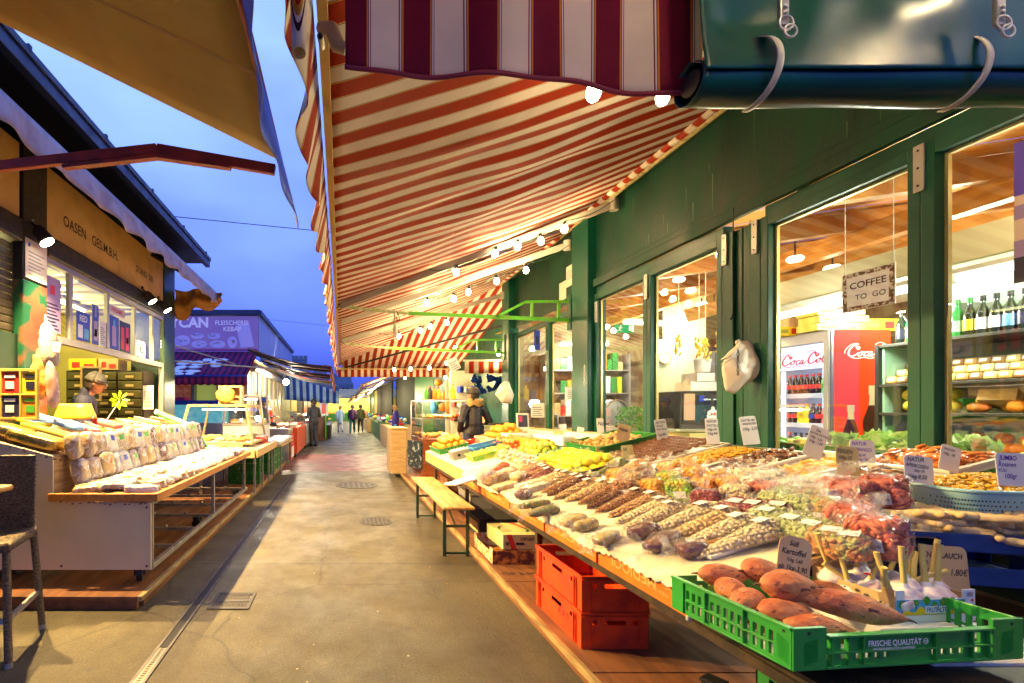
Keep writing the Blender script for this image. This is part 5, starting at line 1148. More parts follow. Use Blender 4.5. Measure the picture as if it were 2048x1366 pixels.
def cola(mb,M,m=None):
 """flowing script wordmark drawn as brush strokes, unit height about 1, width about 3.6"""
 A = M@Matrix(((1,.28,0,0),(0,1,0,0),(0,0,1,0),(0,0,0,1)))
 S = lambda pts,w_=.13:mb.ribbon(pts,w_,A,m)
 S([(.75,.85),(.9,.72),(.78,.6),(.5,.98),(.2,.8),(.05,.45),(.12,.12),(.4,-.02),(.75,.12),(.95,.3)],.17)
 S([(-.25,.2),(-.3,.5),(.0,.95),(.45,1.12),(.8,1.02)],.08)
 S([(1.2,.35),(1.05,.3),(.95,.12),(1.08,0),(1.25,.1),(1.28,.3),(1.15,.4),(1.35,.38),(1.5,.3)])
 S([(1.78,.32),(1.66,.4),(1.52,.25),(1.5,.06),(1.62,-.02),(1.85,.14)])
 S([(2.14,.35),(2.0,.4),(1.88,.22),(1.9,.03),(2.02,.02),(2.14,.3),(2.12,.05),(2.22,0),(2.4,.2)])
 S([(2.36,.25),(2.55,.28)],.09)
 S([(3.3,.88),(3.45,.76),(3.3,.62),(3.02,1.0),(2.75,.8),(2.62,.45),(2.68,.12),(2.95,-.02),(3.25,.12),(3.4,.3)],.17)
 S([(2.2,1.0),(2.5,1.2),(2.9,1.15),(3.3,.9)],.07)
 S([(3.66,.35),(3.5,.3),(3.42,.12),(3.55,0),(3.7,.1),(3.73,.3),(3.62,.4),(3.8,.38)])
 S([(3.85,.2),(4.05,.6),(4.1,.95),(3.98,.9),(3.92,.3),(4.0,.0),(4.15,.12)])
 S([(4.42,.35),(4.28,.4),(4.16,.22),(4.18,.03),(4.3,.02),(4.42,.3),(4.4,.05),(4.5,0),(4.65,.15)])
 S([(.35,-.1),(.9,-.22),(1.5,-.12),(2.1,-.2),(2.5,-.12)],.1)
mb = MB(); cola(mb,frame((FX+.010,FY1-.06,1.92),(0,-1,0),(0,0,1))@Matrix.Scale(.112,4)); mb.build('lettering',mat('red_script',(.7,.01,.02),.4),hd_)
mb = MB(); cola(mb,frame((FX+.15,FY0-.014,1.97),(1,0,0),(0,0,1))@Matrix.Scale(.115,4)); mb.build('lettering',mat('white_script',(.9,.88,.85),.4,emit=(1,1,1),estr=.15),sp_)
def flat_bottle(mb,x,z,h,ml,mc,y):
 pr = [(.13,0),(.15,.1),(.12,.3),(.15,.42),(.15,.5),(.07,.72),(.055,.86),(.07,.87),(.07,1.)]
 def part(a,b,m_):
  q = [(w_,t_)for w_,t_ in pr if a<=t_<=b]
  vs = [(x-w_*h,y,z+t_*h)for w_,t_ in q]+[(x+w_*h,y,z+t_*h)for w_,t_ in q]
  n = len(q); mb.add(vs,[(i,n+i,n+i+1,i+1)for i in range(n-1)],m_)
 part(0,.5,ml); part(.5,.72,ml); part(.72,1.0,mc)
mb = MB(); flat_bottle(mb,FX+.19,.95,.52,0,1,FY0-.0135); flat_bottle(mb,FX+.42,.95,.72,0,1,FY0-.0145)
mb.build('print',[mat('cola_brown',(.05,.008,.003),.3),mat('bottle_glassy',(.62,.5,.3),.3)],sp_)
for j,z in enumerate((.62,.94,1.26,1.58)):
 mb = MB(); mb.box(FX+.04,FX+.5,FY0+.05,FY1-.02,z-.02,z-.004); mb.box(FX+.035,FX+.04,FY0+.05,FY1-.02,z-.03,z+.02); mb.build('shelf',mat('fridge_shelf',(.5,.55,.7),.3,emit=(.5,.6,1),estr=.3),fr_t)
mb = MB(); mb.box(FX+.03,FX+.05,FY1-.07,FY1-.045,.3,1.85); mb.build('light_strip',glow('cold_strip',(.75,.85,1.),9),fr_t)
def soda(nm,body,cap,label):
 t = thing('soda_bottle','x','bottle',(0,0,0)); mb = MB(); mb.lathe([(.028,0),(.033,.02),(.028,.07),(.033,.11),(.03,.15),(.012,.19),(.012,.2)],n=10); mb.build('bottle',body,t)
 mb = MB(); mb.lathe([(.0345,.07),(.0345,.115)],n=10,caps=False); mb.build('label',label,t); mb = MB(); mb.lathe([(.015,.2),(.015,.222)],n=8); mb.build('cap',cap,t); return Proto(t)
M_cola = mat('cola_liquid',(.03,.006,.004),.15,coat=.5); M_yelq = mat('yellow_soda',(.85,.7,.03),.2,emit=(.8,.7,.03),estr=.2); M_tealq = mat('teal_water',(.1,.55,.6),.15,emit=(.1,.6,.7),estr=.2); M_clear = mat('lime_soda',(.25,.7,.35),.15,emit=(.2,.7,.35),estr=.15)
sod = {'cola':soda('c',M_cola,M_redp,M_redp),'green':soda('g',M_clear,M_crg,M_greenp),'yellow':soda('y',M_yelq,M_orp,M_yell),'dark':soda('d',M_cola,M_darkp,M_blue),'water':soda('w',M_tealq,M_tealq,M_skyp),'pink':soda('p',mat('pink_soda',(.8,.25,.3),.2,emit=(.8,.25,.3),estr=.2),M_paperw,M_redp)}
rows_ = [['water']*5+['green']*3,['cola','dark','dark','dark','water','water','pink','water'],['cola','cola','yellow','yellow','dark','cola','pink','pink'],['cola']*6+['green']*2]
lb_ = ['bottom','second','third','top']
for j,z in enumerate((.62,.94,1.26,1.58)):
 for i,k in enumerate(rows_[j]):
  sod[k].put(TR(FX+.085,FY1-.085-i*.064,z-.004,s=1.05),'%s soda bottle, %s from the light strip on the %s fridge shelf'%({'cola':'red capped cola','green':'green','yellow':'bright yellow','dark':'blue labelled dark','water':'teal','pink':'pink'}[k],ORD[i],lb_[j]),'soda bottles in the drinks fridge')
poster('sticker','sheet of payment stickers on the green frame by the fridge',frame(W(1537,740,3.58),(0,-1,0),(0,0,1)),.1,.24,M_darkp,[('b',.05,.84,.95,.98,M_paperw),('b',.5,.55,.9,.8,M_yell),('b',.1,.3,.9,.5,M_paperw),('t','VISA',.15,.05,.04,M_skyp),('t','VISA',.15,.34,.035,M_blue),('b',.1,.6,.4,.75,M_skyp)],'stickers')
yc = [(W(1636,662,4.75),.5,.075,M_goldp),(W(1640,643,4.75),.52,.075,M_goldp),(W(1636,625,4.75),.5,.075,M_goldp),(W(1730,648,4.8),.4,.13,M_yell),(W(1560,655,5.1),.25,.10,M_yell),(W(1580,636,5.15),.3,.12,M_kraft),(W(1535,648,5.5),.25,.22,M_paperw)]
for k,(p,w_,h_,m_)in enumerate(yc):
 x,z = p.x,2.245+[0,.08,.16,0,0,0,0][k]
 y = p.y
 cart(['long yellow fruit carton at the bottom of the pile of three on the fridge','long yellow fruit carton in the middle of the pile of three','long yellow fruit carton on top of the pile of three','golden carton against the wall on top of the fridge','small yellow carton over the lit fridge front','brown carton behind the small yellow one','white carton beyond the fridge top'][k],TR(x+w_/2,y+.12,z+(.09 if k==5 else 0)),w_,.22,h_,m_,[('front',.55,.2,.8,.8,M_redp),('front',.08,.3,.4,.7,mat('olive_print',(.3,.3,.05),.5))]if k<5 else None)
# shelf rack in front
SX,SY0,SY1 = 4.25,2.35,3.63
sh = thing('shelf_rack','mint lined shop shelf with bottles, spice tubs and fruit','shelf',(SX,3.0,0))
M_mint = mat('mint_board',(.42,.72,.5),.45)
mb = MB(); mb.box(SX+.01,SX+.5,SY1-.02,SY1,.3,1.93); mb.box(SX+.5,SX+.52,SY0,SY1,.3,1.45); mb.box(SX+.5,SX+.52,SY0,SY1,1.62,2.4); mb.build('panel',M_mint,sh)
for z in(1.93,1.62,1.40,1.12,.8):
 mb = MB(); mb.box(SX-.015,SX+.5,SY0,SY1+.01,z-.022,z); mb.build('shelf',mat('dark_shelf',(.03,.03,.025),.4),sh,bevel=.003)
for y in(SY0,SY1+.005):mb = MB(); mb.box(SX-.02,SX+.01,y-.01,y+.015,.3,1.93); mb.build('upright',M_black,sh)
for k,(i,j)in enumerate(((0,0),(1,0),(1,1),(0,1))):
 p = Vector((SX+.05,3.55-i*.17,1.932+j*.125)); t = thing('carton',['red and white pomegranate carton at the shelf corner, lower one','red and white pomegranate carton beside it toward the post, lower one','red and white pomegranate carton upper one by the post','red and white pomegranate carton upper one set back at the corner'][k],'box',p,'red and white cartons on the shelf')
 mb = MB(); mb.box(p.x+(.1 if k==3 else 0),p.x+.3,p.y-.155,p.y,p.z,p.z+.12); o = mb.build('body',M_paperw,t,bevel=.002)
 mb = MB(); xx = p.x-.002+(.1 if k==3 else 0); mb.add([(xx,p.y,p.z),(xx,p.y-.155,p.z),(xx,p.y-.155,p.z+.025),(xx,p.y,p.z+.025)],[(0,1,2,3)],0); mb.add([(xx,p.y,p.z+.1),(xx,p.y-.155,p.z+.1),(xx,p.y-.155,p.z+.12),(xx,p.y,p.z+.12)],[(0,1,2,3)],0); mb.text('NAR',frame((xx-.001,p.y-.03,p.z+.04),(0,-1,0),(0,0,1)),.05,0,bold=.03)
 mb.build('print',[M_redp],t)
def wine(m_,lab,cap):
 t = thing('wine_bottle','x','bottle',(0,0,0)); mb = MB(); mb.lathe([(.036,0),(.038,.01),(.038,.17),(.03,.2),(.014,.235),(.0135,.29),(.016,.292),(.016,.305)],n=14); mb.build('bottle',m_,t)
 mb = MB(); mb.lathe([(.0386,.04),(.0386,.13)],n=14,caps=False); mb.build('label',lab,t); mb = MB(); mb.lathe([(.0165,.262),(.0168,.308)],n=10); mb.build('cap',cap,t); return Proto(t)
M_dg = mat('dark_bottle',(.012,.02,.012),.08,coat=.8); M_gg = mat('green_bottle',(.02,.28,.06),.08,coat=.8); M_rg = mat('amber_bottle',(.3,.07,.02),.08,coat=.8)
wn = [wine(M_dg,M_paperw,M_black),wine(M_dg,M_skyp if 0 else mat('blue_label',(.1,.25,.6),.5),M_black),wine(M_dg,M_darkp,M_black),wine(M_gg,mat('green_label',(.35,.75,.45),.5),M_crg),wine(M_rg,mat('rose_label',(.8,.4,.3),.5),M_white),wine(M_dg,M_yell,M_crg)]
wl = ['dark bottle with a white label','dark bottle with a blue label','slim dark bottle with a black label','green bottle with a green label','amber bottle with a rose label','dark bottle with a yellow label']
sq = [5,4,5,4,3,3,3,2,1,0,0,5,3,2,1,0,3,2]
for i,k in enumerate(sq):
 wn[k].put(TR(SX+.06,2.45+i*.064,1.931,s=.84),'%s, %s from the shop end on the top shelf'%(wl[k],ORD[i]),'bottles standing on the top shelf')
tb = []
for k,m_ in enumerate((mat('spice_grey',(.4,.36,.3),.5),mat('spice_amber',(.7,.4,.1),.5),mat('spice_yellow',(.8,.68,.25),.5),mat('spice_brown',(.35,.18,.06),.5))):
 t = thing('spice_tub','x','tub',(0,0,0)); mb = MB(); pillow(mb,(0,0,.035),(.04,.045,.036),.25,.3,6); mb.build('tub',m_,t); mb = MB(); mb.box(-.0425,-.041,-.026,.026,.022,.052); mb.build('label',M_paperw,t); tb.append(Proto(t))
for j in range(3):
 for i in range(18):
  k = rnd.randrange(4)
  tb[k].put(TR(SX+.04+j*.075,2.42+i*.068,1.622+j*.055,0,0,.25,.72),'small square spice tub with a white label on the %s step under the bottles'%['lower','middle','upper'][j],'spice tubs on the %s step'%['lower','middle','upper'][j])
mb = MB(); prism(mb,[(SX,1.6205),(SX+.3,1.6205),(SX+.3,1.74),(SX+.09,1.66)],2.36,3.7)if 0 else None
def fruit(name,label,m_,r,stem=True,sc=(1,1,1),jit=.05,tip=0.):
 t = thing(name,label,name,(0,0,0)); mb = MB()
 V,Fc = ico(3); vs = []
 for p in V:
  k = 1+jit*noise.noise(p*2.2)
  q = Vector((p.x*r*sc[0]*k,p.y*r*sc[1]*k,p.z*r*sc[2]*k+r*sc[2]))
  if tip:q.x += tip*r*max(0,abs(p.x)-.82)*3*(1 if p.x>0 else-1)
  vs.append(q)
 mb.add(vs,Fc,smooth=True); mb.build('flesh',m_,t)
 if stem:mb = MB(); mb.tube([(0,0,r*sc[2]*1.96),(0,0,r*sc[2]*2.02)],r*.1,6); mb.build('stem',M_greenp,t)
 return Proto(t)
M_orange = mat('orange_peel',(.92,.32,.02),.42,bump=.35,bscale=260,c2=(.85,.24,.01),nscale=20)
M_lemon = mat('lemon_peel',(.92,.72,.03),.4,bump=.35,bscale=220,c2=(.85,.62,.02),nscale=15)
M_lime = mat('lime_peel',(.45,.6,.04),.4,bump=.3,bscale=220); M_apple = mat('apple_skin',(.6,.08,.03),.3,c2=(.75,.5,.1),nscale=14)
F_orange = fruit('orange','x',M_orange,.042); F_lemon = fruit('lemon','x',M_lemon,.033,False,(1.25,1,1),.04,1.); F_lime = fruit('lime','x',M_lime,.03,False,(1.2,1,1),.04,1.)
F_apple = fruit('apple','x',M_apple,.036); F_mango = fruit('mango','x',mat('mango_skin',(.75,.2,.04),.35,c2=(.35,.4,.06),nscale=8),.045,False,(1.35,.9,.8)); F_melon = fruit('melon','x',mat('melon_skin',(.9,.7,.08),.4,bump=.2),.06,False,(1.2,1,1))
for i in range(9):(F_mango if i%3 else F_orange).put(TR(SX+.1+.1*(i%2),2.42+i*.09,1.402,rnd.random()*6),'fruit in the mixed row of mangoes and oranges on the fruit shelf','mixed fruit on the shelf')
for i in range(7):F_melon.put(TR(SX+.1+.1*(i%2),3.28+(i%4)*.11,1.402+(.085 if i>3 else 0),rnd.random()*6,s=.8),'yellow melon in the little heap beside the mint panel','yellow melons on the shelf')
for i in range(34):
 f = [F_apple,F_orange,F_lemon,F_mango][rnd.randrange(4)]
 f.put(TR(SX+.06+rnd.random()*.3,2.42+(i%17)*.078,1.122+(.06 if i>16 else 0),rnd.random()*6),'piece of fruit in the crowded lowest visible shelf behind the window','fruit crowding the low shelf')
cart('brown card tray among the fruit on the shelf',TR(SX+.12,3.05,1.46,.3,0,.4),.14,.16,.08,M_kraft)
cart('crumpled blue wrapper below the yellow melons',TR(SX+.02,3.42,1.125,.3,0,.3),.1,.16,.07,M_blue)
sc_ = thing('hanging_sign','COFFEE TO GO card hanging inside the window','sign',(3.12,2.7,2.1))
Mc = frame((3.12,2.865,2.02),(0,-1,0),(0,0,1))
mb = MB(Mc); mb.box(0,.275,0,.235,-.002,.002,0); mb.build('card',M_paperw,sc_)
mb = MB(Mc); mb.box(.005,.27,.005,.23,.0025,.004,0); mb.build('border',mat('coffee_bean_border',(.8,.76,.66),.6,c2=(.13,.06,.03),nscale=60,nlo=.47,nhi=.5),sc_)
mb = MB(Mc)
mb.add([(.03,.03,.0045),(.245,.025,.0045),(.25,.205,.0045),(.025,.21,.0045)],[(0,1,2,3)],0); mb.M = None
mb.text('COFFEE',Mc@Matrix.Translation((.045,.135,.0055)),.055,1,bold=.02); mb.text('TO  GO',Mc@Matrix.Translation((.075,.065,.0055)),.045,1,bold=.01); mb.build('print',[mat('bright_card',(.9,.88,.84),.5,emit=(1,.95,.8),estr=.12),M_ink],sc_)
mb = MB(); mb.tube([(3.12,2.85,2.255),(3.12,2.85,2.93)],.002,4); mb.tube([(3.12,2.6,2.255),(3.12,2.6,2.93)],.002,4); mb.build('string',M_white,sc_)
poster('poster','big photo poster in blue, cream and grey at the window edge',frame((2.985,2.04,1.98),(0,-1,0),(0,0,1)),.42,.62,mat('poster_cream',(.8,.62,.48),.4),[('b',0,.62,1,1,mat('poster_blue',(.1,.06,.6),.4)),('b',0,.0,1,.18,M_darkp),('b',0,.18,.7,.3,M_lilac),('b',0,.45,.8,.55,M_lilac)])
# other things inside
t = thing('wall_clock','round white clock on the pale pillar','clock',W(1327,716,6.4))
p = W(1327,716,6.4); mb = MB(frame(p,(1,0,0),(0,0,1))); mb.lathe([(.085,0),(.085,.03),(.075,.035),(.075,.022)],n=28,smooth=False,caps=False); mb.build('frame',M_cream,t)
mb = MB(frame(p,(1,0,0),(0,0,1))); mb.lathe([(.076,.02),(.001,.02)],n=28,smooth=False,caps=False); mb.build('dial',M_paperw,t)
mb = MB(frame(p,(1,0,0),(0,0,1))); mb.bar((0,0,.024),(.03,-.03,.024),.006,.002,up=(0,0,1)); mb.bar((0,0,.024),(-.02,-.055,.024),.005,.002,up=(0,0,1)); mb.build('hand',M_ink,t)
GB('pillar_cladding',M_int,lambda b:b.box(W(1308,0,6.42).x,W(1352,0,6.42).x,6.42,6.45,.1,2.4))
t = thing('exit_sign','lit green exit sign with a running figure','sign',W(1248,657,6.9)); p = W(1231,665,6.9)
mb = MB(); mb.box(p.x,p.x+.28,p.y,p.y+.03,p.z,p.z+.12,0); mb.box(p.x+.2,p.x+.225,p.y-.004,p.y-.001,p.z+.03,p.z+.1,1); mb.box(p.x+.24,p.x+.27,p.y-.004,p.y-.001,p.z+.01,p.z+.11,1)
q = lambda x,z:(p.x+x,p.y-.003,p.z+z)
for a,b_ in((q(.07,.085),q(.06,.055)),(q(.06,.055),q(.04,.02)),(q(.06,.055),q(.085,.02)),(q(.07,.08),q(.1,.065)),(q(.07,.08),q(.04,.07))):mb.bar(a,b_,.008,.01,1,up=(0,1,0))
mb.ell(q(.076,.1),(.01,.003,.01),1,1); mb.build('panel',[glow('exit_green',(.02,.5,.15),1.2),M_paperw],t)
t = thing('yoghurt_machine','black frozen yoghurt machine with a cup picture on its front','machine',W(1400,820,5.2)); a = W(1362,858,5.2); b_ = W(1446,782,5.2)
mb = MB(); mb.box(a.x,b_.x,5.2,5.6,a.z,b_.z); mb.build('body',M_black,t,bevel=.01)
mb = MB(); mb.box(a.x+.03,a.x+.15,5.19,5.199,a.z+.1,b_.z-.03,0); mb.box(a.x+.2,a.x+.26,5.19,5.199,b_.z-.12,b_.z-.05,1)
cx = b_.x-.12; cz = a.z+.12; mb.add([(cx-.07,5.195,cz+.04),(cx+.07,5.195,cz+.04),(cx+.05,5.195,cz-.05),(cx-.05,5.195,cz-.05)],[(0,1,2,3)],2)
for dx,dz,r_,k in((-.035,.06,.03,2),(.0,.075,.035,2),(.035,.06,.03,2),(0,.115,.02,2),(.02,.055,.015,3),(-.02,.052,.014,3)):mb.ell((cx+dx,5.193-k*.001,cz+dz),(r_,.003,r_),2,k)
mb.text('Frozen Yogurt',frame((cx-.06,5.19,cz-.02),(1,0,0),(0,0,1)),.02,1)
mb.build('print',[mat('poster_tan',(.6,.35,.22),.4),M_blue,M_paperw,M_redp],t)
for k,(px,py,w_,h_)in enumerate(((1375,778,.36,.12),(1388,757,.2,.1),(1391,736,.17,.14))):
 p = W(px,py,5.3); t = thing('white_tub',['white cup cartons lying on the yoghurt machine','stack of white lids on the cartons','white round tub topping the stack'][k],'tub',p); mb = MB()
 if k==2:mb.lathe([(.07,0),(.085,h_),(.09,h_+.01)],(p.x+.08,p.y,b_.z+.22),16)
 else:mb.box(p.x,p.x+w_,5.25,5.5,b_.z+.005+k*.11,b_.z+.11+k*.10)
 mb.build('body',M_white,t)
GB('service_counter',mat('pale_oak',(.7,.55,.22),.5),lambda b:(b.box(3.9,4.5,5.15,5.7,.1,1.16),),bevel=.006)
GB('counter_front',mat('grey_counter',(.35,.37,.3),.35,metal=.4),lambda b:(b.box(4.0,4.6,4.9,5.1,.1,1.12),b.box(3.25,3.8,5.9,6.9,.1,1.05)),bevel=.006)
for k,(px,py,l_)in enumerate(((1357,690,.22),(1398,696,.2),(1411,700,.24),(1437,690,.24))):
 p = W(px,py,4.9); t = thing('pepper_string','string of dried yellow peppers, %s from the clock'%ORD[k],'dried peppers',p,'strings of dried peppers hanging in the shop'); mb = MB(); rr = random.Random(k)
 for q in range(16):mb.ell((p.x+rr.uniform(-.03,.03),p.y+rr.uniform(-.03,.03),p.z+l_/2-q/16*l_),(.012,.012,.03),1,R_=Euler((rr.uniform(-.8,.8),rr.uniform(-.8,.8),0)).to_matrix())
 mb.build('pepper',mat('dried_yellow_pepper',(.75,.5,.05),.5),t); mb = MB(); mb.tube([(p.x,p.y,p.z+l_/2),(p.x,p.y,2.9)],.003,4); mb.build('string',M_paper,t)
t = thing('slicer','steel slicing machine seen through the third window','machine',W(1240,830,5.9)); p = W(1240,815,5.9)
mb = MB(); mb.box(p.x-.25,p.x+.2,5.9,6.3,1.06,1.2); mb.build('base',M_steel,t,bevel=.03); mb = MB(); mb.tube([(p.x-.05,5.95,1.38),(p.x-.05,6.0,1.38)],.17,24); mb.build('blade',M_steel,t); mb = MB(); mb.grid(lambda u,v:(p.x-.22+.4*u,5.9+.2*v,1.25+.3*math.sin(PI*u)**.6),12,3); mb.build('cover',M_steel,t,solid=.01)
t = thing('herb_pot','bushy green herbs in an orange pot inside the window','plant',(3.3,4.75,.9)); mb = MB(); c = W(1262,872,5.05); mb.lathe([(.05,0),(.07,.1)],(c.x,c.y,c.z-.06),14); mb.build('pot',M_orp,t)
mb = MB(); rr = random.Random(4)
for k in range(520):
 a = rr.uniform(0,6.28); r_ = rr.random()**.5*.15; z = rr.uniform(.02,.32); q = Vector((c.x+r_*math.cos(a),c.y+r_*math.sin(a)*.8,c.z+z)); s = rr.uniform(.008,.018); Rm = Euler((rr.uniform(0,6),rr.uniform(0,6),rr.uniform(0,6))).to_matrix()
 mb.add([q+Rm@Vector(v)for v in((-s,0,0),(0,-s,0),(s,0,.004),(0,s,0))],[(0,1,2,3)])
mb.build('leaves',mat('parsley_leaf',(.07,.3,.02),.5,transl=.3,c2=(.03,.16,.01),nscale=20),t)
for k,(px,py,w_,h_,m_,l_)in enumerate(((1068,700,.09,.3,M_blue,'blue scissors shaped hanger on the end bay glass'),(1062,835,.2,.22,M_paperw,'small framed notice in the end bay'),(1130,800,.3,.18,M_paperw,'white ENGLS card in the end bay'))):
 p = W(px,py,7.0 if k<2 else 6.3)
 poster('notice',l_,frame((p.x,p.y,p.z),(1,0,0),(0,0,1)),w_,h_,m_,lines(5,mat('grey_print',(.3,.3,.32),.6))if k else[('b',.3,.3,.7,.7,M_darkp)])
for k,px in enumerate((1045,1105)):
 p = W(px,862,6.9); t = thing('tablet_stand','white framed payment terminal board standing in the end bay, %s from the post'%ORD[k],'display stand',p); mb = MB(TR(p.x,p.y,p.z,0,-.1)); mb.box(-.08,.1,0,.02,0,.27,0); mb.box(-.06,.08,-.004,-.001,.06,.24,1); mb.box(-.05,.0,-.008,-.005,.14,.22,2)
 mb.build('panel',[M_paperw,M_darkp,mat('magenta_print',(.7,.05,.25),.5)],t)
for k,(px,py,w_,h_)in enumerate(((1113,580,.12,.19),(1132,552,.13,.21))):
 p = W(px,py,6.3-k*.2); poster('notice',['blank cream sheet taped to the dark fascia','printed cream sheet taped a little higher on the dark fascia'][k],frame((XW+.055,p.y+.15,2.94+k*.14),(0,-1,0),(0,0,1)),w_*1.6,h_*1.3,mat('cream_sheet',(.75,.6,.48),.6),lines(5,mat('grey_print',(.3,.3,.32),.6),.35,.8)if k else None)
rr = random.Random(91)
for k,(x0,y0,L_,ax,lb)in enumerate(((3.6,8.0,1.4,0,'stocked steel shelf at the end wall of the shop'),(6.2,7.6,1.8,0,'tall stocked shelf deep inside the shop'),(7.6,4.6,2.4,1,'long stocked shelf along the back of the shop'))):
 t = thing('stock_shelf',lb,'shelf',(x0,y0,0)); D = .3
 P_ = (lambda a,d,z:(x0+a,y0+d,z))if ax==0 else(lambda a,d,z:(x0+d,y0-L_/2+a,z))
 def bx(mb,a0,a1,d0,d1,z0,z1,m=None):p,q = P_(a0,d0,z0),P_(a1,d1,z1); mb.box(p[0],q[0],p[1],q[1],z0,z1,m)
 mb = MB(); [bx(mb,0,L_,0,D,z,z+.02)for z in(.5,.9,1.3,1.7,2.1)]; bx(mb,-.03,0,0,D,.1,2.4); bx(mb,L_,L_+.03,0,D,.1,2.4); mb.build('frame',M_alu,t)
 mb = MB(); cs = [M_redp,M_yell,M_crg,M_paperw,M_orp,M_cola,M_kraft]
 for z in(.92,1.32,1.72,2.12):
  a = .02
  while a<L_-.15:w_ = rr.uniform(.05,.13); bx(mb,a,a+w_,.02,.2,z,z+rr.uniform(.12,.3),rr.randrange(7)); a += w_+.012
 tag(mb.build('stock',cs,t),kind='stuff')
# striped awnings
CR,RS,DK,YL = (.82,.70,.58),(.34,.022,.004),(.05,.01,.01),(.72,.32,.03)
ST = [(0,CR),(.43,DK),(.445,CR),(.455,DK),(.465,YL),(.49,RS),(.95,YL),(.972,CR),(.982,DK)]
MAR = (.19,.006,.028)
ST2 = [(0,(.85,.70,.62)),(.43,MAR),(.45,(.8,.75,.75)),(.475,MAR),(.485,(.75,.25,.03)),(.51,MAR),(.93,(.75,.25,.03)),(.955,MAR),(.965,(.8,.75,.75)),(.985,MAR)]
M_st = stripes('rust_cream_stripes',1,.186,.15,ST,transl=.2)
M_stx = stripes('rust_cream_stripes_across',0,.186,.1,ST,transl=.2)
M_stm = stripes('maroon_stripes',0,.166,.25,ST2,transl=.35)
ZF,XF = 2.75,-.065
zr = lambda X:ZF+.3426*(X-XF)
def awn(label,y0,y1,dz,seed):
 t = thing('striped_awning',label,'awning',(XF,(y0+y1)/2,3),'rust and cream striped awnings over the tables')
 def fn(u,v):
  X = XF+3.0*v; Y = y0+(y1-y0)*u
  s = .012*math.sin(Y*9+seed)*math.sin(PI*v)**.5*(1-v)+(.034*noise.noise(Vector((Y*3.5,X*1.2,seed)))-.03*abs(math.sin((Y-1.2)*1.35))**.5)*math.sin(PI*v)-.02*math.sin(PI*v)
  return(X,Y+.03*noise.noise(Vector((Y*3,X*1.4,seed+5)))*math.sin(PI*min(1,v*1.3)),zr(X)+s+dz)
 mb = MB(); mb.grid(fn,int((y1-y0)*40),40); mb.build('canopy',M_st,t,solid=.002)
 mb = MB(); mb.box(XF-.015,XF+.02,y0,y1,ZF-.04+dz,ZF+.0+dz); mb.build('front_bar',M_cream,t)
 def vl(u,v):
  Y = y0+(y1-y0)*u; w_ = math.sin(Y*15+seed)*.6+math.sin(Y*7.3)*.5
  return(XF-.03-.035*v*(1+w_)-.02*v,Y+.01*v*w_,ZF+dz+.01-v*(.27+.018*math.sin(Y*17)))
 mb = MB(); mb.grid(vl,int((y1-y0)*60),10); mb.build('valance',M_st,t,solid=.002)
 return t
awn('large rust and cream striped awning over the nut table',1.0,6.0,0,0)
awn('second rust and cream striped awning further down the lane',5.75,13.3,-.05,3)
t = thing('awning_fold','looped end of striped cloth hanging at the awning corner','cloth',(-.12,1.25,2.5))
mb = MB(); mb.grid(lambda u,v:(-.115+.028*math.cos(2*PI*u)*(1-.35*v),1.2+.05*v+.022*math.sin(2*PI*u),2.75-.36*v),24,12); mb.build('cloth',M_st,t,solid=.002)
def arm(label,a,b,m_=M_alu,w_=.045,h_=.075):
 t = thing('awning_support',label,'awning arm',a); mb = MB(); a,b = Vector(a),Vector(b); mb.bar(a,b,w_,h_); mb.build('arm',m_,t,bevel=.006)
 mb = MB(); mb.tube([a-Vector((0,0,.06)),a+Vector((0,0,.06))],.045,10); mb.ell(b,(.03,.03,.04),1); c = a.lerp(b,.55); mb.box(c.x-.03,c.x+.03,c.y-.02,c.y+.02,c.z-.07,c.z+.0); mb.build('joint',m_,t)
M_gp = mat('grey_painted_arm',(.36,.32,.27),.45,rv=.1); M_wp = mat('white_painted_arm',(.75,.7,.6),.4)
arm('grey folding awning arm spanning from the wall to the awning edge',(2.92,4.93,3.62),(0.0,5.75,2.72),M_gp)
arm('white folding awning arm just beyond the grey one',(2.92,5.95,3.55),(0.02,6.55,2.68),M_wp)
arm('grey folding awning arm at the end of the second awning',(2.92,8.35,3.5),(.02,8.3,2.66),M_gp)
t = thing('roller_tube','striped cloth wound on the roller along the shop wall','awning roller',(2.9,4.5,3.72))
mb = MB(); mb.tube([(2.88,1.0+k*.5,3.76)for k in range(11)],.05,14); mb.build('roll',M_st,t)
mb = MB(); mb.tube([(2.86,6.1+k*.5,3.72)for k in range(5)],.05,14); mb.build('roll',M_st,t)
t = thing('cross_awning','striped awning slanting across behind the nut table with a short valance','awning',(1.5,12,2.8))
mb = MB(); mb.grid(lambda u,v:(.02+5.0*u,13.1-5.6*v,2.6+.247*5.6*v+.03*math.sin(u*8)*math.sin(PI*v)),40,20); mb.build('canopy',M_stx,t,solid=.003)
mb = MB(); mb.grid(lambda u,v:(-.1+5.1*u,13.12+.01*math.sin(u*90),2.6-.24*v),80,2); mb.build('valance',M_stx,t,solid=.003)
mb = MB(); mb.box(-.1,5,13.08,13.11,2.57,2.63); mb.build('front_bar',M_cream,t)
mb = MB(); mb.bar((.1,12.8,2.6),(3.0,8.6,3.0),.03,.04); mb.build('strut',M_black,t)
t = thing('short_valance','separate piece of striped valance next to the shop corner','valance',(2.9,8.9,2.4))
mb = MB(); mb.grid(lambda u,v:(2.33+.78*u,8.7+.006*math.sin(u*60),2.34-.23*v),40,2); mb.build('cloth',M_stx,t,solid=.003); mb = MB(); mb.box(2.3,3.15,8.68,8.71,2.34,2.37); mb.build('bar',M_wp,t)
t = thing('awning_valance','maroon and pale striped valance hanging across above the lane','valance',(.45,1.19,2.5))
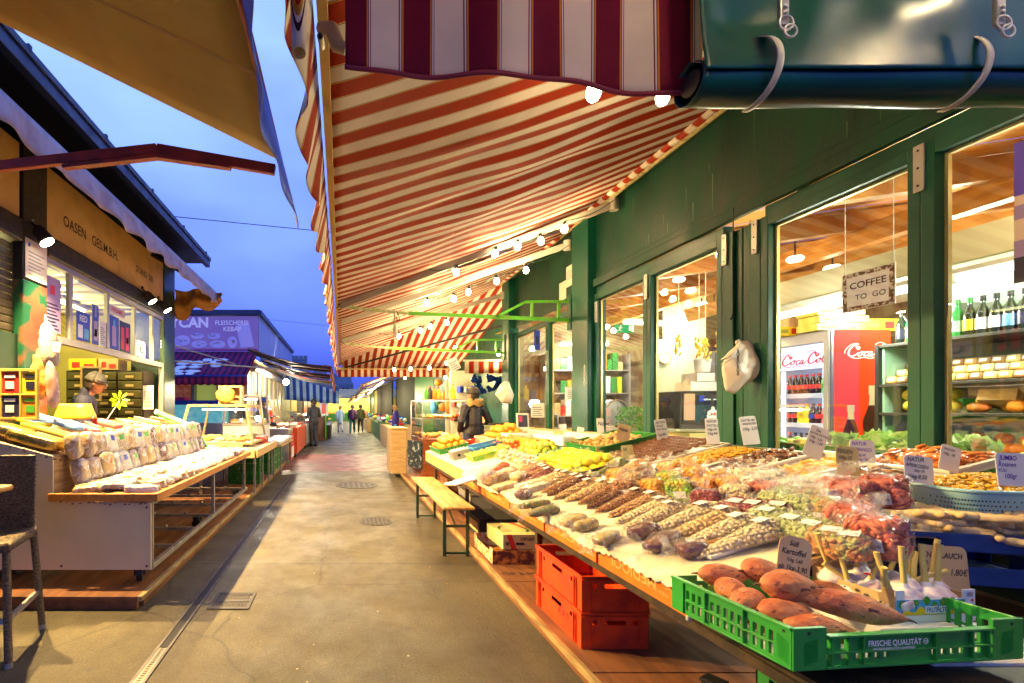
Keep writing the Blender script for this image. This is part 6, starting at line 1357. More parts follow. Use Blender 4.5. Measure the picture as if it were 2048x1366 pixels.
mb = MB(); mb.grid(lambda u,v:(.01+.915*u,1.19+.012*math.sin(u*10)+.006*math.sin(u*23+v*2),2.86-v*(.548+.075*u+.005*math.sin(u*8))),90,24); mb.build('cloth',M_stm,t,solid=.0018)
mb = MB(); mb.grid(lambda u,v:(.008+.918*u,1.187+.012*math.sin(u*10)+.006*math.sin(u*23+2),2.86-(.548+.075*u+.005*math.sin(u*8))+.004-.012*v),90,1); mb.build('hem',mat('maroon_hem',MAR,.8),t,solid=.004)
t = thing('awning_bracket','grey moulded plastic bracket at the awning corner','bracket',(.0,1.5,2.6)); mb = MB()
mb.tube([W(640,55,1.45),W(662,58,1.42),W(676,92,1.42),W(692,98,1.42)],[.016,.022,.022,.018],8); mb.build('bracket',M_gp,t,bevel=0); mb = MB(); mb.tube([W(640,72,1.44),W(650,115,1.9)],.009,12,caps=False); mb.build('tube',M_alu,t,solid=.002)
M_tarp = mat('glossy_green_tarp',(.0,.07,.045),.3,spec=.45,coat=.08,bump=.18,bscale=9,c2=(.0,.045,.05),nscale=3)
t = thing('rolled_tarp','rolled up glossy dark green tarpaulin held by straps over the shop front','tarpaulin',(1.3,1.16,2.3))
zb = 2.18
def roll(u,v):
 x = .868+1.25*u; a = -1.5*PI*v*1.25+PI*.5
 r_ = (.053-.006*v)*(1+.03*math.sin(x*14))
 return(x+(0 if u>0 else 0),1.15+r_*math.cos(a)*1.0,zb+.055+r_*math.sin(a))
mb = MB(); mb.grid(roll,60,40); mb.build('roll',M_tarp,t,solid=.002)
def sheet(u,v):
 x = .866+1.26*u; z = zb+.052+.54*v
 d = .02*noise.noise(Vector((x*3.2,z*3.2,2)))+.012*noise.noise(Vector((x*8,z*7,5)))
 dd = math.exp(-((x-1.0)**2+(z-2.355)**2)/.012)*.03
 return(x,1.0935+.03*v+(d+dd)*min(1,v*4),z)
mb = MB(); mb.grid(sheet,90,50); mb.build('sheet',M_tarp,t,solid=.002)
mb = MB(); mb.tube([(.872,1.15,zb+.055),(.88,1.15,zb+.055)],.03,20); mb.build('core',M_dark,t)
for x in(1.005,1.497):
 mb = MB()
 def stp(u,v):
  a = PI*.95-PI*1.12*v; return(x+.0+.022*u+.02*math.sin(PI*v),1.15-.060*math.sin(a+.25),zb+.055+.063*math.cos(PI-a))
 def stp2(u,v):
  a = v*PI*1.05; return(x+.006+.016*u+.012*math.sin(a),1.15-.062*math.sin(a)-(.028*(1-v)**2),zb+.055+.064*math.cos(a)+.03*(1-v)**2)
 mb.grid(stp2,2,24); mb.build('strap',mat('pale_strap',(.62,.56,.44),.5,metal=.1),t,solid=.003)
 mb = MB(); mb.box(x-.008,x+.012,1.044,1.054,2.295,2.37); mb.build('strap_plate',M_alu,t,bevel=.002)
 mb = MB(); [mb.ell((x+.002,1.042,z),(.006,.003,.006),1)for z in(2.358,2.335,2.322)]; mb.build('rivet',M_steel,t)
 mb = MB()
 for ox,oz,r_ in((0,2.295,.016),(.01,2.277,.014)):mb.tube([(x+ox+r_*math.cos(2*PI*k/14),1.04,oz+r_*math.sin(2*PI*k/14))for k in range(15)],.0028,6,caps=False)
 mb.build('ring',M_steel,t)
GB('awning_cassette',M_cream,lambda b:b.box(1.5,2.4,1.1,1.2,2.478,2.53))
def bracket(label,y,z0,x0,x1,sc=1.):
 t = thing('green_bracket',label,'bracket',(x1,y,z0),'bright green brackets')
 zl = z0+.18*sc; s_ = .03
 mb = MB(); mb.bar((x1,y,z0),(.85,y,z0+.09),s_,.045); xa = x1-.56
 mb.bar((x1,y,z0+.24),(xa,y,z0+.235),s_,.03); mb.bar((xa,y,z0+.235),(xa-.38,y,z0+.04),s_,.03)
 mb.bar((xa+.08,y,z0+.23),(xa+.08,y,z0+.02),s_,.03); mb.bar((x1-.14,y,z0+.235),(x1-.14,y,z0+.01),s_,.03); mb.build('truss',M_brightgreen,t)
 mb = MB(); mb.bar((.85,y,z0+.09),(x0,y,z0+.17),s_*.8,.035); mb.build('end_bar',mat('chipped_white_green',(.6,.58,.4),.45,c2=(.3,.4,.1),nscale=14),t)
 mb = MB(); mb.box(x1-.01,x1+.05,y-.05,y+.05,z0-.12,z0+.32); mb.build('wall_plate',M_green,t)
bracket('bright green truss bracket reaching out over the table from the shop post',5.85,2.56,.03,2.9)
bracket('second bright green bracket further back at the shop corner',8.3,2.45,.05,2.93)
t = thing('hanging_bulb_cover','limp white cloth pouch hanging on a rod from the green bracket','pouch',W(793,650,5.85))
mb = MB(); mb.tube([W(789,622,5.83),W(789,682,5.83)],.008,6); mb.build('rod',M_galv,t); mb = MB(); mb.ell(W(791,660,5.82),(.03,.025,.07),2,jit=.3); mb.build('pouch',M_paper,t)
mb = MB(); mb.tube([W(793,622,5.8),W(798,632,5.8),W(800,642,5.8),W(796,643,5.8),W(792,632,5.8)],.006,5); mb.build('loop',M_black,t)
# strings of bulbs
bulb0 = thing('light_bulb','x','light bulb',(0,0,0),'glowing bulbs strung under the awning')
mb = MB(); mb.lathe([(.001,-.115),(.02,-.11),(.031,-.09),(.033,-.07),(.026,-.045),(.015,-.03)],n=14,caps=False); mb.build('bulb',M_bulb,bulb0)
mb = MB(); mb.lathe([(.016,-.035),(.018,-.03),(.018,.0),(.012,.01)],n=10); mb.build('socket',M_black,bulb0); B0 = Proto(bulb0)
strings = [('first string by the grey arm',[(1130,450,4.9),(1080,474,5.0),(1035,486,5.1),(992,500,5.2),(913,538,5.35)],1),('second string by the white arm',[(1052,534,5.9),(992,556,6.0),(938,578,6.15),(907,592,6.25),(855,600,6.4)],1),('third string under the second awning',[(893,640,7.6),(862,648,7.8),(840,656,7.9),(798,668,8.1)],1),('last string before the cross awning',[(998,703,8.6),(893,722,9.6),(858,732,10.),(822,734,10.4),(788,736,10.8)],1)]
for nm_,pts,_ in strings:
 ps = [W(*q)+Vector((0,0,.03))for q in pts]
 for k,p in enumerate(ps):
  B0.put(Matrix.Translation(p)@Euler((rnd.uniform(-.15,.15),rnd.uniform(-.15,.15),0)).to_matrix().to_4x4(),'glowing bare bulb, %s from the shop wall on the %s'%(ORD[k],nm_),'glowing bulbs strung under the awning')
  point(p-Vector((0,0,.08)),32 if p.y<7 else 40,LAMPC,.033)
 out_ = []
 full = [ps[0]+Vector((.5,-.1,.2))]+ps+[ps[-1]+Vector((-.35,.1,-.0))]
 for a,b in zip(full,full[1:]):
  for q in range(6):u = q/6; out_.append(a.lerp(b,u)+Vector((0,0,.015-.05*math.sin(PI*u))))
 out_.append(full[-1]); mb = MB(); mb.tube(out_,.005,5); tag(mb.build('light_cable',mat('dark_green_cable',(.01,.06,.04),.5)),'thin dark cable carrying the bulbs of the %s'%nm_,'cable')
for k,(px,py,Y)in enumerate(((1187,175,2.2),(1325,186,2.5))):
 p = W(px,py,Y); B0.put(Matrix.Translation(p+Vector((0,0,.05))),'glaring bulb just below the maroon valance, %s from the green tarp'%['second','first'][k],'glowing bulbs strung under the awning')
 point(p-Vector((0,0,.03)),46,LAMPC,.033)
mb = MB(); mb.tube([W(1100,150,2.15)+Vector((0,0,.1)),W(1187,170,2.2)+Vector((0,0,.055)),W(1250,172,2.35)+Vector((0,0,.03)),W(1325,168,2.5)+Vector((0,0,.055)),W(1400,150,2.7)+Vector((0,0,.1))],.005,5); tag(mb.build('light_cable',mat('dark_green_cable',(.01,.06,.04),.5)),'thin dark cable carrying the two bulbs by the green tarp','cable')
for k,p in enumerate(((1.7,1.75,2.93),(2.15,1.6,2.9),(1.35,1.62,2.85))):
 p = Vector(p); B0.put(Matrix.Translation(p),'glowing bulb of the string above the green tarp, %s from the lane'%ORD[k],'glowing bulbs strung under the awning')
 point(p-Vector((0,0,.08)),55,LAMPC,.033)
t = thing('unseen_maroon_awning','unseen maroon striped awning added overhead behind the hanging valance','awning',(1.4,-1,3))
mb = MB(); mb.grid(lambda u,v:(-.1+3.1*u,1.19-5.5*v,2.87+.9*u),10,10); mb.build('canopy',M_stm,t,solid=.003)  # canopy over the camera, added to keep sky light off the near goods
for k,p in enumerate(((1.0,.55,2.75),(1.9,.7,2.85),(.5,-.4,2.8))):  # bulbs above the view, added to brighten the near goods and ground
 p = Vector(p); B0.put(Matrix.Translation(p),'unseen bulb added under the maroon awning, %s of three'%ORD[k],'glowing bulbs strung under the awning')
 point(p-Vector((0,0,.08)),(120,120,60)[k],(1,.74,.36),.033)
rr = random.Random(17); mb = MB()
for k in range(46):
 y = rr.uniform(1.2,5.3); z = rr.uniform(3.1,3.72); h = rr.uniform(.04,.35); w_ = rr.uniform(.003,.012)
 mb.add([(XW-.0015,y,z),(XW-.0015,y+w_,z),(XW-.0015,y+w_*.4,max(2.97,z-h))],[(0,1,2)],rr.randrange(2))
mb.build('paint_drip',[mat('dark_grime',(.0,.006,.003),.5),mat('pale_scratch',(.05,.12,.05),.5)],gb)
# the long nut table
tz = lambda X:.75+.25*(X-1.34)
TILT = -math.atan(.25)
def TP(px,py,h=0.):
 u,v = (px-VX)/920,(VY-py)/920; Y = (1.005-h)/(.25*u-v); return u*Y,Y
def SL(x,y,rz=0.,h=0.,s=1.,rx=0.,ry=0.):
 """matrix standing on the sloping table top"""
 return Matrix.Translation((x,y,tz(x)+h))@Euler((0,TILT,0)).to_matrix().to_4x4()@Euler((rx,ry,rz)).to_matrix().to_4x4()@Matrix.Scale(s,4)
TY0,TY1 = 1.74,7.45
t = thing('display_table','long sloping market table on a dark steel frame covered with nut bags','table',(1.9,4.5,.09))
mb = MB(); prism(mb,[(1.36,tz(1.36)-.03),(1.36,tz(1.36)-.006),(2.1,tz(2.1)-.006),(2.1,tz(2.1)-.03)],TY0,2.16); prism(mb,[(1.36,tz(1.36)-.03),(1.36,tz(1.36)-.006),(2.97,tz(2.97)-.006),(2.97,tz(2.97)-.03)],2.161,TY1); mb.build('top',M_woodpale,t)
M_frm = mat('dark_frame_steel',(.025,.016,.01),.5,c2=(.06,.035,.016),nscale=15,bump=.2)
mb = MB(); mb.box(1.35,1.39,1.26,TY1,.575,.61); mb.box(2.8,2.86,1.26,TY1,.56,.61)
for y in(1.3,2.35,3.4,4.5,5.6,6.6,7.4):mb.box(1.4,2.8,y-.02,y+.02,.565,.605)
mb.build('frame',M_frm,t)
for x in(1.5,2.75):
 for y in(1.45,3.5,5.5,7.3):mb = MB(); mb.box(x-.02,x+.02,y-.02,y+.02,.22,.56); mb.build('leg',M_frm,t)
caster(1.62,2.0,t,a=.5); caster(1.6,5.1,t,a=.2)
mb = MB(); mb.box(1.36,2.75,1.28,TY0,.612,.64); mb.build('end_shelf',M_frm,t)
M_orc = mat('orange_carton',(.9,.19,.015),.5,c2=(.8,.14,.01),nscale=6); M_orl = mat('carton_print',(.98,.42,.12),.5)
ys = [1.78,2.42,3.05,3.68,4.31,4.94]
lbs = ['next to the green crate','above the red crates','just past the red crates','above the open fruit boxes','last before the pale boxes']
for k in range(5):
 a,b = ys[k]+.012,ys[k+1]-.012
 c = thing('fruit_carton','orange date carton under the scalloped cloth, '+lbs[k],'box',(1.4,a,.61),'orange cartons along the table front')
 mb = MB(); mb.box(1.345,1.36,a,b,.612,.735); mb.box(1.36,1.66,a,a+.006,.612,.735); mb.box(1.36,1.66,b-.006,b,.612,.735); mb.box(1.36,1.66,a+.006,b-.006,.612,.618); mb.build('body',M_orc,c,bevel=.002)
 mb = MB(); mb.text('MEDJOOL',frame((1.3435,a+.17,.70),(0,1,0),(0,0,-1)),.075,bold=.015,sx=1.05)
 mb.text('FRESH DATES',frame((1.3435,a+.1,.66),(0,1,0),(0,0,-1)),.022,bold=.01); mb.text('premium',frame((1.3435,a+.03,.69),(0,1,0),(0,0,-1)),.026); mb.build('lettering',M_orl,c)
 mb = MB(); mb.add([(1.3445,b-.0,.735),(1.3445,b-.07,.735),(1.3445,b-.0,.64)],[(0,1,2)]); mb.build('corner_print',mat('carton_grey',(.25,.22,.12),.6),c)
y = 4.97; k = 0
while y<7.3:
 c = thing('wooden_box','pale yellow wooden box in the table front row, %s after the orange cartons'%ORD[k],'box',(1.4,y,.61),'pale boxes along the table front')
 mb = MB(); mb.box(1.345,1.36,y+.008,y+.385,.612,.742); mb.box(1.36,1.62,y+.008,y+.02,.612,.742); mb.box(1.36,1.62,y+.373,y+.385,.612,.742); mb.build('body',mat('pale_yellow_board',(.72,.56,.2),.5,c2=(.6,.42,.12),nscale=5),c,bevel=.002); y += .4; k += 1
M_cloth = mat('cream_tablecloth',(.82,.76,.58),.7,c2=(.7,.62,.42),nscale=9,bump=.3,bscale=45)
ct = thing('tablecloth','cream tablecloth with a scalloped lace edge hanging over the orange cartons','tablecloth',(1.9,4.5,.75))
def clo(u,v):
 X = 1.325+1.6*v; ys_ = TY0+.02+(.42 if X>2.09 else 0); Y = ys_+(5.0-ys_)*u
 return(X+.008*noise.noise(Vector((Y*4,0,1)))*(1-v),Y,tz(X)+.003+.005*max(0,noise.noise(Vector((X*9,Y*9,0)))))
mb = MB(); mb.grid(clo,200,60); mb.build('cloth',M_cloth,ct)
def lace(u,v):
 Y = TY0+.02+(5.0-TY0)*u; d = .036+.012*math.sin(Y*3.1)+.012*abs(math.sin(Y*PI/.05))+.008*math.sin(Y*11)
 return(1.325+.008*noise.noise(Vector((Y*4,0,1)))-.012*v*(1+math.sin(Y*13))-.008*math.sin(v*PI)*math.sin(Y*40),Y,tz(1.325)+.003-d*v)
mb = MB(); mb.grid(lace,700,6); mb.build('scalloped_edge',M_cloth,ct,solid=.0015)
def endd(u,v):return(1.325+.22*u-.01*v,TY0+.018-.012*math.sin(u*20)*v,tz(1.325+.22*u)+.003-v*(.13-.09*u+.012*math.sin(u*30)))
mb = MB(); mb.grid(endd,40,8); mb.build('hanging_corner',M_cloth,ct,solid=.0015)
ct2 = thing('tablecloth','plain white cloth on the far part of the table beside the pale boxes','tablecloth',(1.9,6.2,.75))
mb = MB(); mb.grid(lambda u,v:(1.345+1.5*v,5.0+2.4*u,tz(1.345+1.5*v)+.002+.004*max(0,noise.noise(Vector((v*14,u*18,0))))),60,30); mb.build('cloth',mat('white_cloth_top',(.8,.75,.62),.7,bump=.2),ct2)
# nuts in clear bags
def nutmat(n,c,c2,r=.4,sc=60):return mat('nut_'+n,c,r,c2=c2,nscale=sc,bump=.25,bscale=120)
NUT = {'pistachio':(nutmat('pistachio',(.9,.78,.52),(.6,.5,.22)),(.0105,.0078,.0072)),'cashew':(nutmat('cashew',(.9,.76,.46),(.75,.56,.28)),(.013,.0065,.0065)),'peanut':(nutmat('peanut',(.8,.58,.28),(.6,.36,.13)),(.014,.0075,.0075)),'almond':(nutmat('almond',(.42,.2,.07),(.28,.11,.035)),(.012,.0075,.005)),'hazelnut':(nutmat('hazelnut',(.5,.26,.09),(.62,.42,.2)),(.0085,.0085,.008)),'walnut':(nutmat('walnut',(.6,.42,.2),(.38,.22,.08)),(.013,.011,.008)),'dark date':(nutmat('date',(.12,.035,.02),(.2,.08,.03),.25),(.016,.008,.008)),'red cranberry':(nutmat('cranberry',(.32,.03,.035),(.15,.01,.02),.3),(.009,.006,.006)),'green bean':(nutmat('greenbean',(.33,.42,.15),(.5,.55,.28)),(.012,.0085,.008)),'mixed bean':(nutmat('mixbean',(.36,.4,.14),(.8,.25,.08),.4,22),(.012,.0085,.008)),'candied fruit':(nutmat('candied',(.92,.34,.04),(.85,.62,.06),.25,14),(.017,.009,.004)),'green candied fruit':(nutmat('candgreen',(.3,.62,.06),(.92,.5,.04),.25,14),(.017,.009,.004)),'red dried tomato':(nutmat('tomato',(.5,.06,.03),(.75,.22,.12),.35,30),(.024,.010,.005)),'white coconut':(nutmat('coconut',(.88,.85,.76),(.75,.68,.5),.4),(.013,.008,.005)),'pumpkin seed':(nutmat('pumpkin',(.16,.2,.06),(.3,.3,.12)),(.009,.005,.003)),}
M_stk = mat('bag_sticker',(.8,.8,.82),.5,c2=(.35,.35,.42),nscale=90,nlo=.56,nhi=.6)
def frill(mb,c,d,r,L_,n=13,seed=0):
 """gathered, flaring end of a cellophane bag"""
 rr = random.Random(seed); c = Vector(c); d = Vector(d).normalized(); x = d.orthogonal().normalized(); y = d.cross(x); vs = []
 for i,t_ in enumerate((0,.3,.65,1.)):
  for k in range(n):
   a = 2*PI*k/n; q = (r*.28+(r*1.1)*t_**1.2)*(1+(rr.uniform(-.45,.45)if i else 0)); vs.append(c+d*(L_*t_*rr.uniform(.75,1.25))+(x*math.cos(a)+y*math.sin(a))*q)
 mb.add(vs,[(i*n+k,i*n+(k+1)%n,(i+1)*n+(k+1)%n,(i+1)*n+k)for i in range(3)for k in range(n)],smooth=False)
def cone_bag(kind,seed,L_=.36,R0=.046):
 t = thing('nut_bag','x','bag',(0,0,0)); rr = random.Random(seed); m_,sz = NUT[kind]
 rad = lambda x:(R0*min(1,(x/(L_*.92))**.75+.05))if x<L_*.93 else R0*math.sqrt(max(.05,1-((x-L_*.93)/(L_*.09))**2))
 mb = MB(); x = .05; k = 0
 mb.tube([(.03,0,rad(.03)*.9)]+[(xx,0,rad(xx)*.92)for xx in(.1,.2,.3,L_*.96)],[.004]+[rad(xx)*.84 for xx in(.1,.2,.3,L_*.96)],10)
 while x<L_*.97:
  r_ = rad(x); n = max(3,int(2*PI*r_/(sz[1]*2.0)))
  for i in range(n):
   a = 2*PI*(i+.5*(k%2))/n+rr.uniform(-.15,.15)
   if math.sin(a)<-.35:continue
   p = (x+rr.uniform(-.003,.003),math.cos(a)*r_*.9,r_*.92+math.sin(a)*r_*.9)
   mb.ell(p,sz,1,R_=(Euler((a-PI/2,0,0)).to_matrix()@Euler((0,0,rr.uniform(-.6,.6)+(PI/2 if rr.random()<.3 else 0))).to_matrix()),smooth=True)
  x += sz[0]*1.55; k += 1
 tag(mb.build('nut_filling',m_,t),kind='stuff')
 mb = MB(); mb.tube([(-.03+L_*1.07*q/12,0,max(.004,rad(max(.003,min(L_,-.03+L_*1.07*q/12)))*.96))for q in range(13)],[max(.003,rad(max(.003,min(L_,-.03+L_*1.07*q/12)))*1.10)for q in range(13)],14)
 mb.build('cellophane',M_film,t)
 mb = MB(); frill(mb,(L_*1.02,0,R0*.8),(1,0,.35),R0*.8,.06,11,seed=seed); mb.build('crumpled_end',M_frill,t)
 mb = MB(TR(L_*.80,0,R0*2.06,.2,.0,-.03)); mb.box(-.024,.024,-.02,.02,0,.0006); mb.build('sticker',M_stk,t)
 return Proto(t)
def cube_bag(kind,seed,w_=.13,d_=.10,h_=.13):
 t = thing('nut_bag','x','bag',(0,0,0)); rr = random.Random(seed); m_,sz = NUT[kind]
 mb = MB(); pillow(mb,(0,0,h_/2),(d_*.42,w_*.42,h_*.44),.45,.45,8)
 for k in range(int(300*(.0085/sz[1])**1.2)):
  v = Vector((rr.gauss(0,1),rr.gauss(0,1),rr.gauss(0,1))).normalized(); s = 1/max(abs(v.x),abs(v.y),abs(v.z))**.72
  if v.x>.55:continue
  p = Vector((v.x*s*d_*.43,v.y*s*w_*.43,h_/2+v.z*s*h_*.44))
  mb.ell(p,sz,1,R_=v.to_track_quat('Z','Y').to_matrix()@Euler((0,0,rr.uniform(0,6))).to_matrix())
 tag(mb.build('nut_filling',m_,t),kind='stuff')
 mb = MB(); pillow(mb,(0,0,h_/2),(d_*.52,w_*.52,h_*.53),.5,.5,12,.12,seed); mb.build('cellophane',M_film,t)
 mb = MB(); frill(mb,(0,0,h_*.96),(-.15,.1,1),.034,.055,11,seed); mb.build('crumpled_end',M_frill,t)
 mb = MB(TR(-d_*.53,-.01,h_*.42)); mb.box(-.001,.0,-.028,.028,-.02,.02); mb.build('sticker',M_stk,t)
 return Proto(t)
CB = {}
def cone(kind,v=0):
 if(kind,v)not in CB:CB[(kind,v)] = cone_bag(kind,10+len(CB))
 return CB[(kind,v)]
KB = {}
def cube(kind,v=0,**k):
 if(kind,v)not in KB:KB[(kind,v)] = cube_bag(kind,40+len(KB),**k)
 return KB[(kind,v)]
row = ['pistachio','pistachio','peanut','pistachio','cashew','cashew','hazelnut','almond','dark date','almond','peanut','walnut','dark date','almond','walnut','peanut','red cranberry','almond','red cranberry','hazelnut','almond','peanut']
seen = {}
for i,kd in enumerate(row):
 y = 1.93+i*.117+rnd.uniform(-.012,.012); seen[kd] = seen.get(kd,0)+1
 cone(kd,1 if(i==0 or i==1)and 0 else 0).put(SL(1.46+rnd.uniform(-.02,.02)+(.03 if 5<i<11 else 0),y,rnd.uniform(-.08,.08)-.02,.004,1.12 if i<4 else 1.0),'pointed bag of %ss, %s from the sweet potato end in the first row'%(kd,ORD[i]),'pointed nut bags in the first row')
row2 = ['cashew','almond','green candied fruit','walnut','candied fruit','pumpkin seed','green candied fruit','candied fruit','cashew','candied fruit','walnut','white coconut','white coconut']
for i,kd in enumerate(row2):
 y = 2.88+i*.125+rnd.uniform(-.012,.012)
 cone(kd).put(SL(1.90+rnd.uniform(-.02,.02),y,rnd.uniform(-.1,.1),.012,.92),'pointed bag of %ss, %s in the second row from the candied cubes'%(kd,ORD[i]),'pointed nut bags in the second row')
sqb = [(1312,1000,'candied fruit'),(1365,1005,'green candied fruit'),(1415,1000,'candied fruit'),(1300,975,'dark date'),(1445,985,'candied fruit'),(1480,1020,'cashew'),(1420,1030,'red cranberry'),(1535,1015,'red dried tomato'),(1562,1040,'green bean'),(1612,1050,'green bean'),(1660,1055,'mixed bean'),(1600,1010,'white coconut'),(1550,990,'white coconut'),(1500,985,'cashew'),(1650,1005,'white coconut'),(1705,1030,'red dried tomato'),(1775,1020,'red dried tomato'),(1715,1085,'red dried tomato'),(1765,1115,'red dried tomato')]
sqb += [(1395,975,'candied fruit'),(1345,985,'green candied fruit'),(1465,1000,'candied fruit'),(1515,1000,'white coconut'),(1590,1030,'green bean'),(1630,1025,'white coconut'),(1640,1035,'mixed bean'),(1345,962,'candied fruit'),(1680,1010,'red dried tomato'),(1270,985,'walnut'),(1240,975,'candied fruit'),(1255,1000,'almond')]
nth = {}
for i,(px,py,kd)in enumerate(sqb):
 x,y = TP(px,py); nth[kd] = nth.get(kd,0)+1
 big = kd=='red dried tomato' and 14<i<19
 cube(kd).put(SL(min(x,2.45),y,rnd.uniform(-.3,.3)+.5,.006,1.15 if big else 1.0),'square gathered bag of %ss, %s of its kind from the lane side'%(kd,ORD[nth[kd]-1]),'square clear bags standing on the cloth')
def lying(px,py,kd,rz,lb,s=1.):
 x,y = TP(px,py,.03); cube(kd).put(SL(x,y,rz,.055,s)@TR(0,0,0,0,0,PI/2*.92),lb,'square bags lying on the cloth')
for i,(px,py,kd)in enumerate([(1515,1060,'green bean'),(1560,1078,'green bean'),(1600,1092,'green bean'),(1650,1110,'mixed bean'),(1690,1122,'mixed bean'),(1545,1050,'red cranberry'),(1490,1045,'red cranberry'),(1455,1040,'red cranberry')]):
 lying(px,py,kd,.3+rnd.uniform(-.3,.3),'flat lying bag of %ss, %s in the diagonal of lying bags'%(kd,ORD[i]),1.0)
M_plum = mat('dark_prune',(.07,.01,.02),.15,c2=(.14,.03,.03),nscale=30,coat=.6,bump=.6,bscale=40)
def lump(px,py,m_,r,lb,rz=0.,fr=True):
 x,y = TP(px,py,.03); t = thing('snack_bag',lb,'bag',(x,y,tz(x)),'small wrapped bags along the front edge'); M = SL(x,y,rz,0); mb = MB(); pillow(mb,(0,0,0),r,.8,.8,12,.25,px*.01,M@TR(0,0,r[2])); mb.v = mb.v
 mb.build('contents',m_,t); mb = MB(); pillow(mb,(0,0,0),(r[0]*1.08,r[1]*1.08,r[2]*1.1),.8,.8,12,.3,px*.02,M@TR(0,0,r[2])); mb.build('cellophane',M_film,t)
 if fr:mb = MB(); frill(mb,M@Vector((-r[0]*.95,0,r[2])),M.to_3x3()@Vector((-1,.3,.4)),.04,.06,11,int(px)); mb.build('crumpled_end',M_frill,t)
lump(1330,1085,M_plum,(.10,.05,.035),'shiny bag of dark prunes lying at the cloth edge',.3); lump(1290,1062,M_plum,(.09,.045,.035),'second shiny bag of dark prunes behind the first one',.4)
lump(1385,1100,M_plum,(.06,.05,.035),'knotted small bag of dark prunes next to the pistachio tips',-.3)
lump(1215,1075,speck('olive_mix',(.5,.4,.1),(.3,.2,.04),60),(.09,.045,.032),'clear bag of rolled leaves at the cloth edge',.5); lump(1175,1050,speck('olive_mix',(.5,.4,.1),(.3,.2,.04),60),(.07,.04,.032),'clear bag of rolled leaves beside the yellow one',.2)
lump(1150,1042,G_bulg,(.08,.05,.035),'small bag of golden grains at the cloth edge',.2); lump(1090,1022,mat('mint_tea',(.1,.16,.06),.4,c2=(.3,.2,.08),nscale=60,bump=1,bscale=90),(.1,.04,.03),'bag of dark green dried herbs with a pointed end',-.1)
lump(1070,1006,mat('mint_tea',(.1,.16,.06),.4),(.1,.035,.025),'flat bag of green herbs at the start of the cloth',-.2); lump(1050,990,G_dkb,(.06,.05,.04),'round bag of mixed snacks near the white sliced blocks',0)
for i,(px,py)in enumerate(((1000,958),(1020,950),(1050,940),(985,962),(1085,935),(1040,958))):
 lump(px,py,speck('walnut_halves',(.62,.45,.2),(.36,.2,.07),50),(.075,.065,.05),'round clear bag of walnuts, %s of the cluster beside the pink netted fruit'%ORD[i],i)
for i in range(6):
 x,y = TP(1060+i*13,968-i*4+(i%2)*10,.03); t = thing('sliced_block','white block of sliced nougat, %s in the pair of rows near the walnut bags'%ORD[i],'nougat',(x,y,tz(x)),'white sliced blocks'); M = SL(x,y,.1)
 mb = MB(M); [mb.box(-.11+q*.055,-.06+q*.055,-.035,.035,0,.05)for q in range(4)]; mb.build('slices',mat('nougat',(.88,.78,.55),.6),t,bevel=.006); mb = MB(); pillow(mb,(0,0,0),(.125,.045,.034),.3,.3,8,.1,i,M@TR(0,0,.028)); mb.build('cellophane',M_film,t)
x,y = TP(1400,1128); t = thing('seed_tray','small white tray of brown seeds at the cloth corner','tray',(x,y,tz(x))); M = SL(x+.05,y,.1)
mb = MB(M); crate_walls(mb,.22,.12,.025,slots=False); mb.build('tray',M_white,t); mb = MB(); pillow(mb,(0,0,0),(.10,.055,.02),.5,.4,10,.1,1,M@TR(.11,.06,.022)); mb.build('seeds',speck('brown_seeds',(.45,.26,.1),(.2,.09,.03),140),t)
# trays at the back
def tray(label,x0,x1,y0,y1,h,m_,name='display_tray',cat='tray',th=.008,slots=False,up=0.):
 t = thing(name,label,cat,(x0,y0,tz(x0))); M = SL(x0,y0,0,.004+up); mb = MB(M); crate_walls(mb,(x1-x0)/math.cos(TILT),y1-y0,h,th,slots=slots); mb.build('body',m_,t); return t
def heap_fn(x0,x1,y0,y1,base,hh,seed):
 def f(x,y):
  u,v = (x-x0)/(x1-x0),(y-y0)/(y1-y0)
  return base+hh*(max(0,4*u*(1-u))**.5*max(0,4*v*(1-v))**.5)+.008*noise.noise(Vector((x*20,y*20,seed)))
 return f
def stuffheap(name,label,cat,x0,x1,y0,y1,base,hh,m_,sz,n,seed=0,mats=None):
 f = heap_fn(x0,x1,y0,y1,base,hh,seed); rr = random.Random(seed); mb = MB()
 mb.grid(lambda u,v:(x0+(x1-x0)*u,y0+(y1-y0)*v,tz(x0+(x1-x0)*u)+f(x0+(x1-x0)*u,y0+(y1-y0)*v)-sz[2]*.8),12,12)
 for k in range(n):
  x = rr.uniform(x0+.01,x1-.01); y = rr.uniform(y0+.01,y1-.01)
  mb.ell((x,y,tz(x)+f(x,y)),sz,1,R_=Euler((rr.uniform(-.7,.7),rr.uniform(-.7,.7),rr.uniform(0,6))).to_matrix(),m=rr.randrange(len(mats))if mats else None)
 return tag(mb.build(name,mats or m_),label,cat,kind='stuff')
M_date = mat('brown_date',(.13,.045,.02),.22,c2=(.26,.10,.035),nscale=35,coat=.4,bump=.5,bscale=60)
dt = thing('date','x','date',(0,0,0)); mb = MB(); mb.ell((0,0,.011),(.022,.0125,.0115),2,jit=.15); mb.build('flesh',M_date,dt); mb = MB(); mb.ell((.021,0,.011),(.004,.005,.004),1); mb.build('stem_end',M_kraft,dt); D0_ = Proto(dt)
tray('cream tray holding the neat rows of dark dates',2.28,2.88,3.42,4.14,.035,M_white)
for r_ in range(9):
 for i in range(20):
  x = 2.34+r_*.055; D0_.put(SL(x,3.46+i*.033,PI/2*0+.15,.03+r_*.0045,1.2),'shiny dark date in the neatly stacked rows on the cream tray','dates stacked in rows')
tray('white tray of loose brown dates in front of the green posts',2.36,2.86,2.74,3.04,.03,M_white)
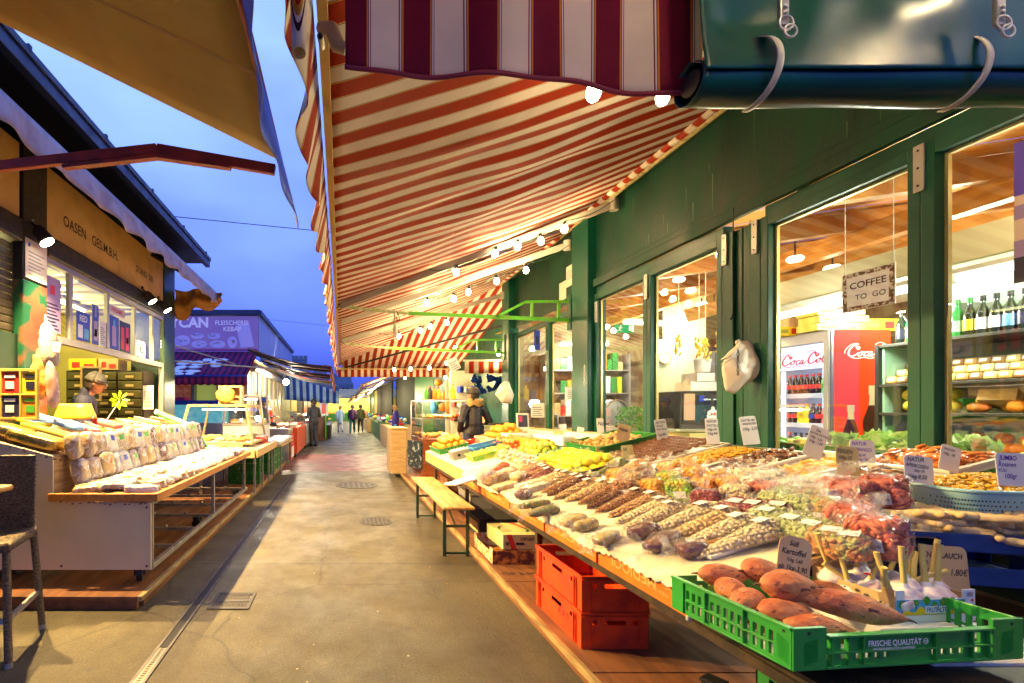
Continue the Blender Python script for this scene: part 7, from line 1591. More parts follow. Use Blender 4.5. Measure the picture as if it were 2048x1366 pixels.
for i in range(70):
 x = 2.41+rnd.random()*.40; y = 2.78+rnd.random()*.22; D0_.put(SL(x,y,rnd.random()*6,.01+(i//24)*.02,1.1,rnd.uniform(-.4,.4),rnd.uniform(-.4,.4)),'brown date in the loose heap on the white tray','dates in a loose heap')
tray('steel tray with golden dried mulberries',2.3,2.86,3.06,3.39,.03,M_steel)
stuffheap('dried_mulberries','golden dried mulberries heaped on the steel tray','dried fruit',2.33,2.84,3.09,3.36,.02,.035,mat('golden_mulberry',(.78,.42,.04),.35,c2=(.6,.28,.02),nscale=30),(.013,.009,.008),420,3)
tray('long white tray with dried mango between the price cards',2.26,2.86,2.42,2.72,.045,M_white)
stuffheap('dried_mango','yellow dried mango pieces lying in the long white tray','dried fruit',2.45,2.82,2.45,2.69,.01,.035,mat('dried_mango_mat',(.9,.5,.06),.4,c2=(.8,.38,.04),nscale=20),(.028,.016,.005),110,5)
tray('lime green lined tray with flat dried figs',2.40,2.75,2.16,2.38,.03,mat('lime_tray',(.5,.75,.2),.4))
fig = thing('dried_fig','x','fig',(0,0,0)); mb = MB(); mb.ell((0,0,.009),(.024,.022,.009),2,jit=.25); mb.build('flesh',mat('fig_skin',(.2,.09,.04),.35,c2=(.4,.22,.1),nscale=25,bump=.5,bscale=50),fig); mb = MB(); mb.ell((.022,0,.012),(.004,.003,.005),1); mb.build('stem',M_kraft,fig); FG = Proto(fig)
for i in range(44):FG.put(SL(2.42+rnd.random()*.30,2.18+rnd.random()*.17,rnd.random()*6,.02+(i//16)*.014,1.,rnd.uniform(-.5,.5),rnd.uniform(-.5,.5)),'flat brown dried fig in the lime lined tray','dried figs')
tray('wide tray of dried apricots by the window',2.70,2.96,2.04,2.40,.04,M_white,up=.02)
apr = thing('dried_apricot','x','apricot',(0,0,0)); mb = MB(); mb.ell((0,0,.007),(.02,.018,.0075),2,jit=.3); mb.build('flesh',mat('apricot_skin',(.75,.26,.05),.3,c2=(.55,.15,.03),nscale=25,coat=.3),apr); mb = MB(); mb.ell((0,0,.0135),(.005,.002,.001),1); mb.build('crease',mat('fig_skin',(.2,.09,.04),.35),apr); AP = Proto(apr)
for i in range(120):AP.put(SL(2.72+rnd.random()*.22,2.07+rnd.random()*.30,rnd.random()*6,.045+(i//34)*.014,1.05,rnd.uniform(-.5,.5),rnd.uniform(-.5,.5)),'orange brown dried apricot in the tray by the window','dried apricots')
bk = thing('plastic_basket','pale cyan perforated basket full of golden raisins','basket',(2.45,1.72,1.0)); M_cy = mat('cyan_plastic',(.38,.68,.72),.35,transl=.15)
Mbk = TR(2.69,1.90,.985,-.12)
def bks(u,v):
 a = 2*PI*u; return((.225+.045*v)*spow(math.cos(a),.45),(.14+.035*v)*spow(math.sin(a),.45),.12*v)
mb = MB(Mbk); mb.grid(bks,64,6); mb.add([bks(k/64,0)for k in range(64)],[tuple(range(64))[::-1]]); mb.build('body',M_cy,bk,solid=.004)
mb = MB(Mbk); mb.tube([Vector(bks(k/64,1))for k in range(65)],.008,6,caps=False); mb.build('rim',M_cy,bk)
mb = MB(Mbk)
for k in range(96):
 for j in range(4):
  u = (k+.5*(j%2))/96; a = 2*PI*u; c = Vector(bks(u,.25+j*.15)); nn = Vector((spow(math.cos(a),1.55),spow(math.sin(a),1.55),-.2)).normalized(); q = Vector((-nn.y,nn.x,0)).normalized(); up = nn.cross(q); c = c+nn*.0035
  mb.add([c+q*.0035,c+up*.005,c-q*.0035,c-up*.005],[(0,1,2,3)])
tag(mb.build('perforation',mat('dark_teal_hole',(.03,.12,.14),.5),bk),kind='stuff')
rr = random.Random(8); mb = MB(Mbk)
for k in range(900):
 a = rr.uniform(0,6.28); r_ = rr.random()**.5; x,y_ = .235*r_*spow(math.cos(a),.6),.145*r_*spow(math.sin(a),.6); z = .105+.06*(1-r_**2)+rr.uniform(-.006,.006)
 mb.ell((x,y_,z),(.012,.008,.007),1,R_=Euler((rr.uniform(-.8,.8),rr.uniform(-.8,.8),rr.uniform(0,6))).to_matrix())
mb.lathe([(.21,.085),(.1,.13),(.001,.15)],n=20,sc=(1.05,.65))
tag(mb.build('golden_raisins',mat('golden_raisin',(.82,.48,.03),.3,c2=(.7,.36,.02),nscale=25,coat=.3)),'golden yellow raisins heaped in the cyan basket','raisins',kind='stuff')
# far half of the table: fresh fruit
def crate_at(label,px,py,w_,d_,h_,m_,slots=True,rz=0.,name='fruit_crate',cat='crate',up=0.):
 x,y = TP(px,py); t = thing(name,label,cat,(x,y,tz(x))); mb = MB(SL(x,y,rz,.004+up)); crate_walls(mb,w_,d_,h_,slots=slots); mb.build('body',m_,t,bevel=0); return x,y
def fill(P_,x,y,w_,d_,z0,n,lb,grp,per,s=1.,r_=.035):
 for i in range(n):
  l = i//per; P_.put(SL(x+.03+rnd.random()*(w_-.06),y+.03+rnd.random()*(d_-.06),rnd.random()*6,z0+l*r_*1.25,s,rnd.uniform(-.5,.5),rnd.uniform(-.5,.5)),lb,grp)
def pack_fill(P_,x,y,w_,d_,z0,step,lb,grp,layers=2,s=1.):
 for l in range(layers):
  nx,ny = max(1,int((w_-l*step)/step)),max(1,int((d_-l*step)/step))
  for i in range(nx):
   for j in range(ny):P_.put(SL(x+(w_-(nx-1)*step)/2+i*step+rnd.uniform(-.006,.006),y+(d_-(ny-1)*step)/2+j*step+rnd.uniform(-.006,.006),rnd.random()*6,z0+l*step*.72,s,rnd.uniform(-.4,.4),rnd.uniform(-.4,.4)),lb,grp)
M_blk = mat('black_crate_plastic',(.015,.018,.015),.4)
x,y = 1.80,3.55
t = thing('fruit_crate','low black crate heaped with lemons and limes','crate',(x,y,tz(x))); mb = MB(SL(x,y,0,.004)); crate_walls(mb,.38,.82,.06); mb.build('body',M_blk,t)
for l in range(2):
 for i in range(5-l):
  for j in range(10-l):
   lime = (l==1 and j in(6,7)and i in(1,2))or(i+j*3)%13==0
   (F_lime if lime else F_lemon).put(SL(x+.04+(i+.5*l)*.074+rnd.uniform(-.006,.006),y+.05+(j+.5*l)*.078+rnd.uniform(-.006,.006),rnd.random()*6,.015+l*.052,1.12,rnd.uniform(-.3,.3),rnd.uniform(-.3,.3)),'lime green citrus among the lemons in the low black crate' if lime else 'yellow lemon heaped in the low black crate','citrus in the black crate' if not lime else 'limes in the black crate')
t = thing('fruit_crate','dark green crate of whole walnuts by the window','crate',(2.3,4.1,tz(2.3))); mb = MB(SL(2.28,4.0,0,.004)); crate_walls(mb,.5,.62,.11,slots=False); mb.build('body',M_crg,t)
wl_ = thing('walnut','x','walnut',(0,0,0)); mb = MB(); mb.ell((0,0,.017),(.021,.018,.018),2,jit=.2,m=None); mb.build('shell',mat('walnut_shell',(.62,.38,.12),.6,c2=(.42,.24,.07),nscale=45,bump=.9,bscale=90),wl_); mb = MB(); mb.tube([(.0222*math.cos(2*PI*k/16),0,.017+.0192*math.sin(2*PI*k/16))for k in range(17)],.0012,4,caps=False); mb.build('seam',M_kraft,wl_); WL = Proto(wl_)
for l in range(3):
 for i in range(10-l*2):
  for j in range(12-l*2):WL.put(SL(2.31+(i+l)*.046+rnd.uniform(-.006,.006),4.04+(j+l)*.046+rnd.uniform(-.006,.006),rnd.random()*6,.055+l*.027,1.1,rnd.random()*3),'whole walnut heaped in the dark green crate','whole walnuts in the crate')if(l or j<12)else None
stuffheap('dark_chestnuts','dark chestnuts strewn between the walnut crate and the dates','chestnuts',2.1,2.3,3.92,4.6,.01,.03,mat('chestnut',(.1,.03,.015),.25,c2=(.2,.08,.04),nscale=30),(.018,.015,.013),130,6)
t = thing('fruit_crate','teal tray of small yellow green pears','crate',(2.0,4.75,tz(2.))); mb = MB(SL(1.98,4.7,0,.004)); crate_walls(mb,.3,.56,.05,slots=False); mb.build('body',mat('teal_tray',(.15,.5,.45),.4),t)
F_pear = fruit('pear','x',mat('pear_skin',(.6,.6,.06),.4,c2=(.42,.45,.05),nscale=12),.03,True,(1,1,1.2)); pack_fill(F_pear,1.99,4.72,.28,.52,.02,.062,'small yellow green pear in the teal tray','pears in the teal tray')
t = thing('fruit_crate','clear wrapped tray of red and white apples past the pears','crate',(2.0,5.45,tz(2.))); mb = MB(SL(1.95,5.4,0,.004)); crate_walls(mb,.34,.7,.05,slots=False); mb.build('body',M_kraft,t)
pack_fill(F_apple,1.97,5.43,.3,.64,.02,.07,'red and white apple in the wrapped tray','apples in the wrapped tray')
t = thing('fruit_crate','open carton piled with big oranges near the customer','crate',(2.1,6.3,tz(2.1))); mb = MB(SL(2.08,6.2,0,.004)); crate_walls(mb,.45,.7,.10,slots=False); mb.build('body',mat('orange_white_carton',(.8,.45,.2),.6,c2=(.8,.7,.6),nscale=5),t)
pack_fill(F_orange,2.1,6.24,.42,.62,.06,.092,'big orange piled in the open carton','oranges in the open carton',2,1.15)
t = thing('fruit_crate','green crate of orange persimmons at the far table end','crate',(1.45,6.8,.78)); mb = MB(SL(1.42,6.6,0,.004)); crate_walls(mb,.42,.72,.08); mb.build('body',M_crg,t)
F_pers = fruit('persimmon','x',mat('persimmon_skin',(.95,.3,.02),.3),.045,True,(1,1,.85)); pack_fill(F_pers,1.43,6.62,.4,.68,.05,.092,'orange persimmon in the green crate at the table end','persimmons in the green crate',2,1.1)
slab('red bundle of chillies on the far table end',SL(1.9,6.9,.3,.02),.2,.14,.06,M_red,None,.4)
t = thing('scale_box','small grey metal box with a black knob on the far cloth','box',(1.42,5.95,.78)); M = SL(1.43,5.85,0,.004); mb = MB(M); mb.box(0,.22,0,.22,0,.11); mb.build('body',M_alu,t,bevel=.01); mb = MB(M); mb.tube([(.08,-.006,.05),(.08,0,.05)],.02,12); mb.build('knob',M_black,t)
crate_at('open green and yellow carton of pale fruit',948,925,.42,.3,.07,mat('green_yellow_carton',(.12,.5,.05),.5,c2=(.75,.65,.1),nscale=6),False)
x,y = TP(948,925); pack_fill(F_pear,x+.01,y+.01,.4,.28,.03,.065,'pale green pear in the green and yellow carton','pears in the green carton',1,.95)
crate_at('low blue trimmed carton behind the green and yellow one',950,912,.5,.3,.09,mat('blue_card',(.05,.25,.6),.5),False,up=.01)
lump(975,962,mat('pink_foam_net',(.85,.5,.45),.6,c2=(.9,.8,.75),nscale=70,nlo=.5,nhi=.54,bump=.8,bscale=70),(.075,.075,.075),'round fruit in a pink foam net on the far cloth',0,False)
slab('red and brown packet of dried chillies on the cloth',SL(*TP(1000,937,.02),.8,.01),.3,.1,.05,mat('chilli_pack',(.5,.03,.02),.3,c2=(.3,.12,.04),nscale=16,coat=.4),None,.3)
slab('shallow clear box of brown slices beside the walnut bags',SL(*TP(1010,972,.02),.1,.004),.2,.13,.04,mat('brown_slices',(.5,.26,.1),.3,c2=(.7,.6,.45),nscale=25,coat=.6),None,.05)
for i,(px,py,m_,l_)in enumerate(((925,965,M_film,'flat clear plastic bag lying empty on the far cloth'),)):
 slab(l_,SL(*TP(px,py,0),.2,.004),.3,.2,.02,mat('milky_plastic',(.85,.83,.8),.25,coat=.6),None,.3)
stuffheap('wrapped_goods','crumpled clear packs of nuts heaped in the middle of the table','packs',1.78,2.0,4.5,5.9,.01,.05,None,(.05,.04,.02),60,9,[speck('walnut_halves',(.62,.45,.2),(.36,.2,.07),50),G_rice,G_bulg,speck('wrapped',(.85,.82,.78),(.6,.55,.5),30)])
for i,(px,py,w_,m_)in enumerate(((1075,878,.5,M_orp),(1120,872,.6,M_paperw),(1190,868,.6,M_white),(1030,868,.3,M_paperw))):
 x,y = TP(px,py,.1); cart(['orange carton at the window side of the table','long white carton lid by the window','white foam box with nuts at the window edge','small white carton beside the big oranges'][i],TR(min(x,2.7),y,tz(min(x,2.7))+.01,.1),.3,w_,.1,m_,[('top',.1,.1,.9,.9,M_kraft)]if i==2 else None)
# near end: green crate, sweet potatoes, garlic, ginger
GX,GY,GZ = 1.262,1.285,.688
gt = thing('green_crate','bright green slotted crate with white lettering holding sweet potatoes and garlic','crate',(GX,GY,GZ))
w_,d_,h_,th = .615,.415,.122,.0075
Mg0 = TR(GX,GY,GZ,.09); Mg = Mg0@Matrix.Diagonal((1.19,1,1,1))
mb = MB(Mg); mb.box(0,w_,0,d_,.0,.007)
us = [0,.075,.09,.125,.14,.155,.165,.18,.19,.205,.215,.23,.24,.255,.385,.40,.41,.425,.435,.45,.46,.475,.485,.50,.515,.55,.565,w_-.0]
us = [0,.08,.095,.125,.14,.165,.178,.19,.203,.215,.228,.24,.253,.37,.383,.395,.408,.42,.433,.445,.458,.475,.505,.52,.54,w_]
vs = [.007,.018,.026,.045,.055,.085,.10,.122]
holes = {(i,6)for i in range(1,24)}
for i in(4,6,8,10,12):pass
for i in(5,7,9,11):holes|={(i,2)}
for i in(14,16,18,20):pass
for i in(13,15,17,19):holes|={(i,2)}
holes|={(1,2),(1,4),(3,2),(3,4),(21,2),(21,4),(23,2),(23,4)}
mb.panel((0,0,0),(1,0,0),(0,0,1),-th,us,vs,holes)
mb.panel((w_,d_,0),(-1,0,0),(0,0,1),-th,us,vs,holes)
n = 13; us2 = [0,.05]; s = (d_-.10)/n
for i in range(n):us2 += [.05+i*s+s*.3,.05+i*s+s*.8]
us2 += [d_-.05,d_]; us2 = sorted(set(round(a,4)for a in us2)); vs2 = [.007,.018,.05,.058,.088,.104,.122]
hs = {(i,j)for i in range(2,len(us2)-2,2)for j in(1,3)}
mb.panel((0,d_,0),(0,-1,0),(0,0,1),-th,us2,vs2,hs); mb.panel((w_,0,0),(0,1,0),(0,0,1),-th,us2,vs2,hs)
mb.build('body',M_crgb,gt,bevel=.0015)
mb = MB(Mg)
for x0,x1 in((-.004,.082),(w_-.082,w_+.004)):
 mb.box(x0,x1,-.005,-.0002,.004,.1225)
mb.box(.0821,w_-.0821,-.012,-.0002,.094,.1005); mb.box(.0821,w_-.0821,-.009,-.0002,.048,.053); mb.box(.0821,w_-.0821,-.009,-.0002,.007,.013)
for x in(.094,.14,.1775,.372,.474,.52):mb.box(x-.002,x+.002,-.009,-.0002,.0131,.0939)
mb.box(-.009,-.0002,.0,d_,.115,.1224); mb.box(-.008,-.0002,.06,d_-.06,.052,.057); mb.box(-.005,-.0003,0.0,.05,.004,.114); mb.box(-.005,-.0003,d_-.05,d_,.004,.114)
for y_ in(.14,.275):mb.box(-.008,-.0004,y_-.002,y_+.002,.01,.1149)
for k in range(11):
 for x0 in(.022,w_-.06):mb.add([(x0,-.0055,.018+k*.006),(x0+.036,-.0055,.030+k*.006),(x0+.036,-.0075,.0325+k*.006),(x0,-.0075,.0205+k*.006)],[(0,1,2,3)])
 mb.add([(-.0055,.008,.018+k*.006),(-.0055,.04,.03+k*.006),(-.0075,.04,.0325+k*.006),(-.0075,.008,.0205+k*.006)],[(0,3,2,1)])
mb.build('rib',M_crgb,gt,bevel=.001)
mb = MB(Mg)
for x0 in(.035,w_-.03):mb.tube([(x0,-.0055,.108),(x0,-.0058,.108)],.0045,12,smooth=False)
mb.tube([(-.0055,.02,.106),(-.0058,.02,.106)],.0045,12,smooth=False); mb.build('peg_hole',M_dark,gt)
mb = MB(); Mt = Mg@frame((.205,-.010,.068),(1,0,0),(0,0,1)); Mt = Mg0@Matrix(((1,0,0,.222),(0,0,-1,-.0092),(0,1,0,.0655),(0,0,0,1)))
mb.text('FRISCHE QUALITÄT',Mt,.0225,bold=.022,sx=.86); mb.text('UNVERÄUSSERLICHE LEIHSTEIGE',Mt@Matrix.Translation((.014,-.0115,0)),.0095,bold=.015,sx=.98)
c = Mt@Matrix.Translation((.184,.0075,0)); mb.M = c
for k in range(20):
 a,b = 2*PI*k/20,2*PI*(k+1)/20; mb.add([(.008*math.cos(a),.008*math.sin(a),0),(.008*math.cos(b),.008*math.sin(b),0),(.0063*math.cos(b),.0063*math.sin(b),0),(.0063*math.cos(a),.0063*math.sin(a),0)],[(0,1,2,3)])
mb.add([(-.005,-.0015,0),(.006,-.001,0),(.006,.001,0),(-.005,.0012,0)],[(0,1,2,3)]); mb.M = None
mb.build('lettering',mat('white_crate_print',(.85,.88,.82),.5),gt)
t = thing('cardboard_sheet','white card lining the bottom of the green crate','card',(GX,GY,GZ)); mb = MB(Mg); mb.box(.02,w_-.012,.012,d_-.012,.0075,.0105); mb.build('sheet',M_paperw,t)
t = thing('green_crate','lower green crate half hidden beneath the table end','crate',(1.42,1.36,.40)); mb = MB(TR(1.55,1.34,.38,0)); crate_walls(mb,.58,.38,.13); mb.build('body',M_crg,t)
M_sp = mat('sweet_potato_skin',(.4,.085,.04),.6,c2=(.66,.27,.09),nscale=9,nlo=.36,nhi=.62,bump=1.,bscale=34,detail=10,stretch=(1,1,1))
nt = M_sp.node_tree; N,L = nt.nodes,nt.links; b_ = [q for q in N if q.type=='BSDF_PRINCIPLED'][0]; src = b_.inputs['Base Color'].links[0].from_socket
v_ = N.new('ShaderNodeTexNoise'); v_.inputs['Scale'].default_value = 48; v_.inputs['Detail'].default_value = 4; mp_ = N.new('ShaderNodeMapping'); mp_.inputs['Scale'].default_value = (.45,1.4,1.4); tc_ = N.new('ShaderNodeTexCoord'); L.new(tc_.outputs['Object'],mp_.inputs[0]); L.new(mp_.outputs[0],v_.inputs[0])
cr = N.new('ShaderNodeValToRGB'); e = cr.color_ramp.elements; e[0].position = .61; e[0].color = (0,0,0,1); e[1].position = .66; e[1].color = (.9,.9,.9,1); L.new(v_.outputs[0],cr.inputs[0])
mx = N.new('ShaderNodeMix'); mx.data_type = 'RGBA'; mx.inputs[7].default_value = (.1,.03,.02,1); L.new(cr.outputs[0],mx.inputs[0]); L.new(src,mx.inputs[6]); L.new(mx.outputs[2],b_.inputs['Base Color'])
def potato(lb,c,L_,r_,yaw,pitch,bend,seed):
 t = thing('sweet_potato',lb,'sweet potato',c,'sweet potatoes in the green crate'); Rm = Euler((0,pitch,yaw)).to_matrix()
 def fn(u,v):
  s = v*2-1; a = 2*PI*u; rr = r_*max(0,(1-abs(s)**2.1))**.72*(1-.12*s)
  q = Vector((s*L_/2,rr*math.cos(a),rr*math.sin(a)*.92+bend*(s*s)))
  k = 1+.2*noise.noise(Vector((q.x*13,q.y*13,q.z*13+seed)))+.03*noise.noise(q*60+Vector((seed,0,0))); return Rm@Vector((q.x,q.y*k,q.z*k))+Vector(c)
 mb = MB(); mb.grid(fn,36,40); o = mb.build('flesh',M_sp,t); rr = random.Random(int(seed*10)); mb = MB()
 for q in range(14):
  u,v = rr.random(),rr.uniform(.12,.9); a_,b_ = fn(u,v),fn(u+.01,v); n_ = (a_-Vector(c)); n_ = n_-(Rm@Vector((1,0,0)))*n_.dot(Rm@Vector((1,0,0))); n_.normalize(); mb.tube([a_-n_*.002,a_+n_*.003+(b_-a_)*2],[.0016,.0005],4)
 for sg in(0.004,.996):e_ = fn(0,sg); d_ = (e_-Vector(c)).normalized(); mb.tube([e_-d_*.006,e_+d_*.012,e_+d_*.02+Vector((0,0,-.004))],[.006,.003,.001],6)
 mb.build('root_hair',mat('root_brown',(.16,.06,.025),.7),t); return o
def PW(px,py,Y):return W(px,py,Y)
sps = [('largest sweet potato, long one pointing at the crate lettering',PW(1702,1212,1.42),.255,.046,-.42,.12,-.006),('plump sweet potato on top of the heap beside the price card',PW(1578,1172,1.50),.165,.053,-.15,0,0),('sweet potato behind the top one near the card edge',PW(1522,1140,1.64),.14,.046,.1,0,0),('sweet potato in the low middle with its end toward the crate wall',PW(1570,1226,1.45),.16,.045,-.1,.05,0),('sweet potato at the front with its lower end on the crate wall',PW(1640,1258,1.38),.19,.042,-.25,.08,0),('round ended sweet potato against the side wall',PW(1498,1202,1.52),.14,.044,.5,0,0),('ochre sweet potato leaning at the far side wall',PW(1462,1180,1.60),.14,.044,.9,0,0),('darker sweet potato in the far corner of the crate',PW(1445,1150,1.66),.16,.042,-.2,0,0),('sweet potato at the bottom of the heap',PW(1535,1240,1.48),.15,.04,.2,0,0),('sweet potato half hidden behind the largest one',PW(1650,1188,1.58),.15,.045,-.35,0,0)]
for k,(lb,c,L_,r_,yw,pt,bd)in enumerate(sps):potato(lb,c,L_,r_,yw,pt,bd,k*3.3)
t = thing('cardboard_sheet','folded white card pad under the garlic box','card',(1.8,1.48,.7)); mb = MB(TR(1.70,1.45,.700,.07)); mb.box(0,.36,0,.27,0,.03); mb.build('sheet',M_paperw,t,bevel=.003)
M_gb = TR(1.795,1.49,.732,.05)@Matrix.Diagonal((1.06,1.06,1.5,1))
gbx = thing('garlic_box','printed card box of garlic with an orchard scene and blue lettering','box',(1.6,1.4,.7))
bw,bd_,bh = .262,.24,.068
mb = MB(M_gb); mb.panel((0,0,0),(1,0,0),(0,0,1),-.004,[0,.03,bw-.04,bw],[0,bh*.72,bh],{(1,1)}); mb.box(0,bw,.004,bd_,0,.004)
mb.panel((0,bd_,0),(0,-1,0),(0,0,1),-.004,[.0,.03,bd_-.03,bd_],[0,bh*.8,bh],{(1,1)},1); mb.box(bw-.004,bw,.004,bd_,0,bh*.8,1); mb.box(0,bw,bd_-.004,bd_,0.004,bh,1)
mb.build('body',[M_paperw,M_kraft],gbx,bevel=.001)
mb = MB(M_gb@Matrix(((1,0,0,0),(0,0,-1,-.0006),(0,1,0,0),(0,0,0,1))))
mb.add([(.002,.016,0),(bw-.03,.016,0),(bw-.03,bh*.70,0),(.002,bh*.70,0)],[(0,1,2,3)],0)
mb.add([(.002,.016,.0003),(bw-.03,.016,.0003)]+[(.002+(bw-.032)*(1-k/24),.024+.006*math.sin(k*1.3)+.004*math.sin(k*.5),.0003)for k in range(25)],[tuple(range(27))],1)
rr = random.Random(2)
for k,x_ in enumerate((.02,.065,.10,.125,.155,.185,.215)):
 r0 = .0125 if k%2==0 else .009; cy_ = .038+.004*(k%3)
 n = 12; mb.add([(x_,cy_,.0006)]+[(x_+r0*math.cos(2*PI*i/n)*rr.uniform(.8,1.15),cy_+r0*.75*math.sin(2*PI*i/n)*rr.uniform(.8,1.15),.0006)for i in range(n)],[(0,1+i,1+(i+1)%n)for i in range(n)],2)
 mb.add([(x_-.001,.022,.0005),(x_+.001,.022,.0005),(x_+.001,cy_,.0005),(x_-.001,cy_,.0005)],[(0,1,2,3)],3)
 for q in range(7):xx,yy = x_+rr.uniform(-.7,.7)*r0,cy_+rr.uniform(-.5,.5)*r0; mb.add([(xx-.0013,yy,.0009),(xx,yy-.0013,.0009),(xx+.0013,yy,.0009),(xx,yy+.0013,.0009)],[(0,1,2,3)],4)
mb.add([(.0,.0,.0004),(bw,.0,.0004),(bw,.014,.0004),(.0,.014,.0004)],[(0,1,2,3)],5)
mb.add([(bw-.036,.018,.0010),(bw-.008,.018,.0010),(bw-.008,.05,.0010),(bw-.036,.05,.0010)],[(0,1,2,3)],5)
mb.add([(bw-.012,.042,.0013),(bw-.009,.042,.0013),(bw-.009,.048,.0013),(bw-.018,.048,.0013),(bw-.018,.042,.0013)],[(0,1,2,3,4)],6)
for k in range(9):mb.add([(bw-.03+k*.0022,.053,.0011),(bw-.029+k*.0022,.053,.0011),(bw-.029+k*.0022,.062,.0011),(bw-.03+k*.0022,.062,.0011)],[(0,1,2,3)],3)
mb.add([(.095,.018,.0011),(.172,.018,.0011),(.172,.034,.0011),(.095,.034,.0011)],[(0,1,2,3)],5); Mfa = mb.M; mb.M = None
mb.text('FRUT',Mfa@Matrix.Translation((.099,.021,.0015)),.0145,7,bold=.02); mb.text('A',Mfa@Matrix.Translation((.131,.021,.0016)),.021,7,bold=.01,sx=.8); mb.text('LTEA',Mfa@Matrix.Translation((.142,.021,.0015)),.0145,7,bold=.02)
mb.build('print',[M_skyp,M_yell,mat('print_tree_green',(.04,.3,.03),.5),M_ink,M_orp,M_paperw,M_redp,M_blue],gbx)
mb = MB(M_gb)
for k in range(60):
 yy = .01+rr.random()*(bd_-.02); zz = .008+rr.random()**1.5*.035; s_ = rr.uniform(.003,.007); mb.ell((-.0045,yy,zz),(.0006,s_,s_*.7),1,0 if k%3 else 1)
mb.build('side_print',[mat('print_brown_tree',(.05,.04,.01),.6),M_yell],gbx)
mb = MB(M_gb); mb.add([(.004,bd_-.03,bh),(.09,bd_-.01,bh+.022),(.13,bd_-.005,bh+.008),(.15,bd_-.004,.03),(.004,bd_-.02,.03)],[(0,1,2,3,4)]); mb.build('flap',M_kraft,gbx,solid=.002)
M_gar = mat('garlic_skin',(.9,.85,.8),.4,c2=(.62,.36,.46),nscale=5,nlo=.5,nhi=.72,stretch=(3,3,.7),bump=.3,bscale=18,sub=.08); M_stalk = mat('garlic_stalk',(.68,.52,.1),.5,c2=(.78,.66,.3),nscale=14,stretch=(4,4,.7))
gl = thing('garlic_bulb','x','garlic',(0,0,0))
mb = MB()
def gfn(u,v):
 a = 2*PI*u; s = v; prof = [(0,.004),(.1,.022),(.3,.033),(.5,.034),(.7,.022),(.85,.010),(1,.0068)]
 for(s0,r0),(s1,r1)in zip(prof,prof[1:]):
  if s<=s1:q = (s-s0)/(s1-s0); r_ = r0+(r1-r0)*(q*q*(3-2*q)); break
 r_ *= 1+.07*abs(math.sin(a*4))*(1 if s<.7 else .3); return(r_*math.cos(a),r_*math.sin(a),.052*s**.9)
mb.grid(gfn,48,24); mb.build('bulb',M_gar,gl)
mb = MB(); mb.tube([(0,0,.048),(.001,0,.065),(.003,.002,.095),(.007,.003,.125)],[.0068,.006,.0058,.0066],10); mb.build('stalk',M_stalk,gl); GLB = Proto(gl)
gpos = [(.035,.19,.02,.1,-.35,'standing in the far corner with a long upright stalk'),(.06,.14,.0,-.5,.2,'leaning with a red band by the crate side'),(.10,.17,.015,.1,-.1,'in the middle with the tallest pale stalk'),(.125,.19,.02,.5,.35,'with its stalk slanting away over the middle'),(.165,.16,.02,.7,.75,'with a long stalk reaching toward the blue crates'),(.125,.07,.022,.0,.0,'in front with a short thick upright stalk'),(.175,.09,.012,.9,.55,'with a stalk slanting to the price card'),(.205,.05,.01,.0,.04,'in the front corner with a straight yellow stalk'),(.16,.035,.012,.2,-.05,'just behind the printed front with a stubby stalk'),(.06,.07,.0,-.9,-.5,'lying on its side next to the sweet potatoes'),(.21,.12,.015,1.2,.6,'lying beneath the price card'),(.15,.12,.03,-.8,1.0,'lying on top with a pinkish skin'),(.09,.11,.012,1.3,-.9,'lying between the standing bulbs'),(.03,.13,-.005,.3,-.2,'squeezed against the brown side wall'),(.09,.04,.012,-.1,-.15,'near the printed front beside the short stalk'),(.235,.09,.02,.3,.3,'by the barcode corner of the box'),(.05,.03,.004,.2,-.3,'in the corner next to the largest sweet potato')]
for x_,y_,z_,rx,ry,lb in gpos:GLB.put(M_gb@TR(x_,y_,.006+z_,0,-rx*.35,ry,1.12),'garlic bulb '+lb,'garlic bulbs in the printed box')
t = thing('rubber_band','red band around a garlic stalk','rubber band',M_gb@Vector((.065,.12,.07))); mb = MB(M_gb); mb.tube([(.066+.0075*math.cos(2*PI*k/12),.126+.0075*math.sin(2*PI*k/12),.073)for k in range(13)],.0014,5); mb.build('band',M_red,t)
def card(label,M,w_,h_,m_,lines_,ink=None,r_=.15,name='price_card',cat='price card'):
 """rounded card; lines_ = [(text, x, y, size)] in fractions of the card"""
 t = thing(name,label,cat,M.translation); n = 6; pts = []
 for cx,cy_,a0 in((w_-r_*w_,h_-r_*w_,0),(r_*w_,h_-r_*w_,PI/2),(0,0,None),(w_,0,None)):
  if a0 is None:pts.append((cx,cy_))
  else:pts += [(cx+r_*w_*math.cos(a0+PI/2*k/n),cy_+r_*w_*math.sin(a0+PI/2*k/n))for k in range(n+1)]
 k = len(pts); mb = MB(M); mb.add([(x,y,.0008)for x,y in pts]+[(x,y,-.0008)for x,y in pts],[tuple(range(k)),tuple(range(k,2*k))[::-1]]+[(i,(i+1)%k,(i+1)%k+k,i+k)[::-1]for i in range(k)]); mb.build('card',m_,t)
 mb = MB(); rr = random.Random(len(label))
 for s_,x,y,sz in lines_:mb.text(s_,M@Matrix.Translation((x*w_,y*h_,.0016))@Euler((0,0,rr.uniform(-.05,.03))).to_matrix().to_4x4(),sz*h_,bold=.014,shear=.2,sx=.84)
 mb.build('handwriting',ink or M_ink,t); return t
M_crdk = mat('kraft_price_card',(.72,.5,.24),.6,c2=(.64,.42,.18),nscale=9); M_crdw = mat('white_price_card',(.9,.84,.76),.45); M_crdy = mat('yellow_price_card',(.72,.6,.22),.5)
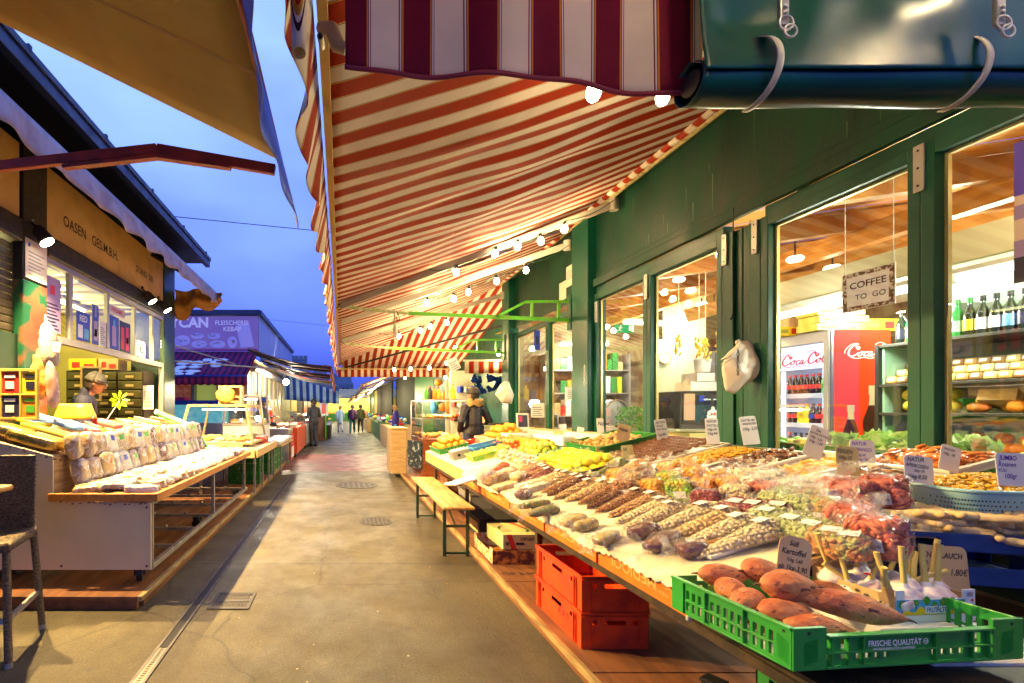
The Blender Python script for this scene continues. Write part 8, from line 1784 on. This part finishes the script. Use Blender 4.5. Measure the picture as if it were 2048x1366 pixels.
def cardpx(label,px,py,Y,wpx,hpx,m_,lines_,tilt=0.,ink=None,lean=.12,yaw=0.,**k):
 """px, py = bottom middle of the card"""
 w_,h_ = wpx/920*Y,hpx/920*Y; p = W(px,py,Y)
 M = Matrix.Translation(p)@Euler((0,0,yaw)).to_matrix().to_4x4()@Matrix(((1,0,0,0),(0,0,-1,0),(0,1,0,0),(0,0,0,1)))@Euler((-lean,0,0)).to_matrix().to_4x4()@Euler((0,0,tilt)).to_matrix().to_4x4()@Matrix.Translation((-w_/2,0,0))
 return card(label,M,w_,h_,m_,lines_,ink,**k)
cardpx('kraft price card for sweet potatoes reading 1kg stuck in the crate',1584,1160,1.60,66,86,M_crdk,[('Süß',.3,.78,.17),('Kartoffel',.08,.58,.19),('½kg 1,60',.25,.42,.12),('ab 1kg-3,90',.03,.22,.17),('€',.82,.05,.14)],-.22,r_=.3)
cardpx('kraft price card for garlic with rounded corners behind the bulbs',1893,1192,1.70,96,98,M_crdk,[('KNOBLAUCH',.05,.76,.16),('FR.',.06,.62,.11),('100g --',.08,.45,.13),('1,80€',.6,.42,.18)],-.06)
cardpx('white card reading NATUR DATTELS in front of the machine',1427,888,3.3,26,52,M_crdw,[('NATUR',.12,.82,.13),('DATTELS',.08,.67,.13),('100gr-2€',.08,.52,.12),('½kg-9€',.1,.36,.14)])
cardpx('white card about dates with walnuts at 2.50 on the green post',1504,889,3.05,34,57,M_crdw,[('DATTEL MIT',.1,.82,.11),('WALNÜSSEN',.14,.70,.10),('100g- 2,50€',.08,.5,.15)],.08)
cardpx('narrow white card for cheap dates by the machine counter',1327,882,3.9,24,44,M_crdw,[('AKTION',.1,.8,.14),('KILOS',.14,.65,.13),('DATTELN',.1,.5,.12),('1kg-8€',.1,.25,.15)],.1)
cardpx('tilted white card reading NATUR DATTELN on a black clip',1622,915,2.5,38,66,M_crdw,[('Eilat',.3,.84,.11),('NATUR DATTELN',.03,.72,.09),('100g - 2,50',.1,.6,.1),('½kg - 12€',.1,.46,.12)],-.42)
cardpx('yellow card reading FEIGEN standing before the mango card',1697,950,2.06,46,56,M_crdy,[('FEIGEN',.06,.78,.2),('NATUR',.35,.95-.02,.0001),('100g-2€',.08,.57,.17),('½kg-9€',.2,.36,.17)],-.06)
cardpx('white card reading NATUR MANGO in blue ink',1727,926,2.2,50,46,M_crdw,[('NATUR',.08,.76,.22),('MANGO',.2,.52,.22),('100g-3€',.2,.3,.15),('½kg-13€',.2,.1,.17)],-.05,M_inkp)
cardpx('white card reading NATUR APRIKOSEN over the fig tray',1838,966,1.92,58,54,M_crdw,[('NATUR',.1,.78,.22),('APRIKOSEN',.04,.58,.19),('100gr-2€',.3,.4,.13),('½kg-8,50',.1,.16,.22)],-.12)
cardpx('tilted white card with faded writing stuck among the apricots',1896,942,1.98,40,52,M_crdw,[('KIRSCHEN',.1,.8,.11),('100g - 3€',.1,.6,.14)],-.3)
cardpx('white card reading JUMBO Rosinen in purple ink above the raisins',2028,972,1.74,62,66,mat('bright_white_card',(.88,.88,.9),.45),[('JUMBO',.12,.78,.2),('Rosinen',.06,.58,.2),('KULI',.04,.42,.14),('100gr',.2,.22,.2)],-.04,M_inkp)
for k,(px,py,Y,w_,h_,m_,s_,lb)in enumerate(((1245,882,4.0,26,34,M_crdk,'Nuss','kraft card leaning back in the walnut crate'),(1203,915,4.0,20,24,M_crdy,'Limes','yellow card in the lemons next to the walnuts'),(1258,918,3.6,24,28,M_crdy,'5€','small yellow card at the end of the lemons'),(1150,905,4.6,20,28,M_crdy,'Pears','yellow card by the small pears'),(1068,922,5.0,24,28,M_crdk,'Ingwer','orange lettered card by the orange carton'),(1118,888,5.3,20,24,M_crdy,'kg','yellow card among the clear tubs'),(1037,925,5.2,26,22,M_crdy,'2€','blank looking yellow card behind the walnut bags'),(1006,915,5.6,16,24,M_crdw,'kg','tilted white card beside the chillies'),(1202,872,4.7,14,36,M_crdw,'Nüsse','slim white card against the window frame'),(1030,888,6.3,12,26,M_crdw,' ','blank white slip in the tray of apples'),(955,897,6.9,12,26,M_crdw,' ','blank white slip behind the persimmons'),(1160,868,5.2,14,14,M_crdw,' ','tiny white slip by the window post'))):
 cardpx(lb,px,py,Y,w_,h_,m_,[(s_,.12,.6,.3)],[-.2,0,.1,0,-.05,0,0,-.25,0,.05,0,-.2][k],M_inko if k==4 else None)
poster('price_tag','tilted white sheet dangling above the glass counters',frame(W(903,745,7.2),(1,0,.5),(-.5,0,1)),.17,.2,M_paperw,lines(4,mat('grey_print',(.3,.3,.32),.6)),'price tag')
M_bc = mat('dark_blue_crate',(.015,.04,.16),.35,rv=.1,c2=(.02,.07,.3),nscale=4)
for k,z in enumerate((.755,.88)):
 t = thing('blue_crate',['lower dark blue crate, empty, under the ginger','upper dark blue crate filled with ginger roots'][k],'crate',(1.84,1.5,z),'stacked dark blue crates'); Mb_ = TR(2.15,1.80,z,-.24)
 w_,d_,h_ = .58,.38,.115; mb = MB(Mb_); mb.box(0,w_,0,d_,0,.006)
 us = [0,.012,.045,.06,.15,w_-.15,w_-.06,w_-.045,w_-.012,w_]; vs = [0,.012,.05,.07,.10,h_]
 ho = {(1,2),(1,3),(7,2),(7,3)}|{(i,j)for i in(3,4,5)for j in(3,4)}|{(3,1),(5,1)}
 mb.panel((0,0,0),(1,0,0),(0,0,1),-.006,us,vs,ho); mb.panel((w_,d_,0),(-1,0,0),(0,0,1),-.006,us,vs,ho)
 us = [0,.012,.04,.06,.13,d_-.13,d_-.06,d_-.04,d_-.012,d_]; ho = {(i,j)for i in(3,4,5)for j in(3,)}|{(3,1),(5,1),(1,2),(7,2)}
 mb.panel((0,d_,0),(0,-1,0),(0,0,1),-.006,us,vs,ho); mb.panel((w_,0,0),(0,1,0),(0,0,1),-.006,us,vs,ho); mb.build('body',M_bc,t,bevel=.0015)
 mb = MB(Mb_)
 for x0 in(.012,w_-.045):
  for a,b in(((x0,.05),(x0+.033,.10)),((x0+.033,.05),(x0,.10))):mb.bar((a[0],.003,a[1]),(b[0],.003,b[1]),.004,.004)
 mb.build('brace',M_bc,t)
 for x0,y0 in((-.006,-.006),(w_-.008,-.006),(-.006,d_-.008),(w_-.008,d_-.008)):mb = MB(Mb_); mb.box(x0,x0+.014,y0,y0+.014,0.001,h_+.012); mb.build('corner_post',M_bc,t,bevel=.002)
M_gin = mat('ginger_skin',(.86,.68,.36),.6,c2=(.7,.48,.2),nscale=9,bump=.5,bscale=30,stretch=(1,1,1))
gp = []
for s_ in range(4):
 rr = random.Random(60+s_); t = thing('ginger_root','x','ginger',(0,0,0)); mb = MB(); p = Vector((-.07,0,.02)); a = rr.uniform(-.3,.3)
 for q in range(5):
  L_ = rr.uniform(.035,.05); b = p+Vector((math.cos(a)*L_,math.sin(a)*L_,rr.uniform(-.006,.008))); capsule(mb,p,b,rr.uniform(.013,.018),rr.uniform(.012,.018),10)
  if rr.random()<.75:a2 = a+rr.choice((-1.2,1.2)); capsule(mb,b,b+Vector((math.cos(a2)*.03,math.sin(a2)*.03,.004)),.013,.012,8)
  p = b; a += rr.uniform(-.5,.5)
 fused(mb,'root',M_gin,t,.0035,3); gp.append(Proto(t))
for i in range(40):
 l = i//14; gp[i%4].put(TR(2.15,1.80,.905,-.24)@TR(.14+(i%14)%5*.09+rnd.uniform(-.03,.03),.07+((i%14)//5)*.1+rnd.uniform(-.02,.03),.01+l*.032,rnd.uniform(-.9,.9),rnd.uniform(-.15,.15),rnd.uniform(-.2,.2),1.15),'knobbly beige ginger root in the upper blue crate','ginger roots in the blue crate')
t = thing('plastic_bag','bundle of white plastic bags hanging by a chain on the double green post','bags',W(1490,730,3.35))
YB_ = 3.32
def bag_sheet(pts,Y,dep,seed):
 c = Vector((sum(p[0]for p in pts)/len(pts),sum(p[1]for p in pts)/len(pts),0)); n = len(pts)
 def fn(u,v):
  k = u*n; i = int(k)%n; f = k-int(k); a,b = pts[i],pts[(i+1)%n]; px,py = a[0]+(b[0]-a[0])*f,a[1]+(b[1]-a[1])*f
  q = W(c.x+(px-c.x)*v,c.y+(py-c.y)*v,Y); q.y -= dep*(1-v**2.5)+.012*noise.noise(Vector((px*.03,py*.03,seed)))*v+.02*noise.noise(Vector((q.x*14,q.z*14,seed))); return q
 return fn
M_bagw = mat('white_bag_plastic',(.82,.74,.66),.35,transl=.2,bump=.4,bscale=18,coat=.2)
mb = MB(); mb.grid(bag_sheet([(1478,682),(1500,680),(1538,745),(1500,765),(1470,788),(1452,782),(1442,732),(1462,708)],YB_,.06,1),48,10); mb.build('bag',M_bagw,t,solid=.002)
mb = MB(); mb.grid(bag_sheet([(1480,684),(1492,690),(1472,716),(1441,730),(1450,715),(1440,720),(1462,700)],YB_-.03,.03,2),42,8); mb.build('bag',M_bagw,t,solid=.002)
mb = MB()
for k in range(7):
 p = W(1476,702+k*7.5,YB_-.085); r1,r2 = .0075,.014
 mb.tube([p+Vector((r1*math.cos(a)*(1 if k%2 else .25),r1*math.cos(a)*(0 if k%2 else 1),r2*math.sin(a)))for a in[2*PI*q/12 for q in range(13)]],.0026,5,caps=False)
mb.build('chain',M_black,t); mb = MB(); mb.ell(W(1476,684,YB_),(.016,.016,.02),2,jit=.4); mb.build('knot',M_bagw,t)
t = thing('carrier_bags','limp white carrier bags hanging at the corner of the shop','bags',W(1008,785,7.6))
mb = MB(); mb.grid(bag_sheet([(1008,762),(1018,764),(1028,790),(1024,808),(1004,806),(990,788),(1000,770)],7.6,.08,4),42,8); mb.build('bag',M_bagw,t,solid=.002)
t = thing('chain','short steel chain hanging on the green post by the third window','chain',W(1168,750,5.35)); mb = MB()
for k in range(9):
 p = W(1169,732+k*4.6,5.36); mb.tube([p+Vector((.007*math.cos(a)*(k%2),.007*math.cos(a)*(1-k%2),.016*math.sin(a)))for a in[2*PI*q/8 for q in range(9)]],.003,4,caps=False)
mb.build('links',M_steel,t)
t = thing('hook_line','thin dark cord with a hook hanging in front of the second window post','cord',W(1466,520,3.45)); mb = MB(); mb.tube([W(1467,415,3.45),W(1465,500,3.45),W(1466,625,3.45),W(1462,640,3.45),W(1459,636,3.45)],.004,5); mb.ell(W(1466,628,3.45),(.008,.008,.01),1); mb.build('cord',M_black,t)
t = thing('power_cable','pale cable fixed upright along the double green post','cable',W(1500,700,3.4)); mb = MB(); mb.tube([W(1500,440,3.38),W(1501,700,3.38),W(1499,888,3.38)],.005,6); mb.build('cable',M_paper,t)
# crates and vegetables just inside the window
for k,(y0,m_,lb)in enumerate(((1.7,M_crg,'green crate of vegetables inside the first pane with white lettering'),(2.42,M_crg,'green crate of leafy salad behind the mullion'),(3.0,M_crg,'dark green crate inside the second pane'))):
 t = thing('vegetable_crate',lb,'crate',(3.2,y0,1.05)); Mv = TR(3.14,y0,1.06); mb = MB(Mv); crate_walls(mb,.4,.58,.13); mb.build('body',m_,t)
 if k==0:mb = MB(); mb.text('FRISCHE',frame((3.128,y0+.35,1.10),(0,-1,0),(0,0,1)),.06,bold=.02); mb.build('lettering',M_paperw,t)
 mb = MB(); rr = random.Random(30+k)
 if k==1:
  for q in range(420):p = Mv@Vector((rr.uniform(.02,.38),rr.uniform(.02,.56),.12+rr.uniform(0,.09))); s_ = rr.uniform(.015,.04); Rm = Euler((rr.uniform(0,6),rr.uniform(0,6),rr.uniform(0,6))).to_matrix(); mb.add([p+Rm@Vector(v)for v in((-s_,0,0),(0,-s_,0),(s_,0,.004),(0,s_,0))],[(0,1,2,3)])
  tag(mb.build('salad_leaves',mat('salad_leaf',(.25,.5,.08),.5,transl=.25,c2=(.5,.65,.3),nscale=12)),'pale green salad leaves heaped in the crate behind the mullion','salad',kind='stuff')
 else:
  for q in range(40):mb.ell(Mv@Vector((rr.uniform(.03,.37),rr.uniform(.03,.55),.11+rr.uniform(0,.03))),(rr.uniform(.03,.06),.03,.03),2,rr.randrange(3),R_=Euler((0,0,rr.uniform(0,6))).to_matrix())
  tag(mb.build('vegetables',[mat('yellow_green_veg',(.6,.6,.12),.4),pal[0],mat('purple_veg',(.12,.02,.12),.35)]),'mixed %s vegetables inside the %s'%(['yellow and green','purple and green'][k>0],['lettered green crate','third green crate by the double post'][k>0]),'vegetables',kind='stuff')
GB('window_bench',M_crg,lambda b:b.box(3.12,3.7,1.2,4.2,.2,1.055))
for k,(px,py,Y,w_,h_,s_,lb)in enumerate(((1962,905,2.45,36,28,'DATTEL\nTOMATEN','small kraft card reading DATTEL TOMATEN in orange inside the window'),(1690,900,3.15,32,26,'RADICCHIO\nSALAT','small kraft card reading RADICCHIO SALAT inside the window'),(1543,893,3.75,24,30,'AVOCADO','small kraft card reading AVOCADO by the green post'),(1988,925,2.4,40,14,'BOHNEN','kraft card lying flat in the lettered green crate'))):
 cardpx(lb,px,py,Y,w_,h_,M_crdk,[(s_,.06,.55,.24)],0,M_inko)
F_melon.put(TR(W(1395-0,865,5.9).x*0+2.9,6.2,1.05),'big yellow melon in the end bay window','melons')if 0 else None
# under and beside the table
def ecrate(label,M):
 """red stacking crate: ribs, hand holes"""
 t = thing('red_crate',label,'crate',M.translation,'red stacking crates'); w_,d_,h_ = .375,.60,.20; th = .005; mb = MB(M); mb.box(.004,w_-.004,.004,d_-.004,.0,.006)
 def wall(O,U,ln):
  c = ln/2; us = [0,.05,.075,.10,.12,c-.07,c+.07,ln-.12,ln-.10,ln-.075,ln-.05,ln]; us = sorted(set(round(a,4)for a in us)); us = [0,.055,.08,.105,.13,c-.065,c+.065,ln-.13,ln-.105,ln-.08,ln-.055,ln]if ln>.5 else[0,.06,.085,c-.06,c+.06,ln-.085,ln-.06,ln]
  vs = [0,.125,.13,.155,h_]
  ho = {(1,2),(3,2),(5,2),(7,2),(9,2),(1,2)}if ln>.5 else{(1,2),(3,2),(5,2)}
  mb.panel(O,U,(0,0,1),-th,us,vs,ho)
 wall((0,0,0),(1,0,0),w_); wall((w_,d_,0),(-1,0,0),w_); wall((0,d_,0),(0,-1,0),d_); wall((w_,0,0),(0,1,0),d_); mb.build('body',M_rc,t,bevel=.001)
 mb = MB(M); e = .008
 for z0,z1 in((.178,.182),(.194,.2)):mb.box(-e,w_+e,-e,-.0004,z0,z1); mb.box(-e,w_+e,d_+.0004,d_+e,z0,z1); mb.box(-e,-.0004,0,d_,z0,z1); mb.box(w_+.0004,w_+e,0,d_,z0,z1)
 for x in(.055,w_-.055):mb.box(x-.002,x+.002,-e,-.0003,.004,.1779)
 for y in(.055,.08,d_-.08,d_-.055):mb.box(-e,-.0003,y-.002,y+.002,.004,.1779)
 mb.box(-.004,w_+.004,-.004,-.0005,.0,.006); mb.build('rib',M_rc,t,bevel=.001)
 return t
M_rc = mat('red_orange_plastic',(.85,.075,.012),.35,c2=(.5,.04,.012),nscale=7,nlo=.42,nhi=.75,rv=.3,bump=.15,bscale=60,detail=9)
c1 = ecrate('lower red crate with a scribbled mark standing on the plywood under the table',TR(1.335,2.56,.091,.0)); ecrate('upper red crate of the stack under the table',TR(1.34,2.565,.293,-.005))
mb = MB()
for cx,cz,r_ in((3.0-.17,.205,.018),(2.77,.20,.011),(2.72,.20,.012)):mb.tube([(1.3335,cx+r_*math.cos(2*PI*q/14+.5),cz+r_*1.3*math.sin(2*PI*q/14+.5))for q in range(13)],.0012,4)
mb.build('scribble',M_ink,c1)
t = thing('fruit_box','open low fruit carton printed with fruit on the plywood beside the red crates','box',(1.3,3.96,.09)); Mf = TR(1.30,3.96,.0915)
M_frp = mat('fruit_print',(.12,.03,.03),.45,c2=(.7,.3,.05),nscale=17,nlo=.45,nhi=.62); M_frp2 = mat('bright_fruit_print',(.75,.7,.4),.45,c2=(.7,.15,.03),nscale=22,nlo=.5,nhi=.6)
mb = MB(Mf); mb.box(0,.37,.006,.55,0,.005); mb.panel((0,0,0),(1,0,0),(0,0,1),-.005,[0,.37],[0,.115],set(),0); mb.panel((0,.55,0),(0,-1,0),(0,0,1),-.005,[0,.08,.47,.55],[0,.095,.13],{(1,1)},1); mb.panel((.37,0,0),(0,1,0),(0,0,1),-.005,[0,.55],[0,.11],set(),1); mb.panel((.37,.55,0),(-1,0,0),(0,0,1),-.005,[0,.37],[0,.13],set(),1); mb.build('body',[M_frp,M_frp2],t,bevel=.001)
t = thing('carton','yellow upside-down export carton with a red band, on the open fruit carton','box',(1.42,4.0,.2)); Mf = TR(1.40,3.99,.2085,.02)
mb = MB(Mf); mb.box(0,.31,0,.42,0,.13); mb.build('body',mat('yellow_carton',(.66,.62,.26),.5),t,bevel=.003)
Mfr = Mf@Matrix(((1,0,0,0),(0,0,-1,-.0012),(0,1,0,0),(0,0,0,1))); mb = MB(Mfr)
mb.add([(.075,0,0),(.12,0,0),(.075,.13,0),(.03,.13,0)],[(0,1,2,3)],0); mb.add([(.125+.012*math.cos(a)+(.05 if abs(a)<1.57 else 0),.05+.011*math.sin(a),.0004)for a in[-PI/2+2*PI*k/16 for k in range(16)]],[tuple(range(16))],1)
for k in range(4):
 a = k*PI/4; dx,dy = .024*math.cos(a),.024*math.sin(a); mb.add([(.04-dx-dy*.12,.05-dy+dx*.12,.0003+k*.0002),(.04+dx-dy*.12,.05+dy+dx*.12,.0003+k*.0002),(.04+dx+dy*.12,.05+dy-dx*.12,.0003+k*.0002),(.04-dx+dy*.12,.05-dy-dx*.12,.0003+k*.0002)],[(0,1,2,3)],1)
mb.M = None; mb.text('EXPORT',Mfr@Matrix.Translation((.285,.105,.0006))@Euler((0,0,PI)).to_matrix().to_4x4(),.036,1,bold=.02)
mb.M = Mf; ztop = .1312
def arcpts(cx,cy_,r_,a0,a1,n=16):return[(cx+r_*math.cos(a0+(a1-a0)*k/n),cy_+r_*math.sin(a0+(a1-a0)*k/n),ztop)for k in range(n+1)]
o_,i_ = arcpts(.17,.17,.125,-.9,1.3),arcpts(.145,.18,.125,-.8,1.15); mb.add(o_+i_,[(k,k+1,17+k+1,17+k)for k in range(16)],2)
o_,i_ = arcpts(.14,.2,.11,2.0,4.4),arcpts(.16,.2,.108,2.05,4.3); mb.add(o_+i_,[(k,k+1,17+k+1,17+k)for k in range(16)],2)
mb.add([(.2,.4,ztop),(.25,.41,ztop),(.305,.22,ztop),(.29,.21,ztop)],[(0,1,2,3)],0); mb.add([(.02,.05,ztop+.0004),(.14,.14,ztop+.0004),(.06,.25,ztop+.0004)],[(0,1,2)],3)
mb.build('print',[M_redp,M_ink,mat('dark_green_print',(.01,.12,.05),.5),M_kraft],t)
t = thing('fruit_box','low dark carton further back under the table','box',(1.6,4.8,.09)); mb = MB(TR(1.42,4.75,.0915)); mb.box(0,.4,0,.5,0,.2); mb.build('body',M_dark,t,bevel=.004); mb = MB(TR(1.42,4.75,.0915)); mb.box(-.002,-.0005,.05,.45,.05,.15); mb.build('print',M_kraft,t)
t = thing('orange_net','pinkish orange net of onions lying behind the bench legs','net',(1.5,5.4,.1)); mb = MB(); [mb.ell((1.45+rnd.random()*.2,5.25+rnd.random()*.3,.13+rnd.random()*.05),(.05,.05,.045),1,jit=.2,seed=k)for k in range(9)]; mb.build('onions',mat('salmon_net',(.85,.25,.15),.5),t)
t = thing('storage_box','grey storage box under the middle of the table','box',(1.7,5.9,.1)); mb = MB(TR(1.6,5.7,.0915)); crate_walls(mb,.4,.6,.28,slots=False); mb.build('body',M_alu,t)
t = thing('storage_box','dark wooden box standing under the table beyond the bench','box',(1.7,6.6,.1)); mb = MB(TR(1.5,6.5,.0915)); crate_walls(mb,.5,.5,.35,slots=False); mb.build('body',M_ply,t)
t = thing('carton','white carton with black lettering under the crates at the table end','box',(1.95,1.42,.2)); mb = MB(TR(1.80,1.40,.45)); mb.box(0,.5,0,.3,0,.2); mb.build('body',M_paper,t,bevel=.003)
mb = MB(); mb.text('Swi',Matrix(((1,0,0,1.83),(0,0,-1,1.398),(0,1,0,.585),(0,0,0,1))),.07,bold=.03); mb.text('Swi',Matrix(((1,0,0,2.0),(0,0,-1,1.398),(0,1,0,.5),(0,0,0,1))),.07,bold=.03); mb.build('print',M_ink,t)
bn = thing('bench','scuffed wooden beer bench with folding green legs beside the nut table','bench',(1.12,5.3,0))
mb = MB(); mb.box(.965,1.27,4.36,6.38,.468,.495); mb.build('seat',mat('scuffed_bench_wood',(.6,.36,.1),.45,c2=(.3,.15,.04),nscale=4.5,stretch=(5,.6,5),nlo=.35,nhi=.7,bump=.3,bscale=20,detail=8,rv=.25),bn,bevel=.01)
M_bl = mat('dark_green_leg',(.01,.05,.03),.4,c2=(.03,.03,.02),nscale=20)
for y in(4.47,6.05):
 for x in(1.0,1.225):mb = MB(); mb.box(x-.017,x+.017,y-.012,y+.012,.0 if x<1.235 else .0,.467); mb.build('leg',M_bl,bn,bevel=.003)
 mb = MB(); mb.box(1.017,1.208,y-.008,y+.008,.02,.04); mb.box(1.017,1.208,y-.008,y+.008,.28,.305); mb.bar((1.11,y,.29),(1.11,y+(.5 if y<5 else-.5),.46),.02,.006); mb.build('brace',M_bl,bn)
# counters past the table
t = thing('wooden_cabinet','pale wooden cabinet standing at the end of the long table','cabinet',(1.2,9.9,0)); mb = MB(); mb.box(1.03,1.36,9.6,10.4,.09,1.02); mb.build('body',mat('beech_panel',(.4,.28,.14),.5,c2=(.32,.2,.09),nscale=5,stretch=(1,1,6)),t,bevel=.01); mb = MB(); mb.box(1.01,1.38,9.58,10.42,1.021,1.05); mb.build('top',M_woodpale,t,bevel=.005)
x0,x1,y0,y1,zb_,zt = 1.62,2.52,9.2,10.7,.84,1.63
t = thing('glass_counter','dark wooden counter with a tall glass case of pastries behind the customer','counter',(2.0,9.5,0)); mb = MB(); mb.box(x0,x1,y0,y1,.09,zb_); mb.build('body',mat('red_brown_wood',(.25,.07,.025),.35,c2=(.15,.04,.015),nscale=5,stretch=(1,1,6)),t,bevel=.01)
mb = MB()
for a,b in(((x0,y0),(x1,y0)),((x0,y0),(x0,y1)),((x1,y0),(x1,y1)),((x0,y1),(x1,y1))):mb.bar((*a,zt),(*b,zt),.02,.02); mb.bar((*a,zb_+.4),(*b,zb_+.4),.012,.012)
for x in(x0,x1):
 for y in(y0,y1):mb.bar((x,y,zb_),(x,y,zt),.02,.02)
mb.build('frame',M_steel,t); mb = MB(); mb.box(x0,x1,y0,y0+.004,zb_,zt); mb.box(x0,x0+.004,y0+.01,y1,zb_,zt); mb.build('glass_pane',M_glass,t); mb = MB(); mb.box(x0+.02,x1-.02,y0+.02,y1-.02,1.24,1.25); mb.build('shelf',M_glass,t)
mb = MB(); rr = random.Random(77)
for k in range(70):mb.ell((rr.uniform(x0+.08,x1-.08),rr.uniform(y0+.1,y1-.1),zb_+.05+(.4 if k>45 else 0)),(.06,.05,.04),1,rr.randrange(3),jit=.3,seed=k)
tag(mb.build('pastry',[tub_m[1],tub_m[0],mat('golden_crust',(.75,.38,.06),.6)],t),kind='stuff')
point((2.05,9.8,1.55),26,(1,.9,.6),.1)
t = thing('menu_board','dark picture menu slanting at the end of the glass counter','sign',(1.45,9.6,.6)); mb = MB(); mb.add([(1.38,9.55,.25),(1.6,9.18,.25),(1.6,9.18,.80),(1.38,9.55,.80)],[(0,1,2,3)]); mb.build('board',mat('menu_pictures',(.02,.03,.05),.3,c2=(.3,.35,.4),nscale=16,nlo=.55,nhi=.65),t,solid=.02)
jb = [(860,1.0,M_darkp,'dark soda bottle'),(868,.95,M_orp,'orange juice bottle'),(877,.95,M_bk,'amber juice jug'),(853,.9,M_greenp,'green labelled bottle'),(905,1.15,M_yelq,'yellow green lemonade bottle')]
for px,s_,m_,lb in jb:
 p = W(px,800,9.6); t = thing('juice_bottle',lb+' on top of the pastry case','bottle',(p.x,9.6,1.64),'bottles on the pastry case'); mb = MB(TR(p.x,9.6,1.642,s=s_)); mb.lathe([(.05,0),(.055,.03),(.055,.16),(.02,.22),(.02,.25)],n=12); mb.build('bottle',m_,t); mb = MB(TR(p.x,9.6,1.642,s=s_)); mb.lathe([(.023,.25),(.023,.27)],n=10); mb.build('cap',M_redp,t)
t = thing('kiosk_shelf','crowded kiosk shelf with blue foil bags and small goods behind the customer','shelf',(3,11,0)); mb = MB(); mb.box(2.7,4.2,11.2,11.5,.1,1.15); mb.box(2.7,4.2,11.45,11.5,1.15,2.4); mb.build('body',M_wall,t)
mb = MB(); rr = random.Random(78)
for k in range(60):mb.box(*(lambda a,b:(a,a+rr.uniform(.05,.14),11.1,11.4,b,b+rr.uniform(.06,.16)))(rr.uniform(2.7,4.0),rr.choice((1.16,1.5,1.85))),rr.randrange(5))
tag(mb.build('goods',[M_blue,M_yell,M_redp,M_paperw,M_skyp],t),kind='stuff')
t = thing('foil_bunch','bunch of shiny blue foil bags hanging above the customer','bags',(3.0,9.4,2.0)); mb = MB(); [mb.ell(W(975+rnd.uniform(-30,26),772+rnd.uniform(-16,10),9.5),(.045,.02,.09),1,R_=Euler((0,rnd.uniform(-1.4,1.4),0)).to_matrix(),jit=1.,seed=k,smooth=False)for k in range(22)]; mb.build('foil',mat('blue_foil',(.005,.03,.2),.2,metal=.7,bump=1,bscale=20),t)
t = thing('food_bench','low side table with baskets and a till beside the shop corner','table',(2.7,7.6,.9)); mb = MB(); mb.box(2.45,2.95,7.5,8.0,.1,1.0); mb.build('body',M_alu,t,bevel=.01); mb = MB(TR(2.45,7.5,1.003)); crate_walls(mb,.42,.4,.16); mb.build('basket',mat('grey_green_box',(.2,.24,.17),.4),t); mb = MB(); mb.box(2.5,2.85,7.55,7.85,1.17,1.2); mb.build('papers',M_dark,t)
for p,e_ in(((2.3,9.3,2.75),60),((2.6,11.5,2.3),60),((2.0,14.5,2.5),120)):
 B0.put(Matrix.Translation(Vector(p)),'glowing bulb hanging over the %s'%['pastry case','kiosk shelf','stalls past the kiosk'][[60,61,120].index(e_)if e_!=60 else(0 if p[1]<10 else 1)],'glowing bulbs strung under the awning'); point(Vector(p)-Vector((0,0,.1)),e_,LAMPC,.05)
mb = MB(); rr = random.Random(55)
for k in range(150):
 x = rr.uniform(-1.35,1.2); y = rr.uniform(2.3,11)**1.0; s = rr.uniform(.003,.011); a = rr.uniform(0,3)
 mb.add([(x+s*math.cos(a+q),y+s*math.sin(a+q),.003+.002*(q>2))for q in(0,1.4,2.7,4.4)],[(0,1,2,3)],rr.choice((0,0,1,2)))
tag(mb.build('litter',[mat('dusty_paper',(.4,.36,.28),.7),M_kraft,mat('dark_scrap',(.03,.03,.03),.7)]),'tiny scraps of paper and leaf scattered on the lane','litter',kind='stuff')
def _kill(o):
 for c in list(o.children):_kill(c)
 bpy.data.objects.remove(o)
for n_ in[o.name for o in COL.objects if o.parent is None and o.get('label')=='x']:_kill(bpy.data.objects[n_])
